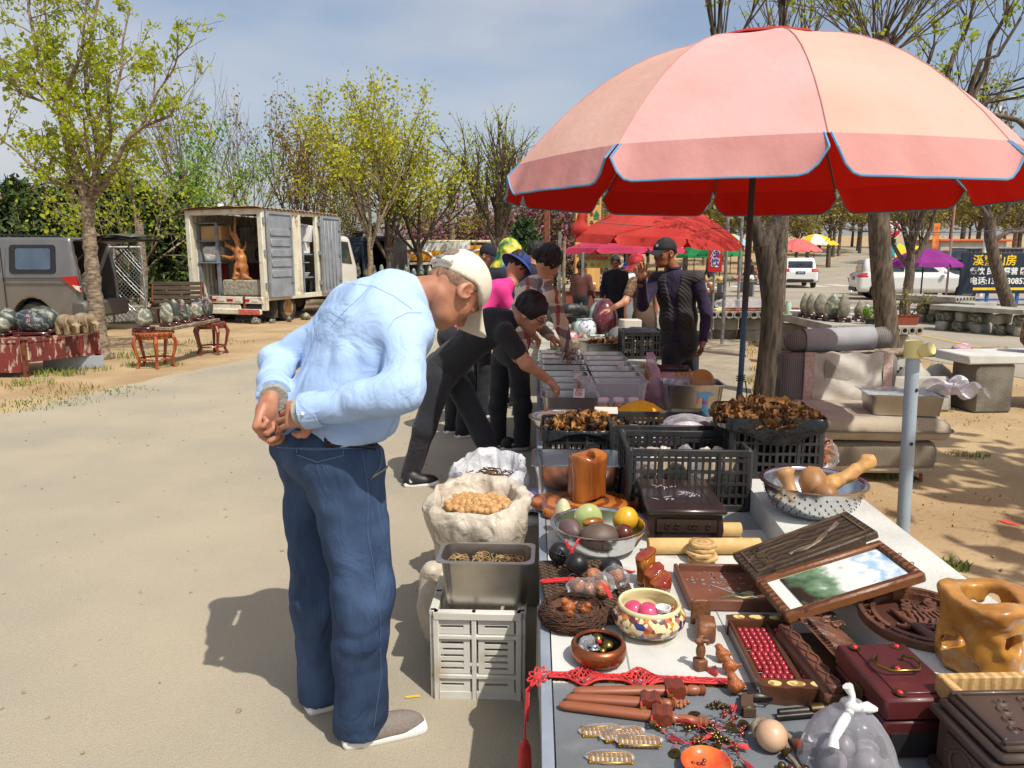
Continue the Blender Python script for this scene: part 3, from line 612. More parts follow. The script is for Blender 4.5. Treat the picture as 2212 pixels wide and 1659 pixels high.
obj('side_plate',join(sp_).t((.04,.06,0),(0,0,R(64))),m_redst,bt)
obj('leg',box(.07,.05,.5,(.45,.96,.25),.004),m_redst,bt);obj('leg',box(.06,.06,.48,(-1.9,.1,.24)),m_redst,bt);obj('leg',box(.06,.06,.48,(-1.6,1.15,.24)),m_redst,bt);obj('leg',box(.05,.05,.49,(.0,.05,.245)),m_rust,bt)
obj('hinge',join([tube([(.03,.02,.3),(.05,.02,.18),(.03,.03,.08)],.014,6),box(.03,.03,.06,(.03,.02,.31))]),m_rust,bt)
one('panel',box(.75,.03,.18,(0,0,.09),.004),mat('grey_panel',(150,156,162),ro=.4),'grey sheet panel leaning under the red steel bench','panel',(-6.15,10.3,0),R(20))
stone_on(-6.0-.42,9.95,.51,.46,.29,'dark veined stone shaped like a whale on the red bench',3,m_std,.44,.06,.3,.18,.1,-.25,R(8),marks=2)
stone_on(-6.85,9.85,.51,.34,.22,'pale green stone with pink marks at the front of the red bench',5,m_stl,None,.05,.28,.15,.2,marks=1)
stone_on(-6.62,10.45,.51,.5,.33,'big grey green stone behind the dark whale shaped stone',8,m_st,.4,.05,.3,.12,.15)
stone_on(-7.0,10.25,.51,.4,.3,'mottled green stone at the back of the red bench',9,m_st,.3,.05,.3,.12,.15)
m_ele=mat('stone_tan',(158,140,112),(116,98,74),sc=10,ro=.85,bu=.4,bs=60)
def elephant(label,x,y,z,s,rot):
 def fn(P):
  d=ell(P,(0,0,.62),(.5,.3,.32));d=smin(d,ell(P,(.48,0,.66),(.24,.2,.26)),.1)
  for sx in(-.3,.28):
   for sy in(-.16,.16):d=smin(d,cap(P,(sx,sy,.5),(sx,sy,.05),.13,.12),.06)
  d=smin(d,chain(P,[(.62,0,.6),(.78,0,.4),(.78,0,.15),(.68,0,.06)],[.12,.09,.07,.06],.05),.05)
  for sy in(-1,1):d=smin(d,chain(P,[(.62,sy*.12,.5),(.78,sy*.16,.46),(.92,sy*.15,.5)],[.05,.04,.015]),.02)
  return smax(d,-P[...,2],.01)
 o=thing('elephant_statue',label,'statue',(x,y,z),rot);obj('body',sdf(fn,(-.6,-.4,-.05),(1.0,.4,1.05),.035).t(sc=s),m_ele,o,smooth=70)
 def earf(sy):return join([tube([(.42,sy*.2,.8),(.34+.05*k,sy*(.30+.01*k),.62),(.30+.07*k,sy*.3,.42)],[.045,.05,.02],6)for k in range(4)])
 for sy in(-1,1):obj('ear',earf(sy).t(sc=s),m_ele,o,smooth=70)
elephant('tan stone elephant beside the dark whale shaped stone',-6.06,10.05,.51,.30,R(-25));elephant('tan stone elephant at the far end of the red bench',-5.98,10.32,.51,.30,R(-15))
def stool(label,x,y,mt_,h,rot,r=.27):
 o=thing('stool',label,'stool',(x,y,0),rot)
 obj('seat',lathe([(r*.9,h-.05),(r*1.02,h-.04),(r*1.05,h-.015),(r,h)],8).t(rot=(0,0,R(22))),mt_,o);obj('apron',lathe([(r*.86,h-.1),(r*.9,h-.05)],24,False),mt_,o)
 for k in range(5):
  a=k*1.2566;pts=[(q*math.cos(a),q*math.sin(a),z)for q,z in((r*.9,h-.06),(r*1.08,h*.72),(r*.95,h*.42),(r*.82,h*.18),(r*.95,0.0))]
  obj('leg',tube(pts,[.028,.03,.022,.02,.027],8),mt_,o)
 obj('stretcher',tube([(r*.83*math.cos(k*.2618),r*.83*math.sin(k*.2618),h*.25)for k in range(24)],.014,6,closed=True),mt_,o);return o
s1=G(323,797);s2=G(447,768)
stool('orange brown wooden stool with curved legs and one carved stone on it',s1 .x,s1 .y+.2,m_wood_or,.51,.2);stool('dark red wooden stool holding the far end of the grey plank',s2 .x,s2 .y+.2,m_wood_red,.52,.5,.25)
pl0=Vector((s1 .x+.16,s1 .y+.25,.52));pl1=Vector((s2 .x+.02,s2 .y+.2,.53));pd=pl1-pl0
one('plank',box(pd.length+.15,.24,.05,(pd.length/2,0,0),.008).fn(lambda q:q+.006*fbm(q,9,3)[:,None]),m_wood_old,'grey weathered plank laid across the two stools','plank',pl0+Vector((0,0,.025)),math.atan2(pd.y,pd.x))
stone_on(s1 .x-.09,s1 .y+.12,.515,.25,.27,'cream swirled stone with a notch standing on the orange stool',12,m_stl,.26,.07,.2,.25,.45,.05)
for i,(u,wd,ht,lb,mt_,tp)in enumerate([(343,.20,.29,'cream banded egg stone first on the plank',m_stl,.15),(368,.17,.35,'tall grey green stone second on the plank',m_st,.3),(385,.15,.31,'dark green stone with pink marks third on the plank',m_st,.35),(403,.13,.24,'low grey stone fourth on the plank',m_stg,.4),(425,.2,.25,'round pale stone fifth on the plank',m_stl,.2),(447,.2,.3,'black green veined stone sixth on the plank',m_std,.3),(462,.17,.37,'tallest dark stone with pink writing at the end of the plank',m_st,.4)]):
 t=(i+.35)/6.9;p=pl0+pd*t;stone_on(p.x,p.y+(.04 if i in(2,4,6)else-.03),p.z+.05,wd,ht,lb,20+i,mt_,wd*.85,.05,wd*.75,.1,tp,0,0,2 if i in(2,4,5,6)else 0)
m_van=mat('van_paint',(118,116,113),(124,121,117),sc=3,ro=.28,me=.55,co=.6,c3=(150,140,120),sc3=2.5,lo3=.5,hi3=.8,a3=.35)
m_blk=mat('black_plastic',(26,26,27),(34,34,34),sc=20,ro=.5);m_tyre=mat('tyre',(38,37,36),(60,56,50),sc=12,ro=.9)
m_glassd=mat('dark_glass',(30,38,46),ro=.05,sp=.8,co=1.0);m_glassb=mat('blue_glass',(70,86,100),(54,66,78),sc=2,ro=.06,sp=.8,co=1)
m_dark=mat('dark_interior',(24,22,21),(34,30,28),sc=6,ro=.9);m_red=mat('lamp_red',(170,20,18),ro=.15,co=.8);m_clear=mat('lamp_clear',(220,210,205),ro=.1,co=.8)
VX,VY=-8.72,15.0
v_=thing('van','dusty grey van with its tailgate raised behind the red bench','van',(VX,VY,0))
def vbody(P):
 d=rbox(P,(-2.1,.83,1.12),(2.1,.83,.83),.12);d=smax(d,-(P[...,0]*-.35+0)-(-.02)+0*P[...,0]-9,.05)
 d=smax(d,plane(P,(-.02,.83,1.2),(1,0,.16)),.06);tum=.14*np.clip((P[...,2]-1.1),0,1)
 d=smax(d,-(P[...,1]-tum),.06);d=smax(d,(P[...,1]-1.66+tum),.06)
 d=np.maximum(d,-(np.sqrt((P[...,0]+.98)**2+(P[...,2]-.34)**2)-.4+10*(P[...,1]>.45)))
 return np.maximum(d,-rbox(P,(-.9,.86,1.25),(1.6,.66,.62),.08)+0)
vb=sdf(vbody,(-3.2,-.05,.25),(.15,1.75,2.05),.04);obj('body',vb,m_van,v_,smooth=50)
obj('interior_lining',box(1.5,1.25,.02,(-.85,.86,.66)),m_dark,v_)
def vs_pt(x,z):return(x,.14*max(0,z-1.1)-.012,z)
def vwin(x0,x1,z0,z1,r=.07,off=0.0):
 pts=[]
 for cx,cz,a0 in((x1-r,z1-r,0),(x0+r,z1-r,90),(x0+r,z0+r,180),(x1-r,z0+r,270)):
  for k in range(5):a=R(a0+k*22.5);pts.append((cx+r*math.cos(a),cz+r*math.sin(a)))
 n=len(pts);v=[(x,vs_pt(x,z)[1]-off,z)for x,z in pts]+[(x,vs_pt(x,z)[1]+.03,z)for x,z in pts];return M(v,[tuple(range(n))[::-1]]+[(i,(i+1)%n,n+(i+1)%n,n+i)for i in range(n)])
for(x0,x1)in((-1.36,-.43),(-2.6,-1.55)):
 wn=obj('window',vwin(x0,x1,1.23,1.80),m_blk,v_);obj('pane',vwin(x0+.13,x1-.1,1.31,1.73,.05,.006),m_glassb,wn)
def tl_(q0,off=0):return ext(q0,.05+off,'y')
obj('taillight',tl_([(-.32,1.16),(-.02,1.18),(0.05,.92),(.03,.86),(-.08,.92)]).t((0,.03,0)),m_red,v_);obj('taillight_lens',ext([(-.1,1.0),(.04,.98),(.04,.87),(-.04,.92)],.06,'y').t((0,.034,0)),m_clear,v_)
obj('bumper',box(.34,1.7,.36,(-.02,.83,.5),.06),mat('van_bumper',(84,80,74),ro=.5),v_);obj('body_seam',join([box(.012,.012,1.5,(-1.48,-.002,1.0)),box(1.45,.012,.014,(-.78,-.004,1.14)),box(1.4,.012,.012,(-.75,-.004,1.02))]),m_blk,v_)
tg=[(0,0,0),(1.12,0,.10),(1.12,1.5,.10),(0,1.5,0)]
tgm=grid(lambda U,V:np.stack([U*1.15,.05+V*1.5,.04+.16*np.sin(U*2.2)-.05*U+.05*np.sin(V*3.14)],-1),9,8)
obj('tailgate',join([tgm,flip(tgm.t((0,0,-.06)))]).t((-.05,.05,1.83)),m_van,v_);obj('tailgate_trim',box(.9,1.2,.04,(.6,.8,1.90),.015),m_blk,v_)
for sy in(.12,1.5):obj('gas_strut',tube([(-.02,sy,1.5),(.5,sy,1.93)],.014,6),m_blk,v_)
obj('roof_rail',tube([(-2.9,.22,1.97),(-1.6,.22,2.0),(-.35,.22,1.96)],.022,6),m_blk,v_)
def wheel(parent,c,r,w_,ax='y',rim=None,sm=1.0):
 m1=lathe([(r*.62,-w_/2),(r*.95,-w_/2),(r,-w_*.35),(r,w_*.35),(r*.95,w_/2),(r*.62,w_/2)],26,False).t(rot=(R(90),0,0)if ax=='y' else(0,R(90),0)).t(c)
 t_=obj('wheel',m1,m_tyre,parent,smooth=50)
 m2=lathe([(.02,-w_*.1),(r*.2,-w_*.1),(r*.25,-w_*.25),(r*.55,-w_*.25),(r*.64,-w_*.5),(r*.64,w_*.5),(.02,w_*.45)],26).t(rot=(R(90),0,0)if ax=='y' else(0,R(90),0)).t(c)
 obj('rim',m2,rim or mat('rim_steel',(120,116,110),ro=.5,me=.6),t_,smooth=50)
wheel(v_,(-.98,.2,.33),.33,.2);wheel(v_,(-.98,1.46,.33),.33,.2)
stone_on(VX-.05,VY+.42,.69,.34,.55,'grey veined upright stone inside the open back of the van',31,m_stg,.3,.05,.26,.1,.3,stand=False);stone_on(VX-.7,VY+.9,.69,.4,.5,'dark stone deep inside the open van',32,m_std,.3,.05,.3,stand=False)
m_galv=mat('galvanised',(168,170,168),(130,130,126),sc=14,ro=.45,me=.7,c3=(120,66,36),sc3=9,lo3=.58,hi3=.68,a3=.7)
fn_=thing('chain_link_panel','chain link fence panel in a rusty frame leaning behind the van','fence',(0,0,0))
FY=17.3;c00,c10,c11,c01=A(197,680,FY),A(318,672,FY+.3),A(304,534,FY+.5),A(203,534,FY+.2)
def fb(a,b):a=c00+(c10-c00)*a;c=c01+(c11-c01)*0;return a
def FP(s,t):a=c00+(c10-c00)*s;b=c01+(c11-c01)*s;return a+(b-a)*t
for a,b in((FP(0,1),FP(1,1)),):obj('rail',tube([a,b],.028,8),m_galv,fn_)
for s in(0.02,.42,1.0):obj('post',tube([FP(s,-.02),FP(s,1.0)],.026,8),m_galv,fn_)
wr=[];nw=15
for k in range(-nw,nw):
 for sg in(1,-1):
  pts=[(s,(k/nw+sg*s*.9)if sg>0 else(k/nw+1-s*.9+.0))for s in np.linspace(0,1,25)];seg=[p for p in pts if 0<=p[1]<=1]
  if len(seg)>2:wr.append(tube([FP(*p)+Vector((0,.012*math.sin(i*3.1+k),0))for i,p in enumerate(seg)],.006,3,caps=False))
obj('wire_mesh',join(wr),m_galv,fn_,kind='stuff')
p=A(270,668,17.6);one('concrete_kerb',box(1.3,.3,.42,(0,0,.21),.03).fn(lambda q:q+.012*fbm(q,7,2)[:,None]),m_conc,'low rough concrete kerb behind the chain link panel','kerb',(p.x,17.75,0),R(4))
one('concrete_pole',tube([(0,0,0),(.1,0,1.2),(.08,0,2.4)],.09,8),m_barkp,'pale thin trunk standing behind the chain link panel','post',(A(300,556,18.6).x,18.6,0))
bx=thing('slatted_bench','dark wooden slatted bench back beside the truck','bench',(A(322,556,17.4).x,17.4,0),R(3))
m_slat=mat('slat_wood',(96,82,66),(66,54,44),sc=12,ro=.85,st=(.2,1,1),bu=.3)
for k in range(6):obj('slat',box(1.15,.03,.085,(.56,-.02+.02*k,.42+k*.105),.006),m_slat,bx)
for k in range(4):obj('slat',box(1.15,.09,.03,(.56,-.1-.11*k,.40),.006),m_slat,bx)
for x in(0,1.12):obj('frame',tube([(x,-.5,0),(x,-.48,.38),(x,-.06,.38),(x,.06,.9),(x,.1,1.0),(x,.14,.9),(x,.3,0)],.022,6),m_rust,bx)
# ================================================================ container truck
m_tw=mat('truck_white',(214,210,192),(196,190,168),sc=3,ro=.55,c3=(150,96,58),sc3=6,lo3=.6,hi3=.72,a3=.7,bu=.1)
m_tg=mat('door_grey',(140,146,152),(122,127,132),sc=4,ro=.5,c3=(150,112,80),sc3=7,lo3=.62,hi3=.74,a3=.6)
m_roofr=mat('rusty_roof',(176,150,120),(132,82,52),sc=3,ro=.8,bu=.2)
m_card=mat('cardboard',(184,150,104),(168,132,88),sc=3,ro=.85);m_steelp=mat('shelf_steel',(126,134,142),(106,112,118),sc=6,ro=.5)
W2,LC,Z0,Z1=1.075,3.15,.64,2.69
ry=-math.atan2(.32,.946);pr=np.array([-5.78,17.45]);ux=np.array([math.cos(ry),math.sin(ry)]);rc=pr-ux*W2
tk=thing('container_truck','white box truck with open rear doors full of stones','truck',(rc[0],rc[1],0),ry)
TL=Matrix.Translation((rc[0],rc[1],0))@Matrix.Rotation(ry,4,'Z')
def TW(x,y,z):return TL@Vector((x,y,z))
obj('floor',box(2*W2-.02,LC,.1,(0,LC/2,Z0-.05)),mat('truck_floor',(120,104,84),(90,76,60),sc=6,ro=.85),tk)
def corr(x,y0,y1,z0,z1,per=.14,amp=.02):
 n=max(6,int((y1-y0)/per*8));prof=lambda t:amp*np.clip(np.sin(t*2*np.pi/per)*2.2,-1,1)
 f_=lambda U,V:np.stack([x+prof(U),U,V],-1);return grid(f_,n,2,(y0,y1),(z0,z1))
def thick(m,d):return join([m,flip(m.t(d))])
obj('left_wall',thick(corr(-W2,.1,LC,Z0,Z1-.08),(.05,0,0)),m_tw,tk,smooth=20)
obj('side_panel',flip(thick(corr(W2-.03,.08,LC*.47,Z0,Z1-.08),(-.04,0,0))),m_tw,tk,smooth=20)
obj('side_panel',flip(thick(corr(W2-.03,LC*.72,LC,Z0,Z1-.08),(-.04,0,0))),m_tw,tk,smooth=20)
obj('front_wall',box(2*W2,.05,Z1-Z0-.1,(0,LC-.02,(Z0+Z1)/2)),m_tw,tk)
rf=grid(lambda U,V:np.stack([U,V,Z1+.012*np.sin(V*40)+.03*np.cos(U*1.4)+.012*np.sin(U*9)],-1),14,90,(-W2-.06,W2+.05),(-.08,LC+.05))
obj('roof',thick(rf,(0,0,-.035)),m_roofr,tk,smooth=40)
for x in(-W2+.05,W2-.05):obj('rear_post',box(.13,.12,Z1-Z0+.3,(x,.05,(Z0+Z1)/2-.18),.01),m_tw,tk)
obj('rear_header',box(2*W2,.1,.13,(0,.05,Z1-.09),.01),m_tw,tk);sl=obj('rear_sill',box(2*W2-.1,.14,.16,(0,.03,Z0-.09),.012),m_tw,tk)
for k in range(8):obj('reflector',box(.17,.012,.05,(-.84+k*.235,-.046,Z0-.09)),m_red if k%2==0 else m_clear,sl)
for y in(LC*.47,LC*.71):obj('door_post',box(.09,.1,Z1-Z0-.05,(W2-.03,y,(Z0+Z1)/2-.02),.008),m_tw,tk)
obj('side_rail',box(.08,LC,.12,(W2-.03,LC/2,Z0-.04),.008),m_tw,tk);obj('side_rail',box(.08,LC,.1,(W2-.03,LC/2,Z1-.07),.008),m_tw,tk)
def cdoor(y0,w_,ribs):
 o=obj('door',join([box(.05,w_,1.98,(0,w_/2,1.0),.006)]),m_tg,tk,loc=(W2+.06,y0,Z0-.02));o.rotation_euler=(0,0,R(-4))
 obj('door_frame',join([box(.03,.05,1.98,(.035,y,1.0))for y in(.03,w_-.03)]+[box(.03,w_-.1,.05,(.035,w_/2,z))for z in(.03,1.95)]),m_tg,o)
 if ribs:
  for k in range(5):obj('rib',box(.03,w_-.16,.17,(.035,w_/2,.55+k*.24),.014),m_tg,o)
 else:
  for k in range(4):obj('rib',box(.03,.06,1.75,(.035,.14+k*.15,1.0),.014),m_tg,o)
 obj('latch',join([box(.03,.07,.05,(.045,w_-.06,z))for z in(.35,1.0,1.65)]),m_tg,o)
cdoor(.1,.86,True);cdoor(LC*.74,.82,False)
for k,z in enumerate((.9,1.66,2.4)):obj('hinge',box(.09,.05,.12,(W2+.02,.03,z)),m_tg,tk);obj('hinge',box(.07,.1,.1,(W2+.02,LC*.73,z)),m_tg,tk)
obj('number_plate_holder',box(.95,.05,.2,(-.1,.0,Z0-.29),.02),m_tw,tk);lt=obj('tail_lamp_box',box(.42,.06,.17,(.72,.02,Z0-.28),.01),m_blk,tk);obj('tail_lamp_box',box(.36,.06,.17,(-.8,.02,Z0-.28),.01),m_blk,tk)
bp=obj('bumper',box(1.75,.1,.13,(.1,-.05,.16+.12),.02),m_tw,tk);obj('bumper_band',box(.6,.012,.125,(.675,-.105,.28)),mat('bumper_red',(178,62,52),(196,120,104),sc=14,ro=.6),bp)
for x in(-.45,.5):obj('bumper_bracket',box(.07,.08,.34,(x,.0,.46)),m_rust,tk)
obj('chassis',join([box(.1,4.6,.16,(x,2.4,.5))for x in(-.4,.4)]+[box(1.6,.12,.12,(0,y,.42))for y in(.95,3.9)]),m_dark,tk)
m_rimb=mat('rim_tan',(176,140,92),(140,100,62),sc=8,ro=.7)
for x in(.9,.62,-.9,-.62):wheel(tk,(x,.98,.33),.33,.2,'x',m_rimb)
obj('mudflap',box(.42,.02,.5,(.82,.5,.35),.01),mat('mudflap',(104,96,84),(80,74,66),sc=6,ro=.85),tk);obj('mudguard',box(.4,.6,.03,(.84,.95,.72),.01),m_rust,tk)
m_cabw=mat('cab_white',(216,216,206),(204,202,190),sc=3,ro=.3,co=.4)
def cabf(P):
 d=rbox(P,(0,3.95,1.3),(.86,.7,.85),.12);return smax(d,plane(P,(0,4.5,1.5),(0,1,.45)),.08)
cb=obj('cab',sdf(cabf,(-1,3.1,.4),(1,4.8,2.25),.05),m_cabw,tk,smooth=60)
obj('cab_window',ext([(3.5,1.42),(4.3,1.36),(4.1,1.98),(3.55,2.0)],.03,'x').t((.84,0,0)),m_glassd,cb);obj('cab_door_seam',join([box(.012,.012,1.1,(.864,3.45,1.2)),box(.012,.9,.012,(.864,3.9,.75))]),m_blk,cb)
for x in(.78,-.78):wheel(tk,(x,3.9,.33),.33,.2,'x',m_rimb)
m_shl=m_steelp
sh_=thing('shelf_rack','grey steel shelf rack standing inside the truck box','shelf',TW(0,0,Z0),ry)
for x in(-.98,-.44):obj('upright',box(.07,.06,1.72,(x,.3,.86)),m_shl,sh_)
for x in(-.98,.1,.95):obj('upright',box(.06,.05,1.75,(x,1.75,.88)),m_shl,sh_)
for z in(.78,1.3,1.72):
 obj('shelf',box(.62,.42,.03,(-.71,.45,z),.004),m_shl,sh_);obj('shelf',box(2.0,.45,.03,(0,1.75,z),.004),m_shl,sh_)
def tin(nm,m_,mt_,lb,cat,x,y,z,rot=0,smooth=38):return one(nm,m_,mt_,lb,cat,TW(x,y,Z0+z),ry+rot,None,smooth)
tin('cardboard_box',box(.6,.34,.34,(0,0,.17),.012),m_card,'tan cardboard box on the upper shelf inside the truck','box',-.62,.47,1.317)
tin('cardboard_box',box(.4,.3,.3,(0,0,.15),.01),m_card,'cardboard box on the truck floor beside the stone trough','box',-.52,.75,.0,.3)
tin('sack',sdf(lambda P:smax(rbox(P,(0,0,.19),(.24,.17,.2),.1)+.02*vn(P,14,3),-P[...,2],.02),(-.32,-.27,-.02),(.32,.27,.45),.025),mat('white_sack',(206,206,202),(176,176,172),sc=7,ro=.6,bu=.4),'crumpled white sack on the middle shelf inside the truck','sack',-.7,.47,.797,0,70)
tin('cloth_bundle',sdf(lambda P:ell(P,(0,0,.2),(.22,.18,.21))+.03*vn(P,9,4),(-.32,-.3,-.05),(.32,.3,.5),.03),mat('brown_cloth',(150,100,40),(110,70,30),sc=6,ro=.8),'brown wrapped bundle behind the cardboard box in the truck','bundle',-.1,1.6,1.32,0,70)
tin('red_cloth',box(.4,.03,.4,(0,0,.2),.01),mat('red_cloth',(122,32,30),(96,24,24),sc=5,ro=.85),'dark red cloth hanging under the shelf in the truck','cloth',-.68,.68,.36)
tin('red_cloth',box(1.7,.03,.62,(0,0,.31),.01),mat('maroon_cloth',(92,38,38),(74,30,32),sc=5,ro=.85),'maroon cloth hung behind the stone trough in the truck','cloth',.1,1.5,.15)
for k,(x,z,w_,h_)in enumerate([(-.3,.797,.32,.42),(.05,.797,.3,.4),(.4,.797,.3,.44),(.75,.797,.28,.4),(.35,1.317,.3,.3),(.75,1.317,.32,.34)]):
 p=TW(x,1.72,Z0+z);stone_on(p.x,p.y,p.z,w_,h_,['dark oval stone first on the back shelf of the truck','dark stone second on the back shelf of the truck','dark stone third on the back shelf of the truck','dark stone last on the back shelf of the truck','grey stone on the top back shelf of the truck','pale lumpy stone on the top back shelf of the truck'][k],50+k,m_std if k<4 else m_stg,None,.05,.2,stand=False)
p=TW(.78,1.0,Z0);stone_on(p.x,p.y,p.z,.34,.7,'black veined stone standing behind the trough in the truck',58,m_std,stand=False)
m_trough=mat('trough_stone',(166,160,142),(128,122,106),sc=16,ro=.95,bu=1.0,bs=26)
tr=sdf(lambda P:np.maximum(rbox(P,(0,0,.19),(.62,.24,.19),.03)+.008*vn(P,22,1),-rbox(P,(0,0,.34),(.52,.15,.2),.04)),(-.68,-.3,-.03),(.68,.3,.45),.022)
tin('stone_trough',tr,m_trough,'grey chiselled stone trough on the truck floor','trough',.4,.35,0,0,50)
m_drift=mat('driftwood',(186,124,66),(138,80,38),sc=9,ro=.5,st=(1,1,.3),bu=.4)
def drift(P):
 d=chain(P,[(0,0,0),(.02,0,.25),(.05,0,.5),(0,0,.62)],[.2,.15,.11,.1],.08);d=np.maximum(d,-cap(P,(.06,-.16,0),(.05,-.12,.2),.06))
 for q,r in(([(0,0,.55),(-.25,0,.5),(-.5,.05,.55),(-.8,0,.62)],[.08,.05,.035,.012]),([(0,0,.6),(-.2,0,.75),(-.35,0,.8),(-.42,0,.95)],[.08,.05,.04,.012]),([(0,0,.6),(-.03,0,.95),(-.1,0,1.1),(-.05,0,1.45),(-.12,0,1.75)],[.08,.05,.035,.025,.01]),([(-.02,0,.8),(-.2,0,1.1),(-.25,0,1.3)],[.05,.03,.012]),([(0,0,.6),(.15,0,.72),(.22,0,.9)],[.07,.035,.012]),([(.05,0,.1),(.2,-.05,.05),(.36,-.05,0)],[.12,.06,.03]),([(0,0,.1),(-.15,-.05,.02)],[.12,.05]),([(0,0,.58),(.1,-.1,.7)],[.07,.02])):d=smin(d,chain(P,q,r,.03),.05)
 return smax(d+.012*vn(P,16,2),-P[...,2],.01)
tin('root_sculpture',sdf(drift,(-.88,-.28,-.02),(.45,.28,1.8),.024),m_drift,'orange brown root sculpture with antler like branches on the stone trough','sculpture',.18,.3,.385,0,70)
m_foam=mat('white_foam',(226,226,222),ro=.7)
tin('foam_box',box(.5,.36,.3,(0,0,.15),.02),m_foam,'white foam box seen through the side door of the truck','box',.62,2.05,1.0,.1);tin('foam_sheet',box(.42,.3,.42,(0,0,.21),.01).t(rot=(0,R(12),0)),m_foam,'tilted white foam lid stacked in the truck side door','box',.72,2.15,1.34,.2)
tin('side_shelf',box(.7,.6,.03,(0,0,0)),m_shl,'grey shelf board inside the truck side door','shelf',.6,2.05,.985)
tin('side_shelf',box(.7,.6,.03,(0,0,0)),m_shl,'lower grey shelf board inside the truck side door','shelf',.6,2.05,.4)
tin('washbasin',lathe([(.1,0),(.17,.1),(.18,.105),(.15,.1),(.09,.02)],20),m_foam,'white plastic basin on the lower shelf in the truck side door','basin',.75,2.05,.417)
tin('jug',cyl(.06,.3,n=12),m_blk,'black cylinder on the floor of the truck side door','jug',.85,2.2,0)
one('light',cyl(.07,.1,n=12),m_foam,'white cap on the truck roof','cap',TW(-.45,.5,Z1+.04))
p=TW(-.55,.3,0);one('spare_tyre',lathe([(.18,-.1),(.29,-.1),(.3,0),(.29,.1),(.18,.1),(.18,-.1)],24,False).t((0,0,.3),(R(90),0,R(20))),m_tyre,'old tyre standing under the truck tail','tyre',p,ry)
p=TW(.5,.1,0);one('plastic_crate',join([box(.5,.02,.03,(0,s*.16,z))for s in(-1,1)for z in(.015,.1,.2)]+[box(.02,.34,.03,(s*.24,0,z))for s in(-1,1)for z in(.015,.1,.2)]+[box(.02,.02,.2,(x,s*.16,.1))for s in(-1,1)for x in np.linspace(-.24,.24,9)]),m_blk,'black plastic crate under the truck bumper','crate',p,ry)
for k,(x,y,s)in enumerate([(.85,-.1,.16),(1.05,.25,.12),(1.2,.7,.14),(1.25,1.3,.18)]):p=TW(x,y,0);one('field_stone',rock(s*1.5,s,s,66+k,.2,.2),m_stg,['pale rubble stone beside the truck bumper','small stone beside the mudflap of the truck','flat stone by the rear wheel of the truck','grey block beside the truck behind the rear wheel'][k],'stone',p,k,smooth=60)
m_cblue=mat('container_blue',(44,56,74),(32,42,58),sc=2,ro=.5,c3=(92,108,128),sc3=3,lo3=.5,hi3=.75,a3=.5)
ct=thing('container','dark blue steel container beside the truck cab','container',(A(725,556,24).x,24,0),R(-4));cw,ch=1.85,A(780,517,24).z
obj('front_wall',box(1.0,.06,ch,(.5,0,ch/2)),m_cblue,ct);obj('front_wall',box(.12,.06,ch,(1.78,0,ch/2)),m_cblue,ct);obj('header',box(1.9,.08,.12,(.95,-.01,ch),.01),m_cblue,ct);obj('back_wall',box(1.85,.05,ch,(.92,2.2,ch/2)),m_cblue,ct)
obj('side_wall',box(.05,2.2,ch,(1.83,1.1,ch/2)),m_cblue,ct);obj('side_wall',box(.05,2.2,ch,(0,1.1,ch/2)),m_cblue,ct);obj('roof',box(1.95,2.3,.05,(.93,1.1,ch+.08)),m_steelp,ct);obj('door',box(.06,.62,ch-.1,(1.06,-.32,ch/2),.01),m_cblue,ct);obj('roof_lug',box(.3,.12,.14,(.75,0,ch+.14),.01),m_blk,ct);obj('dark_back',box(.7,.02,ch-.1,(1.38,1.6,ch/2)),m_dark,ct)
one('black_tarp',sdf(lambda P:cap(P,(0,0,.2),(.05,0,1.5),.2,.04)+.05*vn(P,6,3),(-.35,-.3,0),(.4,.3,1.65),.04),m_blk,'black tarpaulin hanging on the blue container','tarpaulin',(A(772,556,23.7).x,23.75,.1),0,smooth=60)
m_ky=mat('kiosk_yellow',(226,154,26),(212,140,22),sc=2,ro=.45);m_kw=mat('kiosk_white',(222,222,216),(206,205,198),sc=2,ro=.5);m_kc=mat('kiosk_cream',(216,206,170),ro=.5)
KY=26.5;kx0,kx1=A(851,556,KY).x,A(1056,556,KY).x;kw_=kx1-kx0;kz=A(950,520,KY).z;ks=thing('kiosk','yellow and white vending kiosk behind the stalls','kiosk',(kx0,KY,0))
obj('wall',box(kw_,2.0,kz-.2,(kw_/2,1.0,(kz-.2)/2+.05),.06),m_kw,ks);obj('band',box(kw_+.02,.03,.36,(kw_/2,-.012,kz-.52),.01),m_ky,ks);obj('corner_panel',box(.34,.03,kz-.3,(.16,-.016,kz/2),.01),m_ky,ks);obj('corner_panel',box(.66,.04,.7,(kw_-.36,-.018,kz-.52),.01),m_ky,ks)
obj('banner',thick(grid(lambda U,V:np.stack([.3+U*(kw_-.95),-.06-.03*np.sin(U*9+V),kz-.34+V*.28+.04*(2*U-1)**2],-1),30,5),(0,.02,0)),m_kw,ks);obj('roof',box(kw_+.15,2.1,.08,(kw_/2,1.0,kz-.02),.02),m_kc,ks)
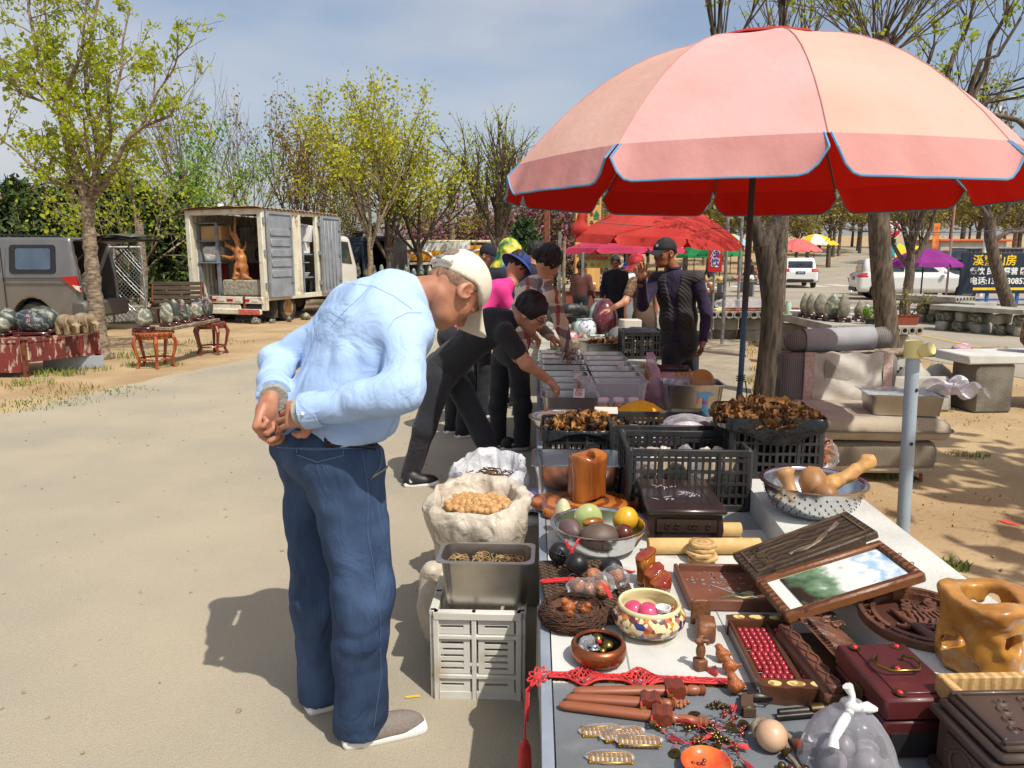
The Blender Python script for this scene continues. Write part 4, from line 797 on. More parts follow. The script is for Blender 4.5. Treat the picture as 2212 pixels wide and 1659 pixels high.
def arch(cx,w_,z0,h_,fr=.05):
 o=obj('window',join([tube([(cx+w_/2*math.cos(R(a)),-.03,z0+h_-w_/2+w_/2*math.sin(R(a)))for a in range(0,181,15)],fr,6),bar((cx-w_/2,-.03,z0),(cx-w_/2,-.03,z0+h_-w_/2),fr*2),bar((cx+w_/2,-.03,z0),(cx+w_/2,-.03,z0+h_-w_/2),fr*2),bar((cx-w_/2,-.03,z0+h_-w_/2),(cx+w_/2,-.03,z0+h_-w_/2),fr*1.6),bar((cx,-.03,z0),(cx,-.03,z0+h_-w_/2),fr*1.6)]),m_kw,ks)
 pts=[(cx-w_/2,z0),(cx+w_/2,z0)]+[(cx+w_/2*math.cos(R(a)),z0+h_-w_/2+w_/2*math.sin(R(a)))for a in range(0,181,15)];obj('pane',ext(pts,.02,'y').t((0,-.002,0)),m_glassd,o)
arch(.95,.92,.75,1.05);arch(kw_-.35,.8,.75,1.05);obj('service_window',box(1.2,.03,.6,(2.05,-.02,kz-.95),.01),m_glassd,ks)
stt=thing('stone_table','plank table of upright stones before the kiosk','table',(A(850,556,23).x,23,0));obj('board',box(3.0,.5,.06,(0,0,.87),.01),m_wood_old,stt)
for x in(-1.3,1.3):obj('leg',box(.1,.4,.84,(x,0,.42)),m_wood_old,stt)
tx=stt.location.x
for k in range(12):
 o=stone_on(tx-1.35+k*.245,23,.90,.17,.34+.08*math.sin(k*2.2),'pale streaked upright stone in the row before the kiosk',80+k,m_stl if k%3 else m_st,None,.06,.14,group='stones before the kiosk')
p=A(766,585,22);one('bagged_stone',rock(.4,.3,.75,95,.2,.4),m_stl,'pale wrapped stone beside the truck cab','stone',(p.x,22,0),smooth=60);p=A(784,590,21.8);one('field_stone',rock(.26,.22,.5,96,.15,.3),m_st,'round green stone at the foot of the slanting tree','stone',(p.x,21.6,0),smooth=60)
# ================================================================ the stall table
TZ=.5;SZ=.6
m_slate=mat('slate_board',(112,116,120),(94,97,99),sc=3,ro=.75,bu=.15,bs=60,c3=(150,150,146),sc3=8,lo3=.55,hi3=.75,a3=.35)
m_wboard=mat('white_board',(206,205,198),(188,187,180),sc=4,ro=.6,bu=.12,bs=40,c3=(140,138,130),sc3=11,lo3=.6,hi3=.75,a3=.5)
m_gboard=mat('grey_board',(150,152,150),(128,130,128),sc=3,ro=.75,bu=.2,bs=50)
m_bplank=mat('blue_grey_plank',(146,154,166),(122,130,140),sc=5,ro=.6,bu=.15,bs=40)
tb=thing('stall_table','long low stall table of painted boards on concrete blocks','table')
def tx(y):return .02+.031*y
def board(y0,y1,w_,mt_,z=TZ,th=.05,inset=.03):return ext([(tx(y0)+inset,y0),(w_[0],y0),(w_[1],y1),(tx(y1)+inset,y1)],th).t((0,0,z-th)),mt_
for nm,y0,y1,w_,mt_ in(('board',.85,1.700,(.95,.97),m_slate),('board',1.704,2.76,(.92,.985),m_wboard),('board',2.764,3.6,(.985,1.02),m_gboard),('board',3.604,5.4,(1.02,1.05),m_gboard),('board',5.404,7.6,(1.0,1.05),m_gboard)):
 m_,k=board(y0,y1,w_,mt_);obj(nm,m_,k,tb)
obj('board_seam',ext([(.30,1.72),(.304,1.72),(.36,2.74),(.356,2.74)],.002).t((0,0,TZ)),m_gboard,tb);obj('board_seam',ext([(.60,1.72),(.603,1.72),(.64,2.74),(.637,2.74)],.002).t((0,0,TZ)),m_gboard,tb)
for y0,y1 in((.85,3.2),(3.21,7.6)):obj('edge_plank',ext([(tx(y0),y0),(tx(y0)+.026,y0),(tx(y1)+.026,y1),(tx(y1),y1)],.09).t((0,0,TZ-.088)),m_bplank,tb)
brr=random.Random(4)
for i,y in enumerate((1.15,2.1,3.05,4.0,5.0,6.0,7.2)):
 for x in(.16,.72):
  z=0
  for h_ in((.2,.245)if i%2 else(.445,)):
   obj('block',box(.3,.34,h_,(tx(y)+x+brr.uniform(-.02,.02),y,z+h_/2),.015).fn(lambda q:q+.004*fbm(q,9,i)[:,None]),m_conc,tb);z+=h_+.001
sl_=thing('concrete_slab','pale thick concrete slab along the back of the stall','slab')
def roughen(m_,a=.005,s=9,sd=1):return m_.fn(lambda q:q+a*fbm(q,s,sd)[:,None]*np.array([1,1,.2]))
obj('slab',roughen(join([ext([(.97,1.45),(1.345,1.45),(1.36,2.0),(1.40,2.8),(1.47,4.0),(1.06,4.0),(1.0,3.03),(.93,2.2)],.13).t((0,0,SZ-.13))]),.004),m_concw,sl_,smooth=25)
for y in(1.7,2.9,3.8):obj('block',box(.24,.34,.468,(1.24,y,.234),.015),m_conc,sl_)
s2_=thing('concrete_slab','grey concrete slab before the vendor in the quilted vest','slab');obj('slab',roughen(ext([(1.07,5.3),(1.36,5.25),(1.42,7.5),(1.12,7.6)],.1).t((0,0,TZ-.06))),m_conc,s2_,smooth=25)
for y in(5.7,7.1):obj('block',box(.25,.3,.438,(1.23,y,.219),.015),m_conc,s2_)
m_steel=mat('stainless',(214,216,218),(198,200,202),sc=9,ro=.22,me=1.0,c3=(150,150,150),sc3=30,a3=.3);m_steeld=mat('stainless_dull',(196,192,186),(176,172,166),sc=8,ro=.34,me=1.0)
m_crate=mat('crate_black',(34,34,35),(46,45,44),sc=14,ro=.55,c3=(110,98,82),sc3=10,lo3=.58,hi3=.75,a3=.35)
m_wcrate=mat('crate_white',(206,204,196),(190,186,172),sc=5,ro=.5,c3=(150,128,96),sc3=9,lo3=.62,hi3=.75,a3=.5)
def film(name,tint=(235,235,235),a=.05,ro=.12):
 """thin clear plastic: partly see-through with a glossy skin"""
 if name in MT:return MT[name]
 m,n,l,b=nodes(name);MT[name]=m;t=n.new('ShaderNodeBsdfTransparent');x=n.new('ShaderNodeMixShader');nz_=n.new('ShaderNodeTexNoise');nz_.inputs['Scale'].default_value=14
 tc_=n.new('ShaderNodeTexCoord');l.new(tc_.outputs['Object'],nz_.inputs[0]);bn=n.new('ShaderNodeBump');bn.inputs['Strength'].default_value=.8;bn.inputs['Distance'].default_value=.02;l.new(nz_.outputs[0],bn.inputs['Height']);l.new(bn.outputs[0],b.inputs['Normal'])
 fr=n.new('ShaderNodeFresnel');fr.inputs[0].default_value=1.5;l.new(bn.outputs[0],fr.inputs['Normal']);mr=n.new('ShaderNodeMapRange');mr.inputs[3].default_value=a;mr.inputs[4].default_value=min(1,a+.7);l.new(fr.outputs[0],mr.inputs[0])
 b.inputs['Base Color'].default_value=(*lin(tint),1);b.inputs['Roughness'].default_value=ro;l.new(mr.outputs[0],x.inputs[0]);l.new(t.outputs[0],x.inputs[1]);l.new(b.outputs[0],x.inputs[2]);l.new(x.outputs[0],n['Material Output'].inputs[0]);return m
m_film=film('clear_film');m_filmm=film('milky_film',(230,228,234),.15,.18);m_bag_b=mat('black_bag',(20,20,22),ro=.18,bu=.6,bs=26)
def rrect(w_,d_,r,n=6):
 o=[]
 for cx,cy,a0 in((w_/2-r,d_/2-r,0),(-w_/2+r,d_/2-r,90),(-w_/2+r,-d_/2+r,180),(w_/2-r,-d_/2+r,270)):
  for k in range(n):a=R(a0+90*k/(n-1));o.append((cx+r*math.cos(a),cy+r*math.sin(a)))
 return o
def loft(rings,cap0=True,cap1=True):
 n=len(rings[0]);v=[p for r in rings for p in r];f=[]
 for i in range(len(rings)-1):
  for j in range(n):j2=(j+1)%n;f.append((i*n+j,i*n+j2,(i+1)*n+j2,(i+1)*n+j))
 if cap0:f.append(tuple(range(n))[::-1])
 if cap1:f.append(tuple((len(rings)-1)*n+j for j in range(n)))
 return M(v,f)
def panm(w_,d_,h_,tp=.03,rim=.014,th=.003):
 Rr=lambda w,d,r,z:[(x,y,z)for x,y in rrect(w,d,r)]
 return loft([Rr(w_-2*tp,d_-2*tp,.035,0),Rr(w_-2*rim,d_-2*rim,.04,h_-.004),Rr(w_,d_,.022,h_-.004),Rr(w_,d_,.022,h_),Rr(w_-2*rim,d_-2*rim,.04,h_),Rr(w_-2*tp-2*th,d_-2*tp-2*th,.033,th)])
def bowlm(r,h_,foot=.55,rim=.012,th=.003,n=40):
 o=[(r*foot,0)]+[(r*(foot+(1-foot)*math.sin(t*1.5708)),h_*(1-math.cos(t*1.5708))**.85)for t in(.25,.5,.75,.92,1)];i=[(a-th,b+th)for a,b in o[::-1]]
 return lathe(o+[(r+rim,h_+.001),(r+rim,h_+.004),(r,h_+.005)]+i,n)
def cratem(w_,d_,h_,nb=14,t=.018,rows=3):
 """plastic lattice crate: wall meshes for four sides and a bottom"""
 def wall(l):
  ms=[box(l,t,.03,(0,0,h_-.015),.003),box(l,t,.03,(0,0,.015),.003)];zs=np.linspace(.02,h_-.045,rows+1)
  for z in zs[1:]:ms.append(box(l,t,.012,(0,0,z)))
  k=max(5,int(nb*l/w_))
  for x in np.linspace(-l/2+.02,l/2-.02,k):ms.append(box(.009,t*.8,h_-.02,(x,0,h_/2)))
  for x in np.linspace(-l/2,l/2,5)[1:-1]:ms.append(box(.014,t*1.3,h_-.02,(x,0,h_/2)))
  return join(ms)
 return[('wall',wall(w_-.03).t((0,-d_/2+t/2,0))),('wall',wall(w_-.03).t((0,d_/2-t/2,0))),('wall',wall(d_-.03).t((0,0,0),(0,0,R(90))).t((-w_/2+t/2,0,0))),('wall',wall(d_-.03).t((0,0,0),(0,0,R(90))).t((w_/2-t/2,0,0))),('bottom',box(w_-.02,d_-.02,.01,(0,0,.012)))]+[('corner_post',box(.035,.035,h_+.008,(sx*(w_/2-.016),sy*(d_/2-.016),h_/2+.003),.012))for sx in(-1,1)for sy in(-1,1)]
def crate(label,x,y,z,w_,d_,h_,rot=0.,mt_=None,**k):
 o=thing('plastic_crate',label,'crate',(x,y,z),rot)
 for nm,m_ in cratem(w_,d_,h_,**k):obj(nm,m_,mt_ or m_crate,o)
 return o
def pan(label,x,y,z,w_,d_,h_,rot=0.,mt_=None):return one('steel_pan',panm(w_,d_,h_),mt_ or m_steel,label,'pan',(x,y,z),rot,None,50)
def chips(n,fn,size,seed,curl=.6,flat=.5):
 """heap of small curled flakes; fn(rr) gives a place"""
 rr=random.Random(seed);ms=[]
 for _ in range(n):
  p=fn(rr);s=size*rr.uniform(.6,1.3);a,b=s*rr.uniform(.6,1),s*rr.uniform(.3,.6);c=curl*s*rr.uniform(.3,1)
  m_=M([(-a,-b,c),(0,-b*1.2,-c*.4),(a,-b*.8,c*.8),(-a*.9,b,c*.6),(0,b*1.1,-c),(a,b,c)],[(0,1,4,3),(1,2,5,4)]);ms.append(m_.t(p,(rr.gauss(0,flat),rr.gauss(0,flat),rr.random()*6.3)))
 return join(ms)
def mound(w_,d_,h_,pw=2.0):
 def f(rr):
  while True:
   x,y=rr.uniform(-1,1),rr.uniform(-1,1);q=x*x+y*y
   if q<1:return(x*w_/2,y*d_/2,h_*(1-q**(pw/2))*rr.uniform(.75,1.0))
 return f
def stuff(name,m_,mt_,label,cat,loc,rot=0.,smooth=None):
 o=obj(name,m_,mt_,None,loc,(0,0,rot),smooth,'stuff');return tag(o,label,cat)
def sackm(prof,amp,seed,n=110,sx=1.,sy=1.):
 """revolved cloth: prof (r,z) along the cloth, folds grow with amp"""
 k=np.arange(len(prof));P=np.array(prof);nn=len(prof)*3;t=np.linspace(0,len(prof)-1,nn);rr_,zz=np.interp(t,k,P[:,0]),np.interp(t,k,P[:,1])
 def fn(U,V):
  a=U;i=V;r=np.interp(i,t,rr_);z=np.interp(i,t,zz);q=np.stack([np.cos(a)*2,np.sin(a)*2,i*.35],-1);d=fbm(q,1.25,seed,3)*amp*.8;d2=fbm(q,1.7,seed+9,2)*amp*.45+.055*np.sin(a)*z
  return np.stack([np.cos(a)*(r+d*np.clip(r*9,0,1))*sx,np.sin(a)*(r+d*np.clip(r*9,0,1))*sy,z+d2],-1)
 return flip(grid(fn,n,nn,(0,2*np.pi*(1-1/n)),(0,len(prof)-1),wrap=True))
def many(name,ms,mt_,pts,label,cat,group,smooth=70,seed=0,rs=.1):
 me=[mesh(name,m_,smooth)for m_ in ms];rr=random.Random(seed)
 for x in me:x.materials.append(mt_)
 for i,p in enumerate(pts):
  o=obj(name,me[i%len(me)],None,None,p,(rr.random()*6,rr.random()*6,rr.random()*6));s=1+rs*rr.uniform(-1,1);o.scale=(s,s,s);tag(o,label,cat,group)
m_sackc=mat('woven_sack',(222,212,194),(204,190,168),sc=5,ro=.4,tl=.25,bu=.2,bs=90,cr=(9,.6,.03),c3=(176,76,76),sc3=5,lo3=.66,hi3=.76,a3=.6);m_sackw=mat('woven_sack_white',(222,222,222),(200,200,204),sc=5,ro=.4,tl=.25,bu=.2,bs=90,cr=(9,.6,.03))
m_wal=mat('walnut_shell',(206,164,108),(164,118,72),sc=60,ro=.75,bu=.6,bs=110)
wal=ico(.019,14,10).fn(lambda q:q*(1+.06*fbm(q,90,3)[:,None])*(1,1,1.12))
kx,ky=-.135,2.86
one('sack',sackm([(.02,0),(.15,0),(.19,.08),(.175,.3),(.19,.44),(.215,.52),(.222,.57),(.205,.61),(.178,.615),(.16,.59),(.152,.54),(.0,.53)],.035,5,sx=.98,sy=.85),m_sackc,'open woven plastic sack filled with walnuts beside the table','sack',(kx,ky,0),0,None,60)
one('sack_tail',sdf(lambda P:chain(P,[(0,0,.32),(-.02,0,.16),(0,0,.05)],[.05,.045,.035],.03)+.012*vn(P,20,2),(-.1,-.1,-.02),(.1,.1,.42),.012),m_sackc,'bulging lower corner of the walnut sack drooping to the asphalt','sack',(kx-.175,ky-.1,.0),0,smooth=70)
wp=[(x,y,z)for(x,y,z)in[(kx+.027*(i-4.5)+.01*(j%2)+.004*math.sin(i*7+j*3),ky+.036*(j-2.3),.565+.018*math.cos((i-4.5)*.3)*math.cos((j-2.3)*.5)+.006*math.sin(i*5+j))for i in range(10)for j in range(6)]if((x-kx)/.125)**2+((y-ky)/.115)**2<1]
many('walnut',[wal],m_wal,wp,'tan walnut in the open sack beside the table','walnut','walnuts in the sack',rs=.12)
one('sack',sackm([(.02,0),(.15,0),(.18,.08),(.165,.3),(.175,.48),(.185,.58),(.165,.62),(.145,.58),(.13,.53),(.0,.52)],.035,15,sx=.95,sy=.85),m_sackw,'white woven sack of dried roots behind the walnut sack','sack',(kx+.03,ky+.42,0),0,None,60)
m_root=mat('dried_root',(110,78,48),(70,48,32),sc=12,ro=.9)
def twigs(n,w_,d_,h_,ln,r,seed):
 rr=random.Random(seed);ms=[]
 for _ in range(n):
  a=rr.random()*6.3;c=np.array([rr.gauss(0,w_/4),rr.gauss(0,d_/4),h_*rr.random()]);d=np.array([math.cos(a),math.sin(a),rr.gauss(0,.4)])*ln*rr.uniform(.5,1)
  ms.append(tube([c-d/2,c+np.array([rr.gauss(0,.15),rr.gauss(0,.15),.15])*ln,c+d/2],[r,r*.8,r*.4],4))
 return join(ms)
stuff('dried_roots',twigs(70,.16,.14,.06,.09,.004,2),m_root,'tangle of dried brown roots in the white sack','roots',(kx+.04,ky+.4,.525))
one('cloth',sdf(lambda P:rbox(P,(0,0,.05),(.08,.07,.05),.03)+.02*vn(P,22,4),(-.13,-.12,-.03),(.13,.12,.14),.012),mat('lilac_cloth',(176,160,200),(206,204,216),sc=26,ro=.7),'lilac patterned plastic bundle tucked beside the white sack','bundle',(kx+.225,ky+.40,.40),0,smooth=60)
one('stool_block',box(.2,.3,.395,(0,0,.1975),.01),m_conc,'concrete block beside the white sack','block',(kx+.235,ky+.40,0))
wc=thing('plastic_crate','white plastic crate with slotted sides standing on the asphalt','crate',(-.115,2.58,0),R(-2));cw_,cd_,chh=.31,.34,.335
def slotwall(l,full=True):
 ms=[box(l,.012,.03,(0,0,.015)),box(l,.03,.03,(0,0,chh-.015),.004),box(.02,.026,chh,(-l/2+.01,0,chh/2),.003),box(.02,.026,chh,(l/2-.01,0,chh/2),.003),box(.016,.024,chh,(-.012,0,chh/2),.002)]
 for z in(.09,.24):ms.append(box(l,.022,.014,(0,0,z),.002))
 for sx in(-1,1):
  for(z0,z1,k)in((.03,.085,1),(.1,.235,5),(.25,.305,1)):
   c=-.012+sx*(l/4+.0);w2=l/2-.03;ed=.022;ms+=[box(ed,.006,z1-z0,(c-w2/2+ed/2,0,(z0+z1)/2)),box(ed,.006,z1-z0,(c+w2/2-ed/2,0,(z0+z1)/2))]
   n=k+1;hh=(z1-z0-k*.010)/n
   for i in range(n):ms.append(box(w2,.006,hh,(c,0.0005,z0+hh/2+i*(hh+.010))))
 return join(ms)
obj('wall',slotwall(cw_).t((0,-cd_/2,0)),m_wcrate,wc);obj('wall',slotwall(cw_).t((0,cd_/2,0)),m_wcrate,wc);obj('wall',slotwall(cd_).t(rot=(0,0,R(90))).t((-cw_/2,0,0)),m_wcrate,wc);obj('wall',slotwall(cd_).t(rot=(0,0,R(90))).t((cw_/2,0,0)),m_wcrate,wc);obj('bottom',box(cw_-.02,cd_-.02,.01,(0,0,.02)),m_wcrate,wc)
pan('deep steel pan of dried roots on the white crate',-.09,2.51,.338,.345,.19,.172,R(-3),m_steeld)
m_rootl=mat('root_pale',(176,150,104),(128,96,60),sc=20,ro=.9)
for i,(x,y,c)in enumerate([(-.19,2.51,m_rootl),(-.11,2.53,m_rootl),(-.04,2.51,m_rootl),(.0,2.50,m_root)]):stuff('root_bundle',twigs(60,.05,.05,.03,.045,.0025,20+i),c,['pale curled root bundle at the left in the deep pan','small root bundle in the middle of the deep pan','pale root bundle beside the brown one in the deep pan','brown root bundle in the deep pan'][i],'roots',(x,y,.462))
stuff('root_filling',chips(160,mound(.25,.12,.02),.02,4),m_root,'brown dried roots lying low in the deep pan','roots',(-.09,2.51,.445))
pan('empty deep steel pan behind the wooden stump',.30,3.28,TZ,.42,.30,.15,R(-2),m_steel);stuff('shavings',chips(60,mound(.3,.2,.012),.012,4),m_root,'reddish brown shavings in the deep pan behind the stump','shavings',(.3,3.28,.505))
m_polw=mat('polished_wood',(176,102,44),(118,60,22),ro=.22,co=.5,wave=('RINGS',5,5,1.5,'Z'),bu=.08);m_polw2=mat('polished_wood_grain',(182,108,46),(120,62,22),ro=.22,co=.5,sc=9,st=(1,1,.18),bu=.25)
ol=[(.225*(1+.08*math.sin(3*a+.5)+.05*math.sin(5*a)+.04*math.sin(8*a+1))*math.cos(a),.15*(1+.07*math.sin(2*a)+.04*math.sin(7*a))*math.sin(a))for a in np.linspace(0,2*math.pi,48,endpoint=False)]
one('wood_slice',loft([[(x*.93,y*.93,0)for x,y in ol],[(x*1.0,y*1.0,.018)for x,y in ol],[(x*.98,y*.98,.036)for x,y in ol],[(x*.95,y*.95,.042)for x,y in ol]]),m_polw,'wide polished slice of orange wood under the stump','wood slice',(.30,2.985,TZ),R(-3),None,60)
def stmp(P):
 a=np.arctan2(P[...,1],P[...,0]);r=np.linalg.norm(P[...,:2],axis=-1);w_=.075*(1+.08*np.sin(3*a+1)+.06*np.sin(5*a+P[...,2]*9)+.10*np.abs(P[...,2]/.18-.45));d=smax(r-w_,np.abs(P[...,2]-.095)-.095-.012*np.sin(2*a),.012)
 return np.maximum(d,-np.maximum(r-.035,.05-P[...,2]))
one('wooden_stump',sdf(stmp,(-.12,-.12,-.02),(.12,.12,.23),.007),m_polw2,'polished orange wooden stump pot with a hole in its top','wood pot',(.315,3.03,TZ+.043),0,None,60)
one('egg_stone',ico(1,26,18).fn(lambda q:np.stack([q[:,0]*.036*(1-.12*q[:,2]),q[:,1]*.034,(np.clip(q[:,2],-.92,1)+.92)*.073],1)),mat('pale_jade',(206,198,160),(190,182,142),sc=18,ro=.28,sss=.05),'pale cream egg shaped stone standing upright before the stump','stone',(.196,2.72,TZ),0,None,80)
m_lac=mat('black_lacquer',(38,28,28),(48,36,34),sc=6,ro=.3,co=.35);m_inl=mat('mother_of_pearl',(206,190,196),(170,160,170),sc=50,ro=.3)
lb=thing('lacquer_box','black lacquer box with pearl inlay flowers on top','box',(.655,2.80,TZ),R(-2.5));obj('top',join([box(.29,.40,.022,(0,0,.125),.007),box(.26,.37,.012,(0,0,.108))]),m_lac,lb);obj('body',box(.25,.36,.09,(0,0,.058),.006),m_lac,lb)
obj('groove',join([box(.003,.30,.002,(x,.0,.1362))for x in(-.07,.1)]),m_blk,lb)
fr_=random.Random(3);inl=[]
for cx,cy,n in((-.035,.085,9),(.03,.01,10),(-.03,-.07,8),(.05,-.03,6)):
 for _ in range(n):a=fr_.random()*6.3;l=fr_.uniform(.006,.02);inl.append(ext([(-l,-.0016),(0,-.0026),(l,-.001),(l*.3,.0026)],.0006).t((cx+fr_.gauss(0,.02),cy+fr_.gauss(0,.011),.1362),(0,0,a)))
obj('inlay',join(inl),m_inl,lb,kind='stuff')
def scr(x,s):return tube([(x+s*.012*(1-t)*math.cos(t*9)+s*.012*t,0,.06+.010*(1-t*.5)*math.sin(t*9))for t in np.linspace(0,1,22)],.0028,5)
obj('apron',join([box(.22,.012,.05,(0,-.18,.07))]+[scr(x,s).t((0,-.188,.008))for x,s in((-.075,1),(-.03,-1),(.012,1),(.035,-1),(.085,-1))]),m_lac,lb)
for sx in(-1,1):
 for sy in(-1,1):obj('foot',ext([(-.024,0),(.016,0),(.026,.05),(.02,.1),(-.024,.1)]if sx>0 else[(-.016,0),(.024,0),(.024,.1),(-.02,.1),(-.026,.05)],.04,'y').t((sx*.112,sy*.16+.02,0)),m_lac,lb)
bx_,by_=.315,2.56
one('steel_bowl',bowlm(.165,.10,.5),m_steel,'shiny steel bowl holding coloured stones','bowl',(bx_,by_,TZ),0,None,60)
def pol(w_,d_,h_,s,amp=.08):return rock(w_,d_,h_,s,amp,.12)
for i,(dx,dy,dz,w_,d_,h_,c,lbl,rt)in enumerate([(-.105,-.0,.05,.07,.11,.065,mat('stone_purple',(104,82,80),(82,62,62),sc=20,ro=.5),'purple brown rough stone in the steel bowl',.5),(-.03,.085,.045,.11,.08,.10,mat('stone_jade',(150,164,98),(176,178,120),sc=12,ro=.25,sss=.05),'green jade stone in the steel bowl',.2),(.0,-.045,.03,.15,.12,.085,mat('stone_brown',(98,80,66),(74,60,52),sc=14,ro=.55),'large brown rough stone in the middle of the steel bowl',.1),(-.02,.02,.085,.09,.04,.03,mat('stone_amberb',(150,98,30),(100,56,20),sc=20,ro=.2),'small amber stone lying on the big brown stone',.3),(.085,-.03,.05,.07,.075,.06,mat('stone_mahog',(92,42,24),(70,30,18),sc=10,ro=.15,co=.5),'glossy mahogany stone in the steel bowl',.4),(.105,.055,.055,.10,.09,.09,mat('stone_yellow',(214,168,40),(196,140,30),sc=9,ro=.25,co=.3),'bright yellow stone at the rim of the steel bowl',.2)]):
 one('polished_stone',pol(w_,d_,h_,30+i),c,lbl,'stone',(bx_+dx,by_+dy,TZ+dz),rt,None,70)
m_par=mat('parchment',(212,180,122),(190,152,92),sc=14,ro=.8,bu=.2,c3=(150,108,60),sc3=5,lo3=.6,hi3=.75,a3=.5)
def scroll(label,u0,u1,v,z,r):
 a,b=G(u0,v,z),G(u1,v,z);l=b.x-a.x;o=thing('scroll',label,'scroll',((a.x+b.x)/2,a.y,z));ms=[tube([(-l/2,0,r),(l/2,0,r)],r,22,caps=False)]
 for s in(-1,1):ms.append(tube([(s*l/2*.998,r*.97*(1-t*.75)*math.cos(t*16),r+r*.97*(1-t*.75)*math.sin(t*16))for t in np.linspace(0,1,50)],.0025,4))
 obj('roll',join(ms),m_par,o,smooth=60);return o,l
so,l_=scroll('tied parchment scroll lying behind the other scroll',1398,1598,1158,TZ,.027);m_str=mat('string_grey',(128,106,96),ro=.9)
obj('string',join([tube([(.04,.029*math.cos(t),.027+.029*math.sin(t))for t in np.linspace(0,6.283,20,endpoint=False)],.0028,5,closed=True),tube([(.04,-.006,.056),(.025,-.02,.062),(.015,-.03,.05),(.03,-.02,.056),(.04,-.006,.058)],.0025,5),tube([(.04,-.006,.057),(.07,-.02,.06),(.09,-.03,.056)],.0025,5),tube([(.04,-.01,.057),(.045,-.04,.045),(.05,-.06,.02)],.0025,5)]),m_str,so)
scroll('longer plain parchment scroll in front of the tied one',1400,1640,1196,TZ,.029)
m_disc=mat('pale_wood_end',(198,162,106),(172,132,80),ro=.75,wave=('RINGS',14,3,2,'Z'),bu=.2);dp=G(1508,1222,TZ);z=TZ
for i,(dx,r)in enumerate([(-.005,.042),(.01,.05),(-.006,.052),(-.002,.047),(.0,.046)]):
 rr=random.Random(40+i);olx=[(r*(1+.07*math.sin(3*a+i)+.05*math.sin(6*a+2*i))*math.cos(a),r*.9*(1+.06*math.sin(4*a+i))*math.sin(a))for a in np.linspace(0,6.283,26,endpoint=False)];th=.014 if i<4 else .016
 one('wood_disc',loft([[(x*.95,y*.95,0)for x,y in olx],[(x,y,.002)for x,y in olx],[(x,y,th-.002)for x,y in olx],[(x*.95,y*.95,th)for x,y in olx]]),m_disc,['pale wooden disc at the bottom of the stack','pale wooden disc second from the bottom of the stack','pale wooden disc in the middle of the stack','pale wooden disc second from the top of the stack','pale wooden disc on top of the stack'][i],'disc',(dp.x+dx+.02,dp.y+.035,z),i*.7,None,50);z+=th+.0005
m_ctray=mat('carved_wood_tray',(104,82,62),(66,50,38),ro=.6,bu=.9,wave=('BANDS',26,0,1,'DIAGONAL'))
ct_=thing('carved_tray','dark woven pattern wooden tray under the iron bells','tray',(.235,2.19,TZ),R(3));cwd,cln=.275,.40
obj('base',box(cwd,cln,.022,(0,0,.013),.006),m_ctray,ct_)
for x in(-1,1):obj('rim',box(.05,cln,.012,(x*(cwd/2-.025),0,.0285),.003),m_ctray,ct_)
for y in(-1,1):obj('rim',box(cwd-.1,.05,.012,(0,y*(cln/2-.025),.0285),.003),m_ctray,ct_)
obj('weave',join([box(.008,.008,.003,(-cwd/2+.012+.012*i+.006*(j%2),-cln/2+.03+j*.012,.0355),.001)for i in range(3)for j in range(28)]+[box(.008,.008,.003,(cwd/2-.012-.012*i,-cln/2+.03+j*.012,.0355),.001)for i in range(3)for j in range(28)]+[box(.008,.008,.003,(-.08+i*.0125,cln/2-.014-j*.012,.0355),.001)for i in range(14)for j in range(3)]),m_ctray,ct_,kind='stuff')
m_iron=mat('black_iron',(34,34,36),(46,46,46),sc=12,ro=.4,me=.3);m_redc=mat('red_cord',(206,28,30),(176,18,24),sc=30,ro=.55,sh=.3);m_gold=mat('brass',(182,142,62),(130,100,44),sc=30,ro=.3,me=1.0);m_silv=mat('silver_ring',(196,196,196),ro=.2,me=1.0)
def bell(label,u,v,r,rot,strap):
 p=G(u,v,TZ+.036);o=thing('iron_bell',label,'bell',(p.x,p.y,p.z+r),rot)
 def f(P):
  d=np.linalg.norm(P,axis=-1)-r;d=smin(d,np.abs(np.linalg.norm(P[...,:],axis=-1)-r)+np.abs(P[...,2])-.003,.004);d=np.maximum(d,-(np.linalg.norm(P,axis=-1)-r*.86));d=np.maximum(d,-rbox(P,(-r,0,0),(r*.75,r*.07,r*.06)));return np.maximum(d,-(np.linalg.norm(P-V3(-r*.35,-r*.8,0),axis=-1)-r*.2))
 obj('shell',sdf(f,(-r*1.2,)*3,(r*1.2,)*3,r/17),m_iron,o,smooth=60);obj('rib',tube([(r*1.0*math.cos(a),r*1.0*math.sin(a),0)for a in np.linspace(0.3,5.9,30)],r*.05,5),m_iron,o);obj('loop',tube([(r*.98+r*.16*math.cos(a)+r*.1,r*.16*math.sin(a),0)for a in np.linspace(0,6.283,12,endpoint=False)],r*.05,5,closed=True),m_iron,o)
 obj('strap',tube([tuple(np.array((r*1.2,0,0))+np.array(q)*r)for q in strap],r*.1,6),m_redc,o)
bell('black iron jingle bell at the tray corner with open slot',1208,1216,.036,(0,R(20),R(30)),[(0,0,0),(.6,.4,.8),(1.0,.3,1.5),(.6,.1,1.6),(.3,0,.8),(0,0,0)]);bell('black iron jingle bell with red strap and steel ring in the middle',1246,1240,.036,(0,R(-30),R(110)),[(0,0,0),(.5,.3,.5),(.9,.5,.9),(.5,.7,1.0),(.2,.4,.4)]);bell('black iron jingle bell at the right of the carved tray',1320,1252,.037,(0,0,R(-15)),[(0,0,0),(.4,.1,-.2),(.8,.2,-.1),(.7,-.2,0),(.1,-.1,0)])
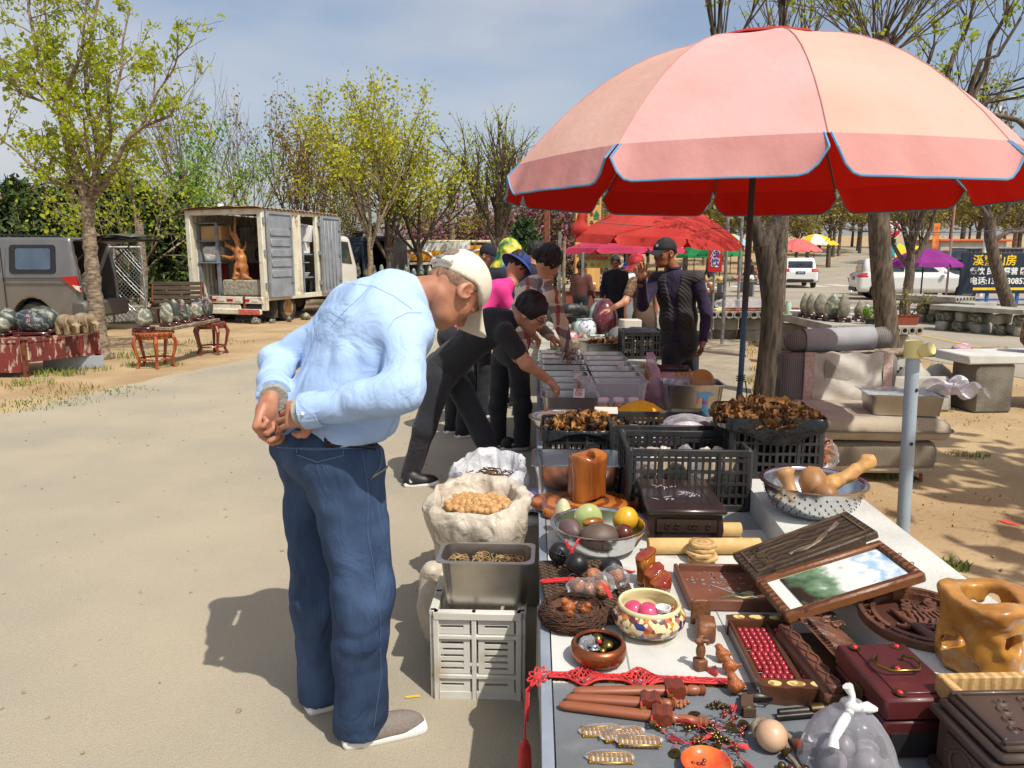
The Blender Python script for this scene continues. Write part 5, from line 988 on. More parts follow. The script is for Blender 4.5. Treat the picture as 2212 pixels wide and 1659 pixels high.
p=G(1200,1262,TZ+.03);one('red_strap',tube([(-.07,.006,0),(-.078,0,0),(-.07,-.006,0),(0,-.007,.004),(.03,-.004,.006),(.03,.004,.006),(0,.007,.004),(-.07,.006,0)],.0042,6),m_redc,'flat red cord strap sticking out over the table edge','strap',(p.x+.03,p.y,p.z+.012),R(4));p=G(1238,1253,TZ+.045);one('key_ring',tube([(.014*math.cos(a),.006,.014*math.sin(a))for a in np.linspace(0,6.283,18,endpoint=False)],.0012,5,closed=True),m_silv,'thin steel key ring under the middle bell','ring',(p.x,p.y,p.z+.004))
m_nut=mat('carved_nut',(176,116,78),(128,76,48),sc=60,ro=.6,bu=.8,bs=90)
for i,(u,v,r)in enumerate([(1248,1280,.024),(1276,1284,.022),(1282,1262,.027),(1328,1258,.028),(1300,1288,.026)]):
 p=G(u,v,TZ+.036);one('carved_walnut',ico(r,16,12).fn(lambda q:q*(1+.1*fbm(q,70,i)[:,None])),m_nut,'carved brown walnut packed in clear plastic on the dark tray','walnut',(p.x,p.y,p.z+r*.95),i,'carved walnuts in plastic',70)
def bagm(w_,d_,h_,seed,amp=.2,n=30,m_=18):return ico(1,n,m_).fn(lambda q:(lambda r:np.stack([q[:,0]*r*w_/2,q[:,1]*r*d_/2,(np.clip(q[:,2]*r,-.8,2)+.8)*h_/1.8],1))(1+amp*fbm(q,2.2,seed,3)))
for i,(u,v,w_,d_,h_)in enumerate([(1262,1286,.11,.07,.055),(1300,1280,.10,.07,.06),(1330,1268,.075,.08,.07)]):
 p=G(u,v,TZ+.034);one('plastic_pouch',bagm(w_,d_,h_,60+i,.16),m_film,['clear plastic pouch of pale walnuts near the nest','clear plastic pouch with red seal between the bells','clear plastic pouch of carved walnuts by the right bell'][i],'pouch',(p.x,p.y,p.z),i,None,60)
one('red_seal',ext([(-.006,-.035),(.006,-.03),(.008,.02),(-.004,.045)],.0015).t(rot=(R(12),0,R(15))),m_redc,'red paper strip on the plastic pouch','strip',(G(1312,1274,.6).x,G(1312,1274,.6).y,.595))
m_amb=mat('amber_glaze',(164,102,24),(110,40,18),sc=14,ro=.12,co=.6,c3=(190,150,60),sc3=22,a3=.7);m_ambr=mat('red_glaze',(132,24,20),(150,84,28),sc=16,ro=.12,co=.6)
def slabstone(P,w_,d_,h_):return rbox(P,(0,0,h_/2),(w_,d_,h_/2),.012,None)+.012*vn(P,24,3)
for i,(u,v,w_,h_,mt_,lb_)in enumerate([(1395,1262,.028,.11,m_amb,'tall amber stone with a red glassy top'),(1412,1278,.03,.075,m_amb,'amber brown glazed stone in the middle of the three'),(1425,1288,.032,.06,m_ambr,'low red glazed stone beside the red tray')]):
 p=G(u,v,TZ);o=thing('glazed_stone',lb_,'stone',(p.x,p.y,TZ),R(30));obj('body',sdf(lambda P:smax(slabstone(P,w_,.022,h_+.03),plane(P,(0,0,h_),(-.5,0,1)),.006),(-.07,-.06,-.01),(.07,.06,h_+.05),.006),mt_,o,smooth=60)
 obj('glaze',sdf(lambda P:smax(slabstone(P,w_-.006,.018,h_+.03)-.008,np.abs(plane(P,(0,0,h_),(-.5,0,1))+.003)-.004,.003),(-.07,-.06,0),(.07,.06,h_+.05),.005),m_ambr,o,smooth=60)
m_tray=mat('tray_red_brown',(122,76,56),(100,60,44),sc=5,ro=.55,bu=.1,bs=60);m_ptd=mat('faded_paint',(150,150,146),(110,112,110),sc=30,ro=.7);m_ptg=mat('painted_green',(84,104,68),ro=.6);m_ptc=mat('painted_cream',(190,180,130),ro=.6)
tcn=(G(1580,1330,TZ)+G(1560,1245,TZ))/2;tro=thing('painted_tray','red brown wooden tray painted with a bird on a branch','tray',(tcn.x+.01,tcn.y+.02,TZ),R(-2));tw_,td_=.295,.27
obj('base',box(tw_,td_,.012,(0,0,.008),.003),m_tray,tro)
for a,b in(((-1,0),(.014,td_)),((1,0),(.014,td_))):obj('rim',box(b[0],b[1],.036,(a[0]*(tw_/2-.005),0,.02),.004),m_tray,tro)
for s in(-1,1):obj('rim',box(tw_-.03,.014,.036,(0,s*(td_/2-.005),.02),.004),m_tray,tro)
br_=random.Random(6);pt=[tube([(.12,-.11,.0155),(.06,-.06,.0155),(.0,-.03,.0155),(-.05,.02,.0155)],[.006,.005,.004,.002],5).t(sc=(1,1,.1)).t((0,0,.0135))]
for _ in range(46):pt.append(cyl(br_.uniform(.003,.007),.0005,(br_.gauss(-.02,.045),br_.gauss(.03,.04),.0145),6))
obj('painted_branch',join(pt),m_ptd,tro);obj('painted_bird',ext([(.0,-.06),(.03,-.075),(.06,-.06),(.075,-.03),(.06,-.02),(.04,-.03)],.0006).t((-.0,.0,.0146)),m_ptc,tro);obj('painted_bird_tail',ext([(-.06,-.085),(.0,-.062),(.035,-.06),(.03,-.045),(.0,-.05)],.0006).t((0,0,.0154)),m_ptg,tro)
m_nest=mat('nest_twigs',(92,60,38),(60,38,26),sc=20,ro=.9);nr=random.Random(12);nm_=[]
for _ in range(420):
 a0=nr.random()*6.283;sp=nr.uniform(.5,1.4);ph=nr.uniform(-1.9,1.2);R0,r0=.062,.030;q=[]
 for k in range(6):a=a0+sp*k/5;b=ph+.35*nr.gauss(0,1)*.3+.12*k;rr_=r0*nr.uniform(.85,1.12);q.append(((R0+rr_*math.cos(b))*math.cos(a)*1.08,(R0+rr_*math.cos(b))*math.sin(a),.030+rr_*math.sin(b)))
 nm_.append(tube(q,.0014,3,caps=False))
np_=G(1238,1362,TZ);nst=thing('nest','brown twig nest holding carved wooden birds','nest',(np_.x+.003,np_.y+.045,TZ));obj('twigs',join(nm_),m_nest,nst,kind='stuff');obj('lining',lathe([(.02,.002),(.07,.004),(.085,.03),(.075,.05),(.05,.035),(.02,.018),(.001,.016)],24),m_nest,nst)
m_bird=mat('carved_boxwood',(178,100,42),(132,64,24),sc=14,ro=.35,co=.3,bu=.3,bs=70)
def birdf(P):
 d=ell(P,(0,0,.5),(.42,.36,.42));d=smin(d,ell(P,(.22,0,.9),(.25,.23,.24)),.12);d=smin(d,cap(P,(.42,0,.92),(.56,0,.86),.07,.015),.03);d=smin(d,cap(P,(-.3,0,.5),(-.6,0,.72),.15,.05),.1)
 for s in(-1,1):d=smin(d,ell(P,(-.08,s*.33,.5),(.3,.07,.22),(0,R(20),0)),.03);d=smin(d,cap(P,(.08,s*.12,.12),(.14,s*.12,.02),.07,.06),.04)
 return d+.008*vn(P,14,2)
birdm=mesh('bird',sdf(birdf,(-.72,-.5,-.06),(.66,.5,1.22),.045),70);birdm.materials.append(m_bird)
def bird(label,x,y,z,s,rot):o=obj('wooden_bird',birdm,None,None,(x,y,z),(0,0,rot));o.scale=(s,s,s);return tag(o,label,'carving')
bird('large carved wooden bird sitting in the twig nest',nst.location.x-.015,nst.location.y+.0,TZ+.026,.048,R(200));bird('small carved wooden bird beside the larger one in the nest',nst.location.x+.035,nst.location.y-.005,TZ+.026,.037,R(-30));one('wooden_egg',ico(.012,12,8).t(sc=(1,1,.9)),m_bird,'small wooden egg in the twig nest','egg',(nst.location.x-.012,nst.location.y-.035,TZ+.045),0,None,80)
def porc():
 m,n,l,b=nodes('famille_porcelain');t=n.new('ShaderNodeTexCoord');vo=n.new('ShaderNodeTexVoronoi');vo.inputs['Scale'].default_value=75;vo.inputs['Randomness'].default_value=1;l.new(t.outputs['Object'],vo.inputs[0])
 rp=n.new('ShaderNodeValToRGB');rp.color_ramp.interpolation='CONSTANT';e=rp.color_ramp.elements;cs=[(214,200,148),(150,62,44),(196,130,52),(216,204,156),(40,50,110),(110,130,80),(92,52,40),(220,208,160),(170,96,70)]
 e[0].color=(*lin(cs[0]),1);e[1].position=.12;e[1].color=(*lin(cs[1]),1)
 for i,c in enumerate(cs[2:]):q=e.new(.24+i*.1);q.color=(*lin(c),1)
 sp_=n.new('ShaderNodeSeparateColor');l.new(vo.outputs['Color'],sp_.inputs[0]);l.new(sp_.outputs[0],rp.inputs[0]);sx=n.new('ShaderNodeSeparateXYZ');l.new(t.outputs['Object'],sx.inputs[0]);gt=n.new('ShaderNodeMath');gt.operation='COMPARE';gt.inputs[1].default_value=.045;gt.inputs[2].default_value=.034;l.new(sx.outputs[2],gt.inputs[0])
 mx_=n.new('ShaderNodeMixRGB');mx_.inputs[1].default_value=(*lin((216,204,150)),1);l.new(gt.outputs[0],mx_.inputs[0]);l.new(rp.outputs[0],mx_.inputs[2]);l.new(mx_.outputs[0],b.inputs['Base Color']);b.inputs['Roughness'].default_value=.15;b.inputs['Coat Weight'].default_value=.5;return m
pp=G(1411,1392,TZ);pcx,pcy=pp.x,pp.y+.075;pb_=thing('porcelain_bowl','cream porcelain bowl with crowded coloured figures','bowl',(pcx,pcy,TZ));PR=.102
obj('body',lathe([(.055,0),(.062,.002),(.085,.015),(.1,.035),(.104,.05),(.1,.065),(.088,.078)],48,False),porc(),pb_,smooth=60);obj('rim',lathe([(.088,.078),(.09,.086),(.085,.091),(.079,.088),(.079,.078),(.088,.06),(.085,.03),(.05,.012),(.001,.01)],48,False),mat('cream_glaze',(222,210,158),ro=.15,co=.5),pb_,smooth=60)
m_pink=mat('pink_glass',(190,40,82),(214,90,126),sc=12,ro=.08,co=.7)
for i,(dx,dy,r,lb_)in enumerate([(-.04,.02,.03,'pink glassy ball at the back of the porcelain bowl'),(-.003,-.002,.032,'larger pink glassy ball in the middle of the porcelain bowl')]):one('glass_ball',ico(r,22,16),m_pink,lb_,'ball',(pcx+dx,pcy+dy,TZ+.022+r),0,None,80)
cu=thing('cup','small white cup with a blue seal in the porcelain bowl','cup',(pcx+.038,pcy-.012,TZ+.045),0);obj('body',lathe([(.014,0),(.02,.02),(.022,.034),(.019,.034),(.012,.003),(.001,.003)],24),mat('white_glaze',(226,226,222),ro=.15,co=.4),cu);obj('seal',box(.012,.001,.01,(0,-.0212,.022)),mat('cobalt',(52,84,150),ro=.3),cu)
one('gourd',join([ico(.009,12,8),ico(.006,10,8).t((0,0,.011)),cyl(.0015,.01,(0,0,.014),6)]),m_bird,'tiny wooden gourd at the edge of the porcelain bowl','gourd',(pcx+.066,pcy-.004,TZ+.062),0,None,80)
cp=G(1297,1450,TZ);ccx,ccy=cp.x,cp.y+.052;m_cop=mat('copper_lustre',(160,92,58),(146,80,50),sc=8,ro=.3,me=.75);cbw=thing('copper_bowl','copper coloured bowl with gold characters and brass beads inside','bowl',(ccx,ccy,TZ))
obj('body',lathe([(.045,0),(.052,.002),(.07,.016),(.074,.03),(.072,.046),(.064,.056),(.060,.056),(.058,.05)],40,False),m_cop,cbw,smooth=60);obj('lining',lathe([(.058,.05),(.064,.035),(.05,.012),(.001,.01)],32,False),m_blk,cbw)
for ch,a in zip('富贵如意',(-14,6,25,44)):obj('character',text(ch,.02,.0006).t((0,0,0),(R(82),0,0)).t((0,-.0735,.028)).t(rot=(0,0,R(a))),m_gold,cbw)
m_brass=mat('antique_brass',(150,128,66),(96,80,40),sc=30,ro=.28,me=1.0)
for i,(dx,dy,dz,r)in enumerate([(.0,.025,.045,.017),(.024,-.002,.04,.018),(.008,-.02,.036,.012)]):one('brass_bead',join([ico(r,18,12)]+[tube([(r*.6*math.cos(a),-r*.8,r*.6*math.sin(a))for a in np.linspace(0,6.283,14,endpoint=False)],.0012,4,closed=True)]),m_brass,['brass bead at the back of the copper bowl','large brass bead at the right of the copper bowl','small brass bead at the front of the copper bowl'][i],'bead',(ccx+dx,ccy+dy,TZ+dz),i,None,80)
one('plastic_pouch',bagm(.045,.03,.05,71,.25),m_filmm,'small milky pouch in the copper bowl','pouch',(ccx-.028,ccy+.005,TZ+.02),.5,None,60);one('foil_pouch',bagm(.03,.03,.025,72,.2),m_silv,'crumpled silver foil in the copper bowl','foil',(ccx-.014,ccy-.022,TZ+.035),.2,None,60);one('red_bead',ico(.006,10,8),m_redc,'red bead in the copper bowl','bead',(ccx+.002,ccy-.004,TZ+.056),0,None,80)
k0,k1=G(1185,1462,TZ),G(1585,1478,TZ);kv=k1-k0;kl=kv.length;ka=math.atan2(kv.y,kv.x);ks_=thing('knot_strip','red knotted cord strip with brass coins and hanging tassel','knot strip',(k0 .x,k0 .y,TZ),ka)
def kw2(t):
 w_=.010;return w_+.030*math.exp(-((t-.19)/.055)**2)+.036*math.exp(-((t-.5)/.06)**2)
cd=[]
for s in range(6):
 q=[]
 for k in range(161):t=k/160;ph=t*44+s*1.047;q.append((t*kl,kw2(t)*math.sin(ph)*(.5+.5*(s%3)/2),.0085+.0028*math.cos(ph*1.5+s)))
 cd.append(tube(q,.0022,4))
for s in(-1,1):cd.append(tube([(k/100*kl,s*kw2(k/100)*1.02,.007)for k in range(101)],.003,5))
obj('braid',join(cd),m_redc,ks_);coin=lathe([(.003,0),(.0115,0),(.012,.0006),(.012,.0012),(.003,.0014)],18,False)
for k in range(34):
 t=(k+.5)/34;ncr=1 if kw2(t)<.02 else 2
 for j in range(ncr):obj('coin',coin.t((t*kl,-kw2(t)*(.75 if ncr==1 else(.85-1.3*j)),.0012+.0008*(k%3)),(R(6),R(5),0)),m_brass,ks_)
fl=[tube([(.016*math.cos(a)+.013*math.cos(b)*math.cos(a)-.006*math.sin(b)*math.sin(a),.016*math.sin(a)+.013*math.cos(b)*math.sin(a)+.006*math.sin(b)*math.cos(a),.006)for b in np.linspace(0,6.283,14,endpoint=False)],.0024,5,closed=True)for a in np.arange(8)*.785]
obj('flower_knot',join(fl+[ico(.012,10,8).t((0,0,.006),(0,0,0),(1,1,.6))]).t((-.025,-.01,.002),(R(20),R(-25),0)),m_redc,ks_)
hx=-.055;obj('hanging_cord',join([tube([(-.03,-.02,.0),(hx,-.03,-.02),(hx-.002,-.032,-.1),(hx-.003,-.035,-.15)],.003,5),tube([(-.03,-.015,-.002),(hx+.004,-.02,-.03),(hx+.003,-.025,-.11)],.004,5)]),m_redc,ks_)
tsl=[tube([(hx-.003,-.035,-.15),(hx-.003+.012*math.cos(a),-.035+.012*math.sin(a),-.175),(hx-.003+.02*math.cos(a),-.035+.02*math.sin(a),-.32)],[.0025,.003,.0025],4)for a in np.arange(26)*.2417]+[tube([(hx-.003,-.035,-.15),(hx-.003+.006*math.cos(a),-.035+.006*math.sin(a),-.18),(hx-.003+.009*math.cos(a),-.035+.009*math.sin(a),-.315)],.003,4)for a in np.arange(8)*.785]+[lathe([(.004,-.152),(.009,-.16),(.011,-.18),(.013,-.2)],12).t((hx-.003,-.035,0))]
obj('tassel',join(tsl),m_redc,ks_,smooth=60)
m_sw=mat('rosewood_orange',(152,88,56),(122,66,42),sc=7,ro=.42,co=.12,st=(.15,1,1));m_swd=mat('rosewood_dark',(118,52,30),(92,38,22),sc=20,ro=.4,co=.25,bu=.4)
def sword(label,p0,p1,z,gt):
 a,b=G(*p0,z),G(*p1,z);v=b-a;l=v.length;o=thing('wooden_sword',label,'sword',a,math.atan2(v.y,v.x));lb_=l*gt;Rr=lambda x,w_,h_:[(x,w_*math.cos(q),.012+h_*math.sin(q))for q in np.arange(10)*.6283]
 obj('blade',loft([Rr(0,.006,.005),Rr(.006,.011,.008),Rr(.02,.0135,.0105),Rr(lb_*.5,.0145,.0115),Rr(lb_,.0155,.012)]),m_sw,o,smooth=50);obj('guard',ext([(-.02,0),(-.012,.0),(.0,.006),(.012,0),(.022,.004),(.024,.03),(.012,.036),(0,.03),(-.012,.036),(-.022,.03)],.042,'y').t((lb_+.022,.021,-.002)),m_swd,o)
 hl=l-lb_-.045;obj('handle',lathe([(.011,0),(.012,hl*.1),(.009,hl*.15),(.0125,hl*.3),(.012,hl*.55),(.009,hl*.7),(.013,hl*.76),(.009,hl*.82),(.013,hl*.9),(.008,hl*.97),(.003,hl)],16).t(rot=(0,R(90),0)).t((lb_+.045,0,.012)),m_sw,o,smooth=60)
 obj('cord_loop',tube([(lb_+.0,-.03+.014*math.cos(q),.022+.004*math.sin(q*2))for q in np.linspace(0,5,12)]+[(lb_+.03,-.045,.004)],.0022,5),m_redc,o);obj('bead',cyl(.004,.014,(0,0,0),8).t((lb_-.004,-.044,.024),(0,R(90),.3)),m_gold,o)
sword('longest wooden sword lying in front of the other two',(1208,1532),(1530,1572),TZ,.63);sword('short wooden sword between the two others',(1222,1517),(1460,1532),TZ,.68);sword('wooden sword lying behind the others along the red strip',(1238,1503),(1525,1500),TZ,.69)
m_goldb=mat('gilt',(232,188,76),(206,156,56),sc=40,ro=.3,me=1.0)
def abac(w_,d_,rods,th,bead_r,fm,bm,rm,parent,n1=2,n2=5,split=.33,bead_part=True):
 """frame, beam, rods and beads; rods run along y, upper deck at +y"""
 for x in(-1,1):obj('frame_bar',box(th,d_,th*1.2,(x*(w_/2-th/2),0,th*.6),th*.15),fm,parent)
 for y in(-1,1):obj('frame_bar',box(w_-2*th,th,th*1.2,(0,y*(d_/2-th/2),th*.6),th*.15),fm,parent)
 yb=d_/2-th-(d_-2*th)*split;obj('beam',box(w_-2*th,th*.6,th,(0,yb,th*.6)),fm,parent)
for i,(u,v,rt)in enumerate([(1318,1640,-2),(1380,1610,-3),(1345,1592,14),(1300,1582,4)]):
 p=G(u,v,TZ);o=thing('golden_abacus',['small golden abacus in clear film lying in front of the others','small golden abacus lying on top of the others','small golden abacus half under the top one','small golden abacus at the back of the packed abaci'][i],'abacus',(p.x,p.y,TZ+.001+.008*(i==1)+.004*(i==2)),R(rt));abac(.092,.036,9,.004,.003,m_goldb,m_goldb,m_goldb,o)
 bd=[];bead=lathe([(.0008,-.0016),(.0032,0),(.0008,.0016)],8).t(rot=(R(90),0,0))
 for r in range(9):
  x=-.04+r*.01
  for yy in(.012,.0085):bd.append(bead.t((x,yy,.003)))
  for q in range(5):bd.append(bead.t((x,-.001-q*.0029,.003)))
 obj('beads',join(bd),m_goldb,o,kind='stuff');obj('wrapper',bagm(.108,.046,.012,80+i,.05,24,10),m_film,o)
tr_r=random.Random(31);tc0=G(1520,1595,TZ);m_cord2=mat('maroon_bead',(110,46,30),(80,30,22),sc=14,ro=.3,co=.3);m_dkbr=mat('bronze_dark',(96,82,54),(58,48,32),sc=40,ro=.4,me=.8)
coin2=lathe([(.0035,0),(.0125,0),(.013,.0008),(.013,.0016),(.0115,.0018),(.0035,.0018)],20,False);gourd=join([ico(.0065,12,8),ico(.0045,10,8).t((0,0,.009)),cyl(.0012,.006,(0,0,.012),6)])
for i in range(34):
 a=tr_r.random()*6.28;d=math.sqrt(tr_r.random());x=tc0 .x+d*.085*math.cos(a)+.005;y=tc0 .y+d*.075*math.sin(a);z=TZ+.002+.014*(1-d)*tr_r.random();rt=tr_r.random()*6.28;k=i%5
 o=thing('keychain','brass charm on a red cord key ring in the trinket heap','keychain',(x,y,z),rt,'keychains in the heap')
 obj('ring',tube([(.011*math.cos(q),.011*math.sin(q),.002)for q in np.linspace(0,6.283,16,endpoint=False)],.0011,5,closed=True),m_silv,o);obj('cord',tube([(.011,0,.002),(.02,.004,.006),(.03,-.003,.006),(.04,0,.004)],.0012,4),m_redc if k!=3 else m_str,o)
 if k in(0,3):obj('coin',coin2 .t((.05,0,.003),(R(12),R(8),0)),m_brass,o)
 elif k==1:obj('gourd',gourd.t((.045,0,.006),(0,R(80),0)),m_brass,o);obj('bead',ico(.006,10,8).t((.032,0,.006)),m_brass,o)
 elif k==2:
  for q in range(4):obj('bead',ico(.0055,10,8).t((.026+.009*q,.006*math.sin(q*1.4),.0055)),m_cord2,o)
 else:obj('tassel',join([tube([(.04,0,.005),(.05,.003*math.cos(q),.005+.003*math.sin(q)),(.075,.009*math.cos(q),.004+.003*math.sin(q))],.0012,3)for q in np.arange(10)*.628]),m_redc,o)
for i,(u,v)in enumerate([(1610,1530),(1470,1525)]):p=G(u,v,TZ);one('bead_cluster',join([ico(.0045,8,6).t((tr_r.gauss(0,.012),tr_r.gauss(0,.006),.005+.004*tr_r.random()))for _ in range(26)]),m_dkbr if i==0 else m_nut,['cluster of dark bronze beads beside the carved bird','small tan net pouch beside the sword handle'][i],'beads',(p.x-.06*(i==0),p.y,TZ),0,None,80)
p=G(1525,1668,TZ);one('agate_bowl',lathe([(.02,0),(.045,.01),(.052,.025),(.049,.026),(.04,.012),(.001,.006)],32),mat('agate_orange',(206,70,26),(226,120,50),sc=14,ro=.1,co=.6),'glossy orange agate bowl at the front of the slate board','bowl',(p.x,p.y,TZ),0,None,70)
m_gun=mat('gun_metal',(70,66,62),(46,42,40),sc=20,ro=.42,me=.7)
def pistol(label,u,v,rot,s=1.0,rev=False):
 p=G(u,v,TZ);o=thing('pistol',label,'pistol',(p.x,p.y,TZ+.012),rot)
 obj('barrel',join([cyl(.0085,.11*s,(0,0,0),14).t(rot=(0,R(90),0)).t((0,0,.004)),cyl(.006,.1,(0,0,0),10).t(rot=(0,R(90),0)).t((.0,.012,.002))]),m_gun,o);obj('frame',box(.07,.03,.02,(-.02,-.004,.002),.006),m_gun,o)
 obj('grip',loft([[(x+dx,y+dy,z)for x,y,z in((-.014,0,-.009),(.014,0,-.009),(.014,0,.011),(-.014,0,.011))]for dx,dy in((-.045,-.005),(-.055,-.03),(-.062,-.06),(-.06,-.075))]),mat('pistol_grip',(88,66,50),(62,46,36),sc=16,ro=.5),o);obj('grip_band',box(.034,.005,.024,(-.062,-.066,.001),.002),m_dkbr,o)
 obj('trigger_guard',tube([(-.035,-.012,0),(-.03,-.034,0),(-.008,-.036,0),(.004,-.016,0)],.0025,5),m_gun,o);obj('cylinder',cyl(.014,.034,(0,0,0),16,b=.002).t(rot=(0,R(90),0)).t((-.02,.002,.006)),m_dkbr if rev else m_silv,o);obj('hammer',bar((-.05,.006,.004),(-.066,.018,.006),.006),m_gun,o)
pistol('old metal pistol lying in front of the big abacus',1655,1512,R(-2));pistol('second old pistol lying beside the clear bag',1758,1546,R(188),.8,True)
p=G(1672,1632,TZ);pdn=thing('bead_pendant','large cream bead pendant on a braided grey rope','pendant',(p.x,p.y,TZ));m_cream=mat('bone_bead',(206,172,140),(188,150,118),sc=14,ro=.35);m_rope=mat('rope_grey',(138,124,104),(104,92,76),sc=60,ro=.9)
obj('bead',ico(.033,22,16).t((0,.02,.033),(0,0,0),(1,1,1.0)),m_cream,pdn,smooth=80);obj('cap',lathe([(.001,0),(.01,.002),(.015,.008),(.012,.012)],16).t((.018,-.006,.018),(R(120),0,R(40))),m_dkbr,pdn);obj('rope',tube([(-.03,.03,.02),(-.03,.05,.035),(-.012,.07,.04),(.015,.075,.03),(.04,.06,.015),(.055,.03,.01),(.055,.0,.008)],.007,8),m_rope,pdn,smooth=70);obj('rope',tube([(-.012,.07,.03),(.01,.06,.03),(.03,.03,.02),(.03,.0,.012)],.006,8),m_rope,pdn,smooth=70)
obj('orange_bead',ico(.012,14,10).t((.056,.01,.018),(0,0,0),(.8,.8,1.2)),mat('orange_bead',(206,84,24),(170,60,18),sc=20,ro=.15,co=.5),pdn,smooth=80);obj('rope',tube([(.02,-.01,.015),(.03,-.03,.01),(.035,-.06,.008)],.005,8),m_rope,pdn,smooth=70)
for i,(x,y)in enumerate([(.0,-.045),(.015,-.055),(.03,-.062),(.045,-.055)]):obj('small_bead',ico(.009,12,8).t((x,y,.009)),[m_dkbr,m_cord2,m_silv,m_cord2][i],pdn,smooth=80)
p=G(1838,1668,TZ);bgx,bgy=p.x,p.y+.02;bg_=thing('plastic_bag','clear plastic bag tied with a white knot full of dark stones','bag',(bgx,bgy,TZ))
def bagf(P):
 a=np.arctan2(P[...,1],P[...,0]);r=np.linalg.norm(P[...,:2],axis=-1);z=P[...,2];w_=.098*np.sqrt(np.clip(1-(np.clip(z,0,.13)/.135)**1.6,.006,1))*(1+(.05+.5*np.clip(z,0,.13))*np.sin(11*a+2*np.sin(a*3))*.35);return smax((r-w_)*.7,np.abs(z-.075)-.075,.01)
obj('film',sdf(bagf,(-.13,-.13,-.01),(.13,.13,.17),.006),m_filmm,bg_,smooth=60);m_knot=mat('bag_knot',(224,222,216),ro=.4)
obj('knot',join([ico(.012,12,8).t((0,0,.135),(.3,.4,0),(1.1,.9,1.2)),tube([(0,0,.13),(-.03,-.03,.12),(-.055,-.05,.10),(-.06,-.06,.085)],[.008,.011,.009,.012],7),tube([(0,0,.135),(.004,.01,.155),(-.006,.012,.175)],[.008,.007,.011],7),tube([(0,0,.13),(.03,-.01,.14),(.05,.0,.13)],[.007,.012,.006],6)]),m_knot,bg_,smooth=70)
for i,(x,y,r)in enumerate([(-.04,-.02,.03),(.03,-.03,.033),(.0,.03,.03),(.05,.02,.026),(-.03,.03,.028)]):one('dark_pebble',pol(r*2,r*1.7,r*1.6,90+i),mat('pebble_dark',(92,84,90),(126,118,126),sc=30,ro=.4),'dark pebble inside the clear tied bag','stone',(bgx+x,bgy+y,TZ+.004),i,'pebbles in the bag',70)
m_abf=mat('abacus_frame',(92,58,38),(64,40,28),sc=10,ro=.35,co=.25,st=(1,.2,1));m_abb=mat('abacus_bead',(164,44,50),(138,30,40),sc=18,ro=.3,co=.2,rnd=.12);m_ivory=mat('ivory_inlay',(214,190,120),(150,120,60),sc=70,ro=.5,lo=.5,hi=.6)
an=(G(1641,1480,.54)+G(1795,1480,.54))/2;af=(G(1578,1338,.54)+G(1693,1340,.54))/2;av=af-an;al_,aw=av.length,.168
ab=thing('abacus','wooden abacus with red beads on steel rods','abacus',((an.x+af.x)/2,(an.y+af.y)/2,TZ),math.atan2(av.y,av.x)-math.pi/2)
for s in(-1,1):obj('frame_bar',box(.014,al_-.02,.04,(s*(aw/2-.007),0,.02),.004),m_abf,ab)
for s in(-1,1):
 eb=obj('end_board',ext([(-aw/2,-.02),(-aw/6,-.03),(0,-.024),(aw/6,-.03),(aw/2,-.02),(aw/2+.003,.012),(-aw/2-.003,.012)],.046).t(rot=(0,0,0 if s<0 else R(180))).t((0,s*(al_/2-.005),0)),m_abf,ab)
 for x,rx in((-.05,.016),(0,.022),(.05,.016)):obj('inlay',cyl(1,.002,n=20).t(sc=(rx,.011,1)).t((x,s*(al_/2+.004),.0455)),m_ivory,eb)
obj('backing',box(aw-.02,al_-.04,.004,(0,0,.004)),mat('abacus_back',(96,98,98),ro=.7),ab);bx0=.022;obj('beam',box(.014,al_-.03,.03,(bx0,0,.022),.003),m_abf,ab)
abm=mesh('bead',lathe([(.003,-.008),(.0085,-.006),(.0105,0),(.0085,.006),(.003,.008)],14),60);abm.materials.append(m_abb);rodm=mesh('rod',cyl(.0016,aw-.02,(0,0,0),6).t(rot=(0,R(90),0)).t((-(aw-.02)/2,0,0)));rodm.materials.append(m_silv);br2=random.Random(8);nrod=13
for r in range(nrod):
 y=al_/2-.035-r*(al_-.07)/(nrod-1);rd=obj('rod',rodm,None,ab,(0,y,.024));lo_=br2 .choice((0,.0,.012));up_=br2 .choice((0,0,.01))
 for q in range(5):obj('bead',abm,None,ab,(-aw/2+.026+lo_+q*.0165,y,.024),(0,R(90),0))
 for q in range(2):obj('bead',abm,None,ab,(aw/2-.024-up_-q*.0165,y,.024),(0,R(90),0))
def lumps(P,pts,k=.01):return su([np.linalg.norm(P-V3(*q[:3]),axis=-1)-q[3]for q in pts],k)
m_bwood=mat('carved_brown',(132,84,50),(88,52,30),sc=16,ro=.5,bu=.5,bs=60)
p=G(1535,1400,TZ);one('wood_carving',sdf(lambda P:smin(rbox(P,(0,0,.03),(.024,.03,.03),.008),lumps(P,[(-.01+.004*k%3*.01,.055-.012*k,.03+.006*math.sin(k),.014+.004*math.cos(k*2))for k in range(8)]),.012),(-.05,-.06,-.01),(.05,.08,.09),.006),m_bwood,'long carved brown wooden figure group beside the tray','carving',(p.x,p.y+.05,TZ),R(-10),None,60)
one('wood_carving',sdf(lambda P:np.maximum(rbox(P,(0,0,.04),(.03,.006,.04),.005),np.linalg.norm(P-V3(0,0,.03),axis=-1)-.05),(-.05,-.03,-.01),(.05,.03,.1),.006),m_bwood,'rounded upright wooden plaque against the tray','carving',(p.x+.005,p.y+.135,TZ),0,None,60)
p=G(1515,1452,TZ);rm=thing('ram_seal','small wooden seal topped by a ram with curled horns','seal',(p.x,p.y+.015,TZ),R(15));obj('base',box(.03,.03,.03,(0,0,.015),.003),m_bwood,rm)
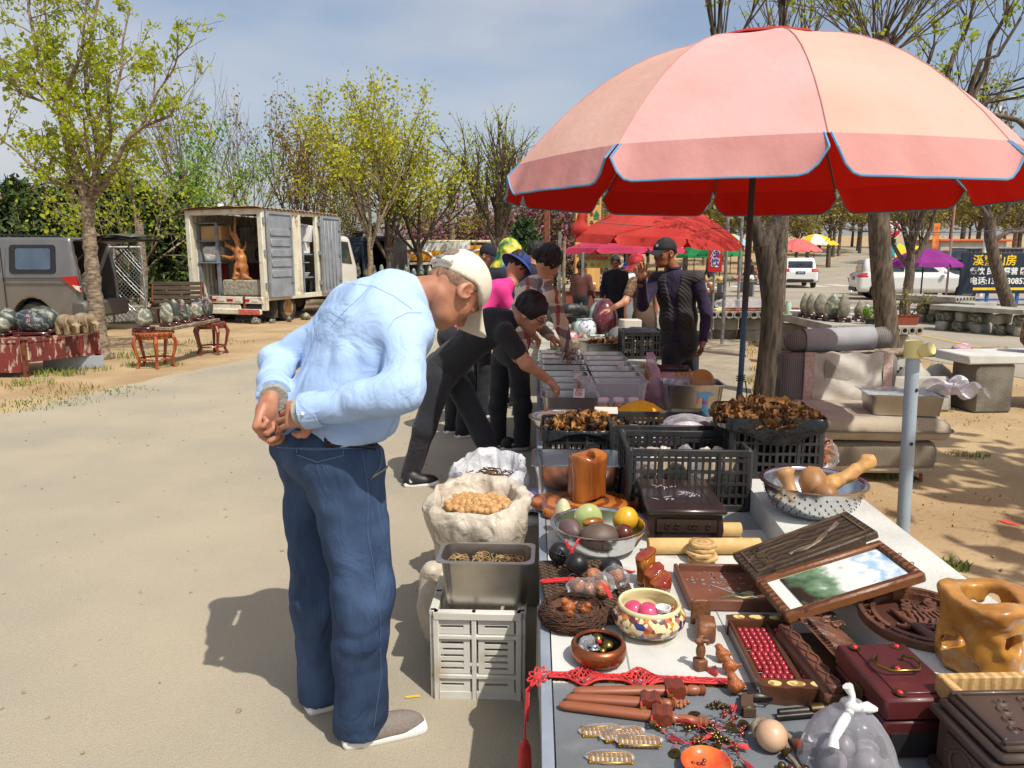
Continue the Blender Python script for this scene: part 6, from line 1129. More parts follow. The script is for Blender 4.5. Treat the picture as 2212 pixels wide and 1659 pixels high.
obj('ram',sdf(lambda P:su([ell(P,(0,0,.05),(.013,.011,.022)),ell(P,(-.004,0,.078),(.013,.009,.01)),chain(P,[(.002,-.01,.084),(.012,-.012,.084),(.014,-.013,.074),(.006,-.013,.072)],[.004,.004,.003,.002]),chain(P,[(.002,.01,.084),(.012,.012,.084),(.014,.013,.074),(.006,.013,.072)],[.004,.004,.003,.002])],.006),(-.03,-.03,.025),(.03,.03,.1),.003),m_bwood,rm,smooth=70)
for i,(u,v,s,rt,lb_)in enumerate([(1562,1435,.042,150,'dark carved wooden bird at the back of the three in a line'),(1578,1462,.045,160,'carved wooden bird in the middle of the three in a line'),(1590,1506,.047,130,'carved wooden bird standing in front of the red strip end')]):p=G(u,v,TZ);bird(lb_,p.x,p.y+.012,TZ+.001,s,R(rt))
p=G(1552,1470,TZ);one('red_tassel',join([tube([(0,0,.008),(.015,.008*math.cos(q),.006+.004*math.sin(q)),(.05,.018*math.cos(q),.004)],.0012,3)for q in np.arange(18)*.35]),m_redc,'red tassel fanned out behind the carved birds','tassel',(p.x,p.y+.01,TZ),R(100))
def frame_at(o,u,v):
 o,u,v=Vector(o),Vector(u),Vector(v);ex=(u-o).normalized();ey=(v-o);ey=(ey-ex*ey.dot(ex)).normalized();ez=ex.cross(ey);m_=Matrix((ex,ey,ez)).transposed().to_4x4();m_.translation=o;return m_
fm=frame_at((.736,1.848,.592),(1.11,1.868,.705),(.72,2.072,.597));fr=thing('framed_picture','wooden framed landscape print propped on the slab','picture');fr.matrix_world=fm;fw,fh=.392,.226
m_frm=mat('frame_wood',(120,76,44),(84,50,30),ro=.45,wave=('BANDS',14,4,2,'Y'),bu=.2)
for y in(.0125,fh-.0125):obj('frame_bar',box(fw,.025,.03,(fw/2,y,0),.005),m_frm,fr)
for x in(.0125,fw-.0125):obj('frame_bar',box(.025,fh-.05,.03,(x,fh/2,0),.005),m_frm,fr)
def printm():
 m,n,l,b=nodes('landscape_print');t=n.new('ShaderNodeTexCoord');s=n.new('ShaderNodeSeparateXYZ');l.new(t.outputs['Object'],s.inputs[0]);nz_=n.new('ShaderNodeTexNoise');nz_.inputs['Scale'].default_value=16;nz_.inputs['Detail'].default_value=6;l.new(t.outputs['Object'],nz_.inputs[0])
 ad=n.new('ShaderNodeMath');ad.operation='MULTIPLY_ADD';ad.inputs[1].default_value=.26;l.new(nz_.outputs[0],ad.inputs[0]);l.new(s.outputs[0],ad.inputs[2]);rp=n.new('ShaderNodeValToRGB');e=rp.color_ramp.elements;e[0].position=.12;e[0].color=(*lin((40,34,30)),1);e[1].position=.52;e[1].color=(*lin((120,168,205)),1)
 for q,c in((.21,(44,40,34)),(.25,(80,112,84)),(.30,(122,148,118)),(.33,(214,218,210)),(.40,(226,226,220)),(.43,(150,186,212)),(.47,(222,226,224))):k=e.new(q);k.color=(*lin(c),1)
 l.new(ad.outputs[0],rp.inputs[0]);l.new(rp.outputs[0],b.inputs['Base Color']);b.inputs['Roughness'].default_value=.25;return m
obj('mount',box(fw-.05,fh-.05,.006,(fw/2,fh/2,-.002)),mat('print_paper',(222,220,210),ro=.4),fr);obj('print',box(fw-.095,fh-.062,.002,(fw/2+.018,fh/2,.003)),printm(),fr)
obj('hook',join([tube([(fw+.002+.006*math.cos(a),y+.006*math.sin(a),.008)for a in np.linspace(-1.5,3,10)],.0014,4)for y in(.07,.13)]),m_gun,fr)
pm2=frame_at((.734,2.113,.584),(1.107,2.129,.724),(.725,2.308,.579));pn=thing('carved_plaque','dark carved wooden plaque with worn characters above the picture','plaque');pn.matrix_world=pm2;pw_,ph_=.40,.197;m_dpan=mat('dark_old_wood',(72,56,42),(46,36,28),ro=.55,wave=('BANDS',12,5,2,'Y'),bu=.3);m_dpan2=mat('dark_old_wood_gilt',(104,84,56),(66,52,38),sc=20,ro=.5)
obj('board',box(pw_,ph_,.024,(pw_/2,ph_/2,0),.004),m_dpan,pn);obj('border',join([box(pw_-.05,.006,.005,(pw_/2,y,.0135))for y in(.02,ph_-.02)]+[box(.006,ph_-.04,.005,(x,ph_/2,.0135))for x in(.025,pw_-.025)]),m_dpan2,pn)
obj('relief',join([tube([(.14+.2*t,.05+.09*t*t+.01*math.sin(9*t+k),.013)for t in np.linspace(0,1,12)],.0035,5)for k in range(3)]+[tube([(.12+.1*math.cos(a),.09+.04*math.sin(a),.013)for a in np.linspace(.3,3.2,12)],.003,5)]),m_dpan2,pn);obj('characters',join([text(c,.034,.002).t((.065,.155-.034*k,.0135),(0,0,R(-90)))for k,c in enumerate('家和万事')]),m_dpan2,pn)
obj('hook',tube([(pw_*.72+.006*math.cos(a),ph_+.006*math.sin(a),.006)for a in np.linspace(-.5,3.6,10)],.0014,4),m_gun,pn)
for i,(x,y,h_)in enumerate([(1.07,2.22,.105),(1.075,1.97,.08)]):one('prop_block',box(.05,.1,h_,(0,0,h_/2),.004),m_bwood,['small wooden block propping up the dark carved panel','small wooden block propping up the framed picture'][i],'block',(x,y,SZ))
m_rose=mat('rosewood_carved',(114,72,52),(78,48,35),sc=14,ro=.5,co=.06,bu=.4,bs=60)
csx,csy=.745,1.72;cs_=thing('carved_screen','carved wooden screen with curled crest leaning beside the red box','screen',(csx,csy,TZ),R(3));obj('base_rail',join([box(.05,.3,.05,(0,0,.03),.008),box(.035,.3,.02,(0,0,.062),.004)]),m_rose,cs_)
obj('rail_carving',join([tube([(.0+.012*math.sin(y*60),y,.074)for y in np.linspace(-.14,.14,60)],.003,5),tube([(-.012*math.sin(y*60),y,.074)for y in np.linspace(-.14,.14,60)],.003,5)]),m_rose,cs_)
obj('board',grid(lambda U,V:np.stack([.03+U*.13,-.12+V*.27,.05+.05*(1-U)+.02*np.sin(U*3)],-1),8,8),m_rose,cs_);obj('board_back',box(.13,.27,.008,(.095,.015,.04),.002),m_rose,cs_);fea=[tube([(.04+.1*t,-.10+.012*k+.05*t*math.sin(k),.1-.04*t+.012)for t in np.linspace(0,1,8)],[.004,.005,.006,.006,.005,.004,.003,.002],5)for k in range(18)]
obj('feather_relief',join(fea),m_rose,cs_,smooth=60);crl=[]
for k in range(16):c=(.035+.02*(k%6),.10+.05*(k//6)+.014*(k%2));crl.append(tube([(c[0]+.013*(1-t*.7)*math.cos(t*8+k),c[1]+.013*(1-t*.7)*math.sin(t*8+k),.10-.006*(k%3))for t in np.linspace(0,1,16)],.0036,5))
obj('crest',join(crl),m_rose,cs_,smooth=60)
rp_=thing('round_panel','round openwork rosewood panel carved with a tree','panel',(1.075,1.815,SZ+.004),(R(4),0,0));RR=.152
obj('outer_ring',lathe([(RR-.014,0),(RR,0),(RR+.003,.012),(RR,.024),(RR-.012,.024),(RR-.014,.012),(RR-.014,0)],56,False),m_rose,rp_,smooth=60);obj('inner_ring',lathe([(.112,0),(.122,0),(.122,.02),(.112,.022),(.112,0)],56,False),m_rose,rp_,smooth=60);obj('back',lathe([(.001,.001),(.14,.001),(.14,.004),(.001,.004)],48,False),mat('panel_back',(70,36,24),ro=.6),rp_)
for k in range(26):a=k*.2417;obj('fret',join([box(.016,.005,.012,(.13,0,.012)),box(.005,.016,.012,(.127+.007*(k%2),.006,.012))]).t(rot=(0,0,a)),m_rose,rp_)
trk=[tube([(-.02,-.11,.012),(-.035,-.06,.016),(-.05,-.01,.016),(-.06,.04,.014)],[.014,.012,.009,.006],7)];rr6=random.Random(13)
for k in range(30):
 a,d=rr6 .random()*6.28,.095*math.sqrt(rr6 .random());cx,cy=d*math.cos(a),d*math.sin(a);n_=rr6 .uniform(5,9);trk.append(tube([(cx+.016*(1-.8*t)*math.cos(t*n_+k)+.01*t,cy+.016*(1-.8*t)*math.sin(t*n_+k),.012+.004*math.sin(k))for t in np.linspace(0,1,12)],[.006]*6+[.005,.0045,.004,.0035,.003,.002],6))
for k in range(9):trk.append(tube([(-.04+.014*k,-.05+.006*(k%3),.014),(-.03+.016*k,-.02,.017),(-.02+.013*k,.03+.01*(k%2),.014)],[.006,.007,.004],6))
obj('tree_relief',join(trk),m_rose,rp_,smooth=60)
m_burl=mat('burl_yellow',(196,142,66),(150,96,40),sc=12,ro=.3,co=.35,c3=(96,58,26),sc3=9,lo3=.6,hi3=.75,a3=.6)
hr=random.Random(21);holes=[(hr.random()*6.28,hr.uniform(.03,.16),hr.uniform(.016,.03))for _ in range(17)]
def burl(P):
 a=np.arctan2(P[...,1],P[...,0]);r=np.linalg.norm(P[...,:2],axis=-1);z=P[...,2];w_=.088+.008*np.sin(3*a+1)+.01*fbm(P,22,4,2)+.012*np.clip((z-.14)/.04,0,1);d=smax(r-w_,np.abs(z-.095)-.095-.006*np.sin(3*a),.014);d=smax(d,-smax(r-.056,.04-z,.01),.008)
 for(t,hz,hrr)in holes:d=smax(d,-(np.linalg.norm(P-V3(.076*math.cos(t),.076*math.sin(t),hz),axis=-1)-hrr),.008)
 return d
p=G(2152,1492,SZ);one('root_vase',sdf(burl,(-.13,-.13,-.01),(.13,.13,.22),.006),m_burl,'knotted yellow root vase full of holes on the slab','vase',(p.x+.02,p.y+.09,SZ),0,None,60)
m_rbox=mat('oxblood_lacquer',(86,30,30),(58,22,24),sc=5,ro=.45,co=.08,bu=.1);rb=thing('jewellery_box','dark red wooden box with brass handle on its lid','box',(.862,1.53,TZ),R(2));rw,rd_,rh=.165,.225,.14
obj('body',box(rw,rd_,.085,(0,0,.0435),.004),m_rbox,rb);obj('lid',box(rw+.004,rd_+.004,.05,(0,0,.114),.006),m_rbox,rb);obj('lid_panel',box(rw-.05,rd_-.035,.004,(.005,0,.1405),.002),m_rbox,rb);obj('base_drawer',box(rw-.03,.004,.05,(0,-rd_/2-.001,.035)),m_blk,rb)
obj('handle',tube([(-.03,.03,.144),(-.032,.03,.156),(-.05,.012,.158),(-.05,-.015,.158),(-.032,-.035,.157),(.03,-.035,.157),(.048,-.015,.158),(.048,.012,.158),(.03,.03,.156),(.028,.03,.144)],.0035,7),m_brass,rb,smooth=60)
for x,y in((-.05,.09),(.05,.09),(.0,-.005),(-.045,-.095),(.05,-.095)):sd_=obj('rosette',cyl(.014,.0015,(x,y,.1425),12),m_dkbr,rb);obj('red_cabochon',ico(.007,10,8).t((x,y,.144),(0,0,0),(1,1,.7)),mat('red_cabochon',(190,36,36),ro=.15,co=.5),sd_)
obj('clasp',box(.004,.035,.035,(-rw/2-.004,-.01,.09),.001),m_dkbr,rb);obj('side_handle',tube([(-rw/2-.003,.02,.06),(-rw/2-.01,.015,.05),(-rw/2-.01,-.015,.05),(-rw/2-.003,-.02,.06)],.0025,5),m_dkbr,rb)
m_bbox=mat('walnut_carved',(80,60,48),(56,42,34),sc=8,ro=.48,co=.06,bu=.25,st=(1,.3,1));bb=thing('carved_box','large brown wooden box with carved lid panel','box',(1.005,1.305,TZ),R(2));bw,bd_=.27,.215
obj('body',box(bw-.03,bd_-.03,.12,(0,0,.06),.004),m_bbox,bb);obj('base_moulding',box(bw-.01,bd_-.01,.025,(0,0,.0125),.005),m_bbox,bb);obj('lid',join([box(bw,bd_,.022,(0,0,.13),.007),box(bw-.02,bd_-.02,.02,(0,0,.15),.008),box(bw-.045,bd_-.04,.014,(0,0,.166),.005)]),m_bbox,bb)
obj('lid_rim',join([box(bw-.05,.01,.008,(0,y,.176),.002)for y in(-bd_/2+.03,bd_/2-.03)]+[box(.01,bd_-.07,.008,(x,0,.176),.002)for x in(-bw/2+.035,bw/2-.035)]),m_bbox,bb);
obj('lid_relief',join([tube([(-.06+.012*k+.016*(1-t)*math.cos(t*7+k),-.04+.03*(k%4)+.014*(1-t)*math.sin(t*7+k),.173)for t in np.linspace(0,1,12)],.0045,5)for k in range(11)]),m_bbox,bb,smooth=60)
obj('side_panel',join([box(.006,.12,.08,(-bw/2+.013,.0,.065),.002),tube([(-bw/2+.009,.035*math.cos(a),.065+.03*math.sin(a))for a in np.linspace(0,6.283,20,endpoint=False)],.004,5,closed=True)]),m_bbox,bb);obj('lock',join([ico(.02,12,8).t((-bw/2+.012,-.075,.07),(0,0,0),(.35,1,1))]),m_dkbr,bb)
fb_=thing('pale_tray','pale wooden tray edge behind the brown carved box','tray',(1.09,1.445,TZ+.12),R(2));obj('board',box(.3,.02,.06,(-.04,0,.03),.003),m_disc,fb_);obj('board',box(.02,.05,.06,(-.18,-.03,.03),.003),m_disc,fb_)
one('box_under',box(.2,.04,.118,(0,0,.059),.003),m_bbox,'small brown box hidden behind the carved box','box',(1.04,1.438,TZ),R(2))
# ================================================================ crates and bowls further along the table
m_leafd=mat('dried_leaf',(150,104,54),(84,54,30),sc=18,ro=.85,rnd=.1,tl=.1);m_mush=mat('dried_mushroom',(176,124,62),(70,48,32),sc=22,ro=.8,lo=.4,hi=.58)
def at(u,v,z):return G(u,v,z)
def linebag(o,w_,d_,h_,seed,drop=.1):
 def f(U,V):
  per=rrp(U,w_+.02,d_+.02);z=h_+.012+np.where(V<.3,-.05+.06*V/.3,.01-(V-.3)/.7*drop*(.7+.5*np.sin(U*19+seed)*np.sin(U*7)));s_=np.where(V<.3,.94+.06*V/.3,1.0+.05*np.sin((V-.3)*2));nzz=.008*np.sin(U*60+seed+V*3);return np.stack([per[0]*(s_+nzz),per[1]*(s_+nzz),z],-1)
 obj('liner',flip(grid(f,120,8,(0,1-1/120),(0,1),wrap=True)),m_bag_b,o,smooth=60)
def rrp(U,w_,d_):
 pts=np.array(rrect(w_,d_,.04,8)+[rrect(w_,d_,.04,8)[0]]);s=np.concatenate([[0],np.cumsum(np.linalg.norm(np.diff(pts,axis=0),axis=1))]);s/=s[-1];return np.interp(U,s,pts[:,0]),np.interp(U,s,pts[:,1])
y=3.70;p=A(1258,1000,y);c1=crate('black plastic crate of dried mushrooms lined with a black bag',p.x+.01,y,TZ,.42,.36,.2,R(-2));linebag(c1,.42,.36,.2,2,.07)
stuff('dried_mushrooms',chips(520,mound(.36,.30,.05,3),.03,5,.8,.7),m_mush,'curled brown dried mushrooms heaped in the left black crate','mushrooms',(p.x+.01,y,TZ+.2));one('price_card',box(.12,.07,.003,(0,0,0)).t(rot=(R(18),0,R(-6))),mat('card_green',(186,206,186),(214,180,176),sc=12,ro=.5),'pale printed card lying on the dried mushrooms','card',(p.x+.13,y+.1,TZ+.26))
y=3.03;p=A(1480,1100,y);c2=crate('large black lattice crate of packed dried goods beside the lacquer box',p.x+.005,y+.12,TZ,.52,.36,.265,R(-2.5),nb=19,rows=4)
m_pk=mat('packet_clear',(196,186,172),(150,128,100),sc=14,ro=.3)
for i in range(12):rr=random.Random(i);one('packet',bagm(.13,.05,.2,100+i,.15).t(rot=(R(10)*rr.uniform(-1,1),0,0)),m_pk if i%3 else m_filmm,'clear packet of dried goods standing in the large black crate','packet',(p.x-.19+.075*(i%6),y+.04+.12*(i//6),TZ+.02),rr.uniform(-.4,.4),'packets in the crate',60)
c3=crate('black lattice crate holding a clear bag behind the large crate',p.x+.0,y+.62,TZ+.001,.52,.34,.25,R(-2),nb=19,rows=4)
m_wh=mat('bag_white_goods',(216,206,206),(190,176,176),sc=10,ro=.5)
one('plastic_bag',bagm(.26,.24,.11,130,.2),m_filmm,'bulging clear bag lying on the rear black crate','bag',(p.x+.15,y+.6,TZ+.165),.3,None,60);one('packet',bagm(.17,.18,.06,131,.15),m_wh,'pinkish packet inside the bulging clear bag','packet',(p.x+.15,y+.6,TZ+.175),0,None,60);one('plastic_bag',bagm(.2,.2,.045,132,.2),m_film,'flat clear bag at the left of the rear black crate','bag',(p.x-.12,y+.6,TZ+.165),.8,None,60)
one('packet_cover',box(.48,.3,.02,(0,0,0),.006),m_pk,'pile of pale packets filling the rear black crate','packets',(p.x,y+.62,TZ+.14))
y=3.29;p=A(1680,1030,y-.18);c4=crate('tall black crate overflowing with dried brown leaves on the slab',p.x,y,SZ,.40,.38,.25,R(-4),nb=15,rows=4);linebag(c4,.40,.38,.25,5,.1);obj('bag_body',box(.35,.33,.2,(0,0,.12),.03),m_bag_b,c4)
stuff('dried_leaves',chips(1000,mound(.46,.42,.075,1.6),.028,6,.8,.6),m_leafd,'heap of curled dried brown leaves in the tall black crate','leaves',(p.x-.01,y,SZ+.24))
one('mushroom_bag',bagm(.16,.1,.13,140,.2),m_film,'clear bag of orange dried strips hanging beside the tall crate','bag',(p.x+.27,y+.03,SZ-.01),0,None,60);stuff('orange_strips',twigs(50,.08,.06,.08,.09,.005,9),mat('orange_strip',(206,120,50),(170,90,36),sc=12,ro=.6),'orange dried strips in the bag beside the tall crate','strips',(p.x+.27,y+.03,SZ+.01))
p=G(1775,1128,SZ);cx_,cy_=p.x,p.y+.10;cl=thing('colander','steel colander holding wooden pestles and a root','colander',(cx_,cy_,SZ));obj('bowl',bowlm(.178,.125,.45,.016),m_steel,cl,smooth=60)
hl=[]
for k in range(5):
 for j in range(30):a=j*.2094+.1*(k%2);t=.42+k*.11;r=.178*(.45+.55*math.sin(t*1.5708))+.0015;z=.125*(1-math.cos(t*1.5708))**.85;hl.append(cyl(.0035,.0015,(0,0,0),6).t(rot=(0,R(90),0)).t((r,0,z)).t(rot=(0,0,a)))
obj('hole',join(hl),m_blk,cl,kind='stuff');m_pest=mat('pestle_wood',(178,132,84),(140,96,56),sc=7,ro=.5,st=(1,1,.3))
one('pestle',lathe([(.04,0),(.045,.02),(.028,.05),(.022,.08),(.03,.11),(.038,.125),(.03,.14),(.001,.142)],20).t(rot=(R(-25),R(-15),0)),m_pest,'mushroom shaped wooden pestle in the colander','pestle',(cx_-.07,cy_-.03,SZ+.04),0,None,60);one('wooden_ball',lathe([(.03,-.05),(.062,-.03),(.075,0),(.062,.035),(.03,.05),(.001,.054)],24).t(rot=(R(20),R(70),0)),m_pest,'round turned wooden block in the colander','wood block',(cx_+.01,cy_+.01,SZ+.105),0,None,60);one('wooden_ball',lathe([(.04,0),(.042,.015),(.03,.05),(.001,.06)],20).t(rot=(R(75),0,0)),m_pest,'small turned wooden cup end in the colander','wood block',(cx_+.015,cy_-.07,SZ+.095),0,None,60)
one('root_piece',sdf(lambda P:chain(P,[(-.1,0,0),(-.04,0,.03),(.03,.01,.06),(.1,.02,.11)],[.02,.026,.022,.03],.02)+.006*vn(P,50,2),(-.15,-.06,-.04),(.15,.07,.16),.008),mat('pale_root',(206,160,96),(170,116,62),sc=16,ro=.6),'pale knobbly root leaning on the colander rim','root',(cx_+.10,cy_-.02,SZ+.09),0,None,60)
p=A(1212,945,4.2);eb=one('steel_bowl',bowlm(.175,.09,.5,.016),m_steel,'wide steel bowl of hen eggs behind the dried mushrooms','bowl',(p.x,4.16,TZ+.06),0,None,60);one('bowl_support',cyl(.12,.06,n=16),m_conc,'block under the egg bowl','block',(p.x,4.16,TZ))
eg=ico(.028,16,12).fn(lambda q:q*np.stack([1-.12*q[:,2]/.028,1-.12*q[:,2]/.028,np.full(len(q),1.28)],1));ep=[(p.x-.12+.057*i+.02*(j%2),4.05+.052*j,TZ+.06+.075+(.012 if 0<i<4 and j in(1,2)else 0)+.008*math.sin(i*3+j))for j in range(5)for i in range(5)];ep=[q for q in ep if math.hypot(q[0]-p.x,q[1]-4.16)<.14]
many('egg',[eg],mat('egg_shell',(226,196,166),(214,180,146),sc=9,ro=.5,rnd=.1),ep,'pale brown hen egg in the wide steel bowl','egg','eggs in the bowl',rs=.05)
p=A(1383,925,3.98);one('steel_bowl',bowlm(.17,.075,.55,.014),m_steel,'steel bowl heaped with bright yellow powder','bowl',(p.x,4.0,TZ+.12),0,None,60);one('bowl_support',box(.3,.26,.119,(0,0,.0595),.01),m_crate,'black box under the bowl of yellow powder','box',(p.x,4.0,TZ))
stuff('yellow_powder',lathe([(.165,.06),(.15,.078),(.11,.108),(.07,.132),(.03,.147),(.001,.151)],40).fn(lambda q:q+.003*fbm(q,40,2)[:,None]),mat('turmeric',(228,172,34),(212,150,26),sc=120,ro=.95,bu=.3),'mound of bright yellow spice powder','powder',(p.x,4.0,TZ+.122),0,70)
m_hon=mat('honey',(190,110,24),(160,84,16),sc=4,ro=.08,co=.8);m_lid=mat('jar_lid',(222,196,204),ro=.4)
def jar(label,x,y,z,s=1.0,lidm=None):
 o=thing('honey_jar',label,'jar',(x,y,z));obj('glass',lathe([(.03,0),(.036,.004),(.037,.05),(.03,.068),(.028,.075)],20).t(sc=s),m_hon,o,smooth=60);obj('lid',lathe([(.031,0),(.032,.003),(.032,.02),(.029,.024),(.001,.024)],20).t((0,0,.074)).t(sc=s),lidm or m_lid,o);return o
for i,(u,v)in enumerate([(1307,886),(1340,889),(1374,893)]):p=G(u,v,TZ+.08);jar(['honey jar with pink lid nearest the egg bowl','honey jar with pink lid in the middle of the three','honey jar with pink lid half behind the yellow powder'][i],p.x-.04,4.45,TZ+.1,1.05)
one('box_support',box(.46,.2,.098,(0,0,.049),.01),m_crate,'black box carrying the honey jars','box',(A(1340,880,4.45).x,4.45,TZ))
p=A(1322,880,5.05);tb_=thing('clear_box','large translucent plastic box with orange clips','box',(p.x,5.05,TZ+.02));obj('body',panm(.47,.3,.2,.03,.012),film('box_plastic',(224,222,224),.26,.25),tb_,smooth=50);one('box_support',box(.4,.24,.018,(0,0,.009),.003),m_conc,'block under the translucent box','block',(p.x,5.05,TZ))
for s in(-1,1):obj('clip',tube([(s*.235,.0+.02*math.cos(a),.16+.025*math.sin(a))for a in np.linspace(0,6.283,10,endpoint=False)],.007,5,closed=True),mat('clip_orange',(214,120,70),ro=.5),tb_)
p=A(1527,890,4.25);sb=thing('spray_bottle','pale blue spray bottle with a pink trigger','bottle',(p.x,4.3,TZ+.06));obj('body',lathe([(.035,0),(.036,.01),(.034,.05),(.018,.12),(.014,.135)],20),mat('sky_blue_plastic',(110,178,214),ro=.3),sb,smooth=60);obj('collar',cyl(.017,.022,(0,0,.135),16),mat('pink_plastic',(214,110,156),ro=.35),sb);obj('head',ext([(-.05,.02),(-.045,.045),(.03,.05),(.05,.035),(.045,.028),(.02,.03),(.012,0),(-.012,0),(-.014,.02)],.024,'y').t((0,.012,.157)),mat('sky_blue_plastic',(110,178,214)),sb);obj('trigger',tube([(-.03,0,.18),(-.045,0,.165),(-.05,0,.14)],.006,6),mat('pink_plastic',(214,110,156)),sb)
one('box_support',box(.2,.2,.058,(0,0,.029),.006),m_crate,'black box under the spray bottle','box',(p.x,4.3,TZ))
p=A(1490,890,4.95);pan('steel pan of packed goods beside the spray bottle',p.x,4.95,TZ+.06,.42,.3,.16,R(-3));one('plastic_bag',bagm(.14,.12,.14,150,.25),m_filmm,'crumpled clear bag standing in the steel pan','bag',(p.x-.06,4.98,TZ+.12),0,None,60);one('plastic_tub',lathe([(.07,0),(.085,.02),(.085,.06),(.07,.075)],24).t(rot=(R(70),0,R(-15))),mat('tub_amber',(196,150,86),(170,120,60),sc=6,ro=.3),'amber round tub leaning in the steel pan','tub',(p.x+.09,5.02,TZ+.2),0,None,60)
one('box_support',box(.3,.22,.058,(0,0,.029),.006),m_conc,'block under the pan of packed goods','block',(p.x,4.95,TZ))
p=A(1415,880,5.2);one('tied_bag',sdf(lambda P:su([ell(P,(0,0,.1),(.085,.07,.1)),cap(P,(0,0,.18),(-.05,0,.33),.02,.04),cap(P,(0,0,.18),(.09,0,.2),.02,.035)],.04)+.014*vn(P,24,5),(-.13,-.12,-.02),(.16,.12,.4),.014),film('pink_film',(226,190,206),.5,.25),'pinkish tied plastic bag beside the clear box','bag',(p.x,5.15,TZ+.02),0,None,60)
p=G(1445,815,.56);one('tray',panm(.34,.22,.03,.02,.01),mat('tray_dark',(70,62,66),ro=.25),'dark tray with a blue disc on the vendor slab','tray',(p.x,p.y,.622),R(-4),None,50);one('wood_box',box(.38,.24,.08,(0,0,.04),.006),m_disc,'flat pale wooden box under the dark tray','box',(p.x,p.y,.541),R(-4));one('blue_disc',cyl(1,.006,n=24).t(sc=(.07,.05,1)),mat('blue_label',(110,130,176),ro=.4),'blue disc lying in the dark tray','disc',(p.x+.03,p.y,.627));p=G(1395,790,.56);one('brick_piece',box(.09,.05,.04,(0,0,.02),.006),m_disc,'small tan stone block lying on the vendor slab','block',(p.x,p.y,.54),R(8))
m_card2=mat('card_red_white',(226,220,214),ro=.5);prr=random.Random(77)
def fill(label,x,y,z,mt_,n=90,w_=.14,d_=.1):stuff('pan_filling',chips(n,mound(w_,d_,.03),.014,n),mt_,label,'spice',(x,y,z))
rowsL=[5.02,5.32,5.62,5.92,6.25,6.62,6.98,7.34];rowsR=[5.55,5.88,6.21,6.54,6.87,7.2]
m_green=mat('herb_green',(72,84,36),(46,56,28),sc=30,ro=.9);m_blkp=mat('black_seed',(24,24,24),ro=.7)
on=['first','second','third','fourth','fifth','sixth','seventh','eighth']
for i,y in enumerate(rowsL):x=tx(y)+.22;pan('steel pan %s from the egg bowl in the row by the customers'%on[i],x,y,TZ+.004,.40,.27,.12,R(-1.5),m_steeld);(fill('dark green herbs in the first pan behind the egg bowl',x,y,TZ+.05,m_green)if i==0 else(fill('black tea in the second pan behind the egg bowl',x,y,TZ+.04,m_blkp,50)if i==1 else fill('brown dried spice low in the %s customer side pan'%on[i],x+.05,y,TZ+.02,m_root,60)))
for i,y in enumerate(rowsR):x=tx(y)+.64;pan('steel pan %s behind the clear box in the inner row'%on[i],x,y,TZ+.004,.40,.28,.12,R(-1.5),m_steeld);(fill('heap of black seeds in the first inner pan',x-.08,y,TZ+.06,m_blkp,200,.16,.1)if i==0 else fill('dark dried goods low in the %s inner pan'%on[i],x,y,TZ+.02,m_root,60))
p=A(1252,852,4.92);pc=thing('price_card','white card with one red character clipped on the first pan','card',(p.x-.01,4.87,TZ+.125),(R(70),0,R(-14)));obj('card',box(.075,.06,.002,(0,.03,0)),m_card2,pc);obj('character',text('酸',.055,.0008).t((0,.03,.0016)),m_redc,pc)
for i,(x,y)in enumerate([(.50,5.3),(.50,5.62),(.52,5.95),(.92,6.2)]):one('price_card',box(.055,.05,.002,(0,.025,0)),m_card2,['white card on the second customer side pan','white card on the third customer side pan','white card on the fourth customer side pan','white card on an inner row pan'][i],'card',(x,y,TZ+.126),(R(65),0,R(-30)))
p=A(1320,780,7.75);one('steel_pan',panm(.6,.34,.16,.03,.014),m_steeld,'large slanted steel pan of dark dried mushrooms','pan',(p.x-.02,7.9,TZ+.0),R(14),None,50);stuff('mushroom_pile',chips(160,mound(.46,.24,.07,3),.05,8,.9,.8),mat('mushroom_dark',(110,74,50),(66,42,30),sc=9,ro=.8),'large dark dried mushrooms in the slanted pan','mushrooms',(p.x-.02,7.9,TZ+.1),R(14))
cr5=crate('black plastic crate with a black bag beside the vendor',A(1387,780,7.4).x,7.55,TZ+.035,.42,.32,.29,R(-2),nb=13);obj('liner',bagm(.36,.26,.12,160,.2).t((0,0,.2)),m_bag_b,cr5,smooth=60)
far=thing('stall_table','far stretch of the stall table covered with stones and jars','table');obj('top',ext([(.28,8.0),(1.42,8.0),(1.62,13),(.62,13)],.06).t((0,0,.44)),m_conc,far)
for y in(8.4,10.2,12.4):obj('block',box(.8,.4,.438,(.05+y*.1,y,.219),.02),m_conc,far)
one('wood_rail',box(1.05,.05,.05,(0,0,.025),.008),m_wood_or,'long orange wooden rail across the far table','rail',(A(1290,700,9.1).x,9.1,.5),R(4));one('log',tube([(-.6,0,.06),(0,.02,.07),(.6,.0,.06)],[.06,.07,.06],10),m_barkp,'pale log lying across the far table','log',(A(1300,715,8.6).x,8.55,.5),R(6));
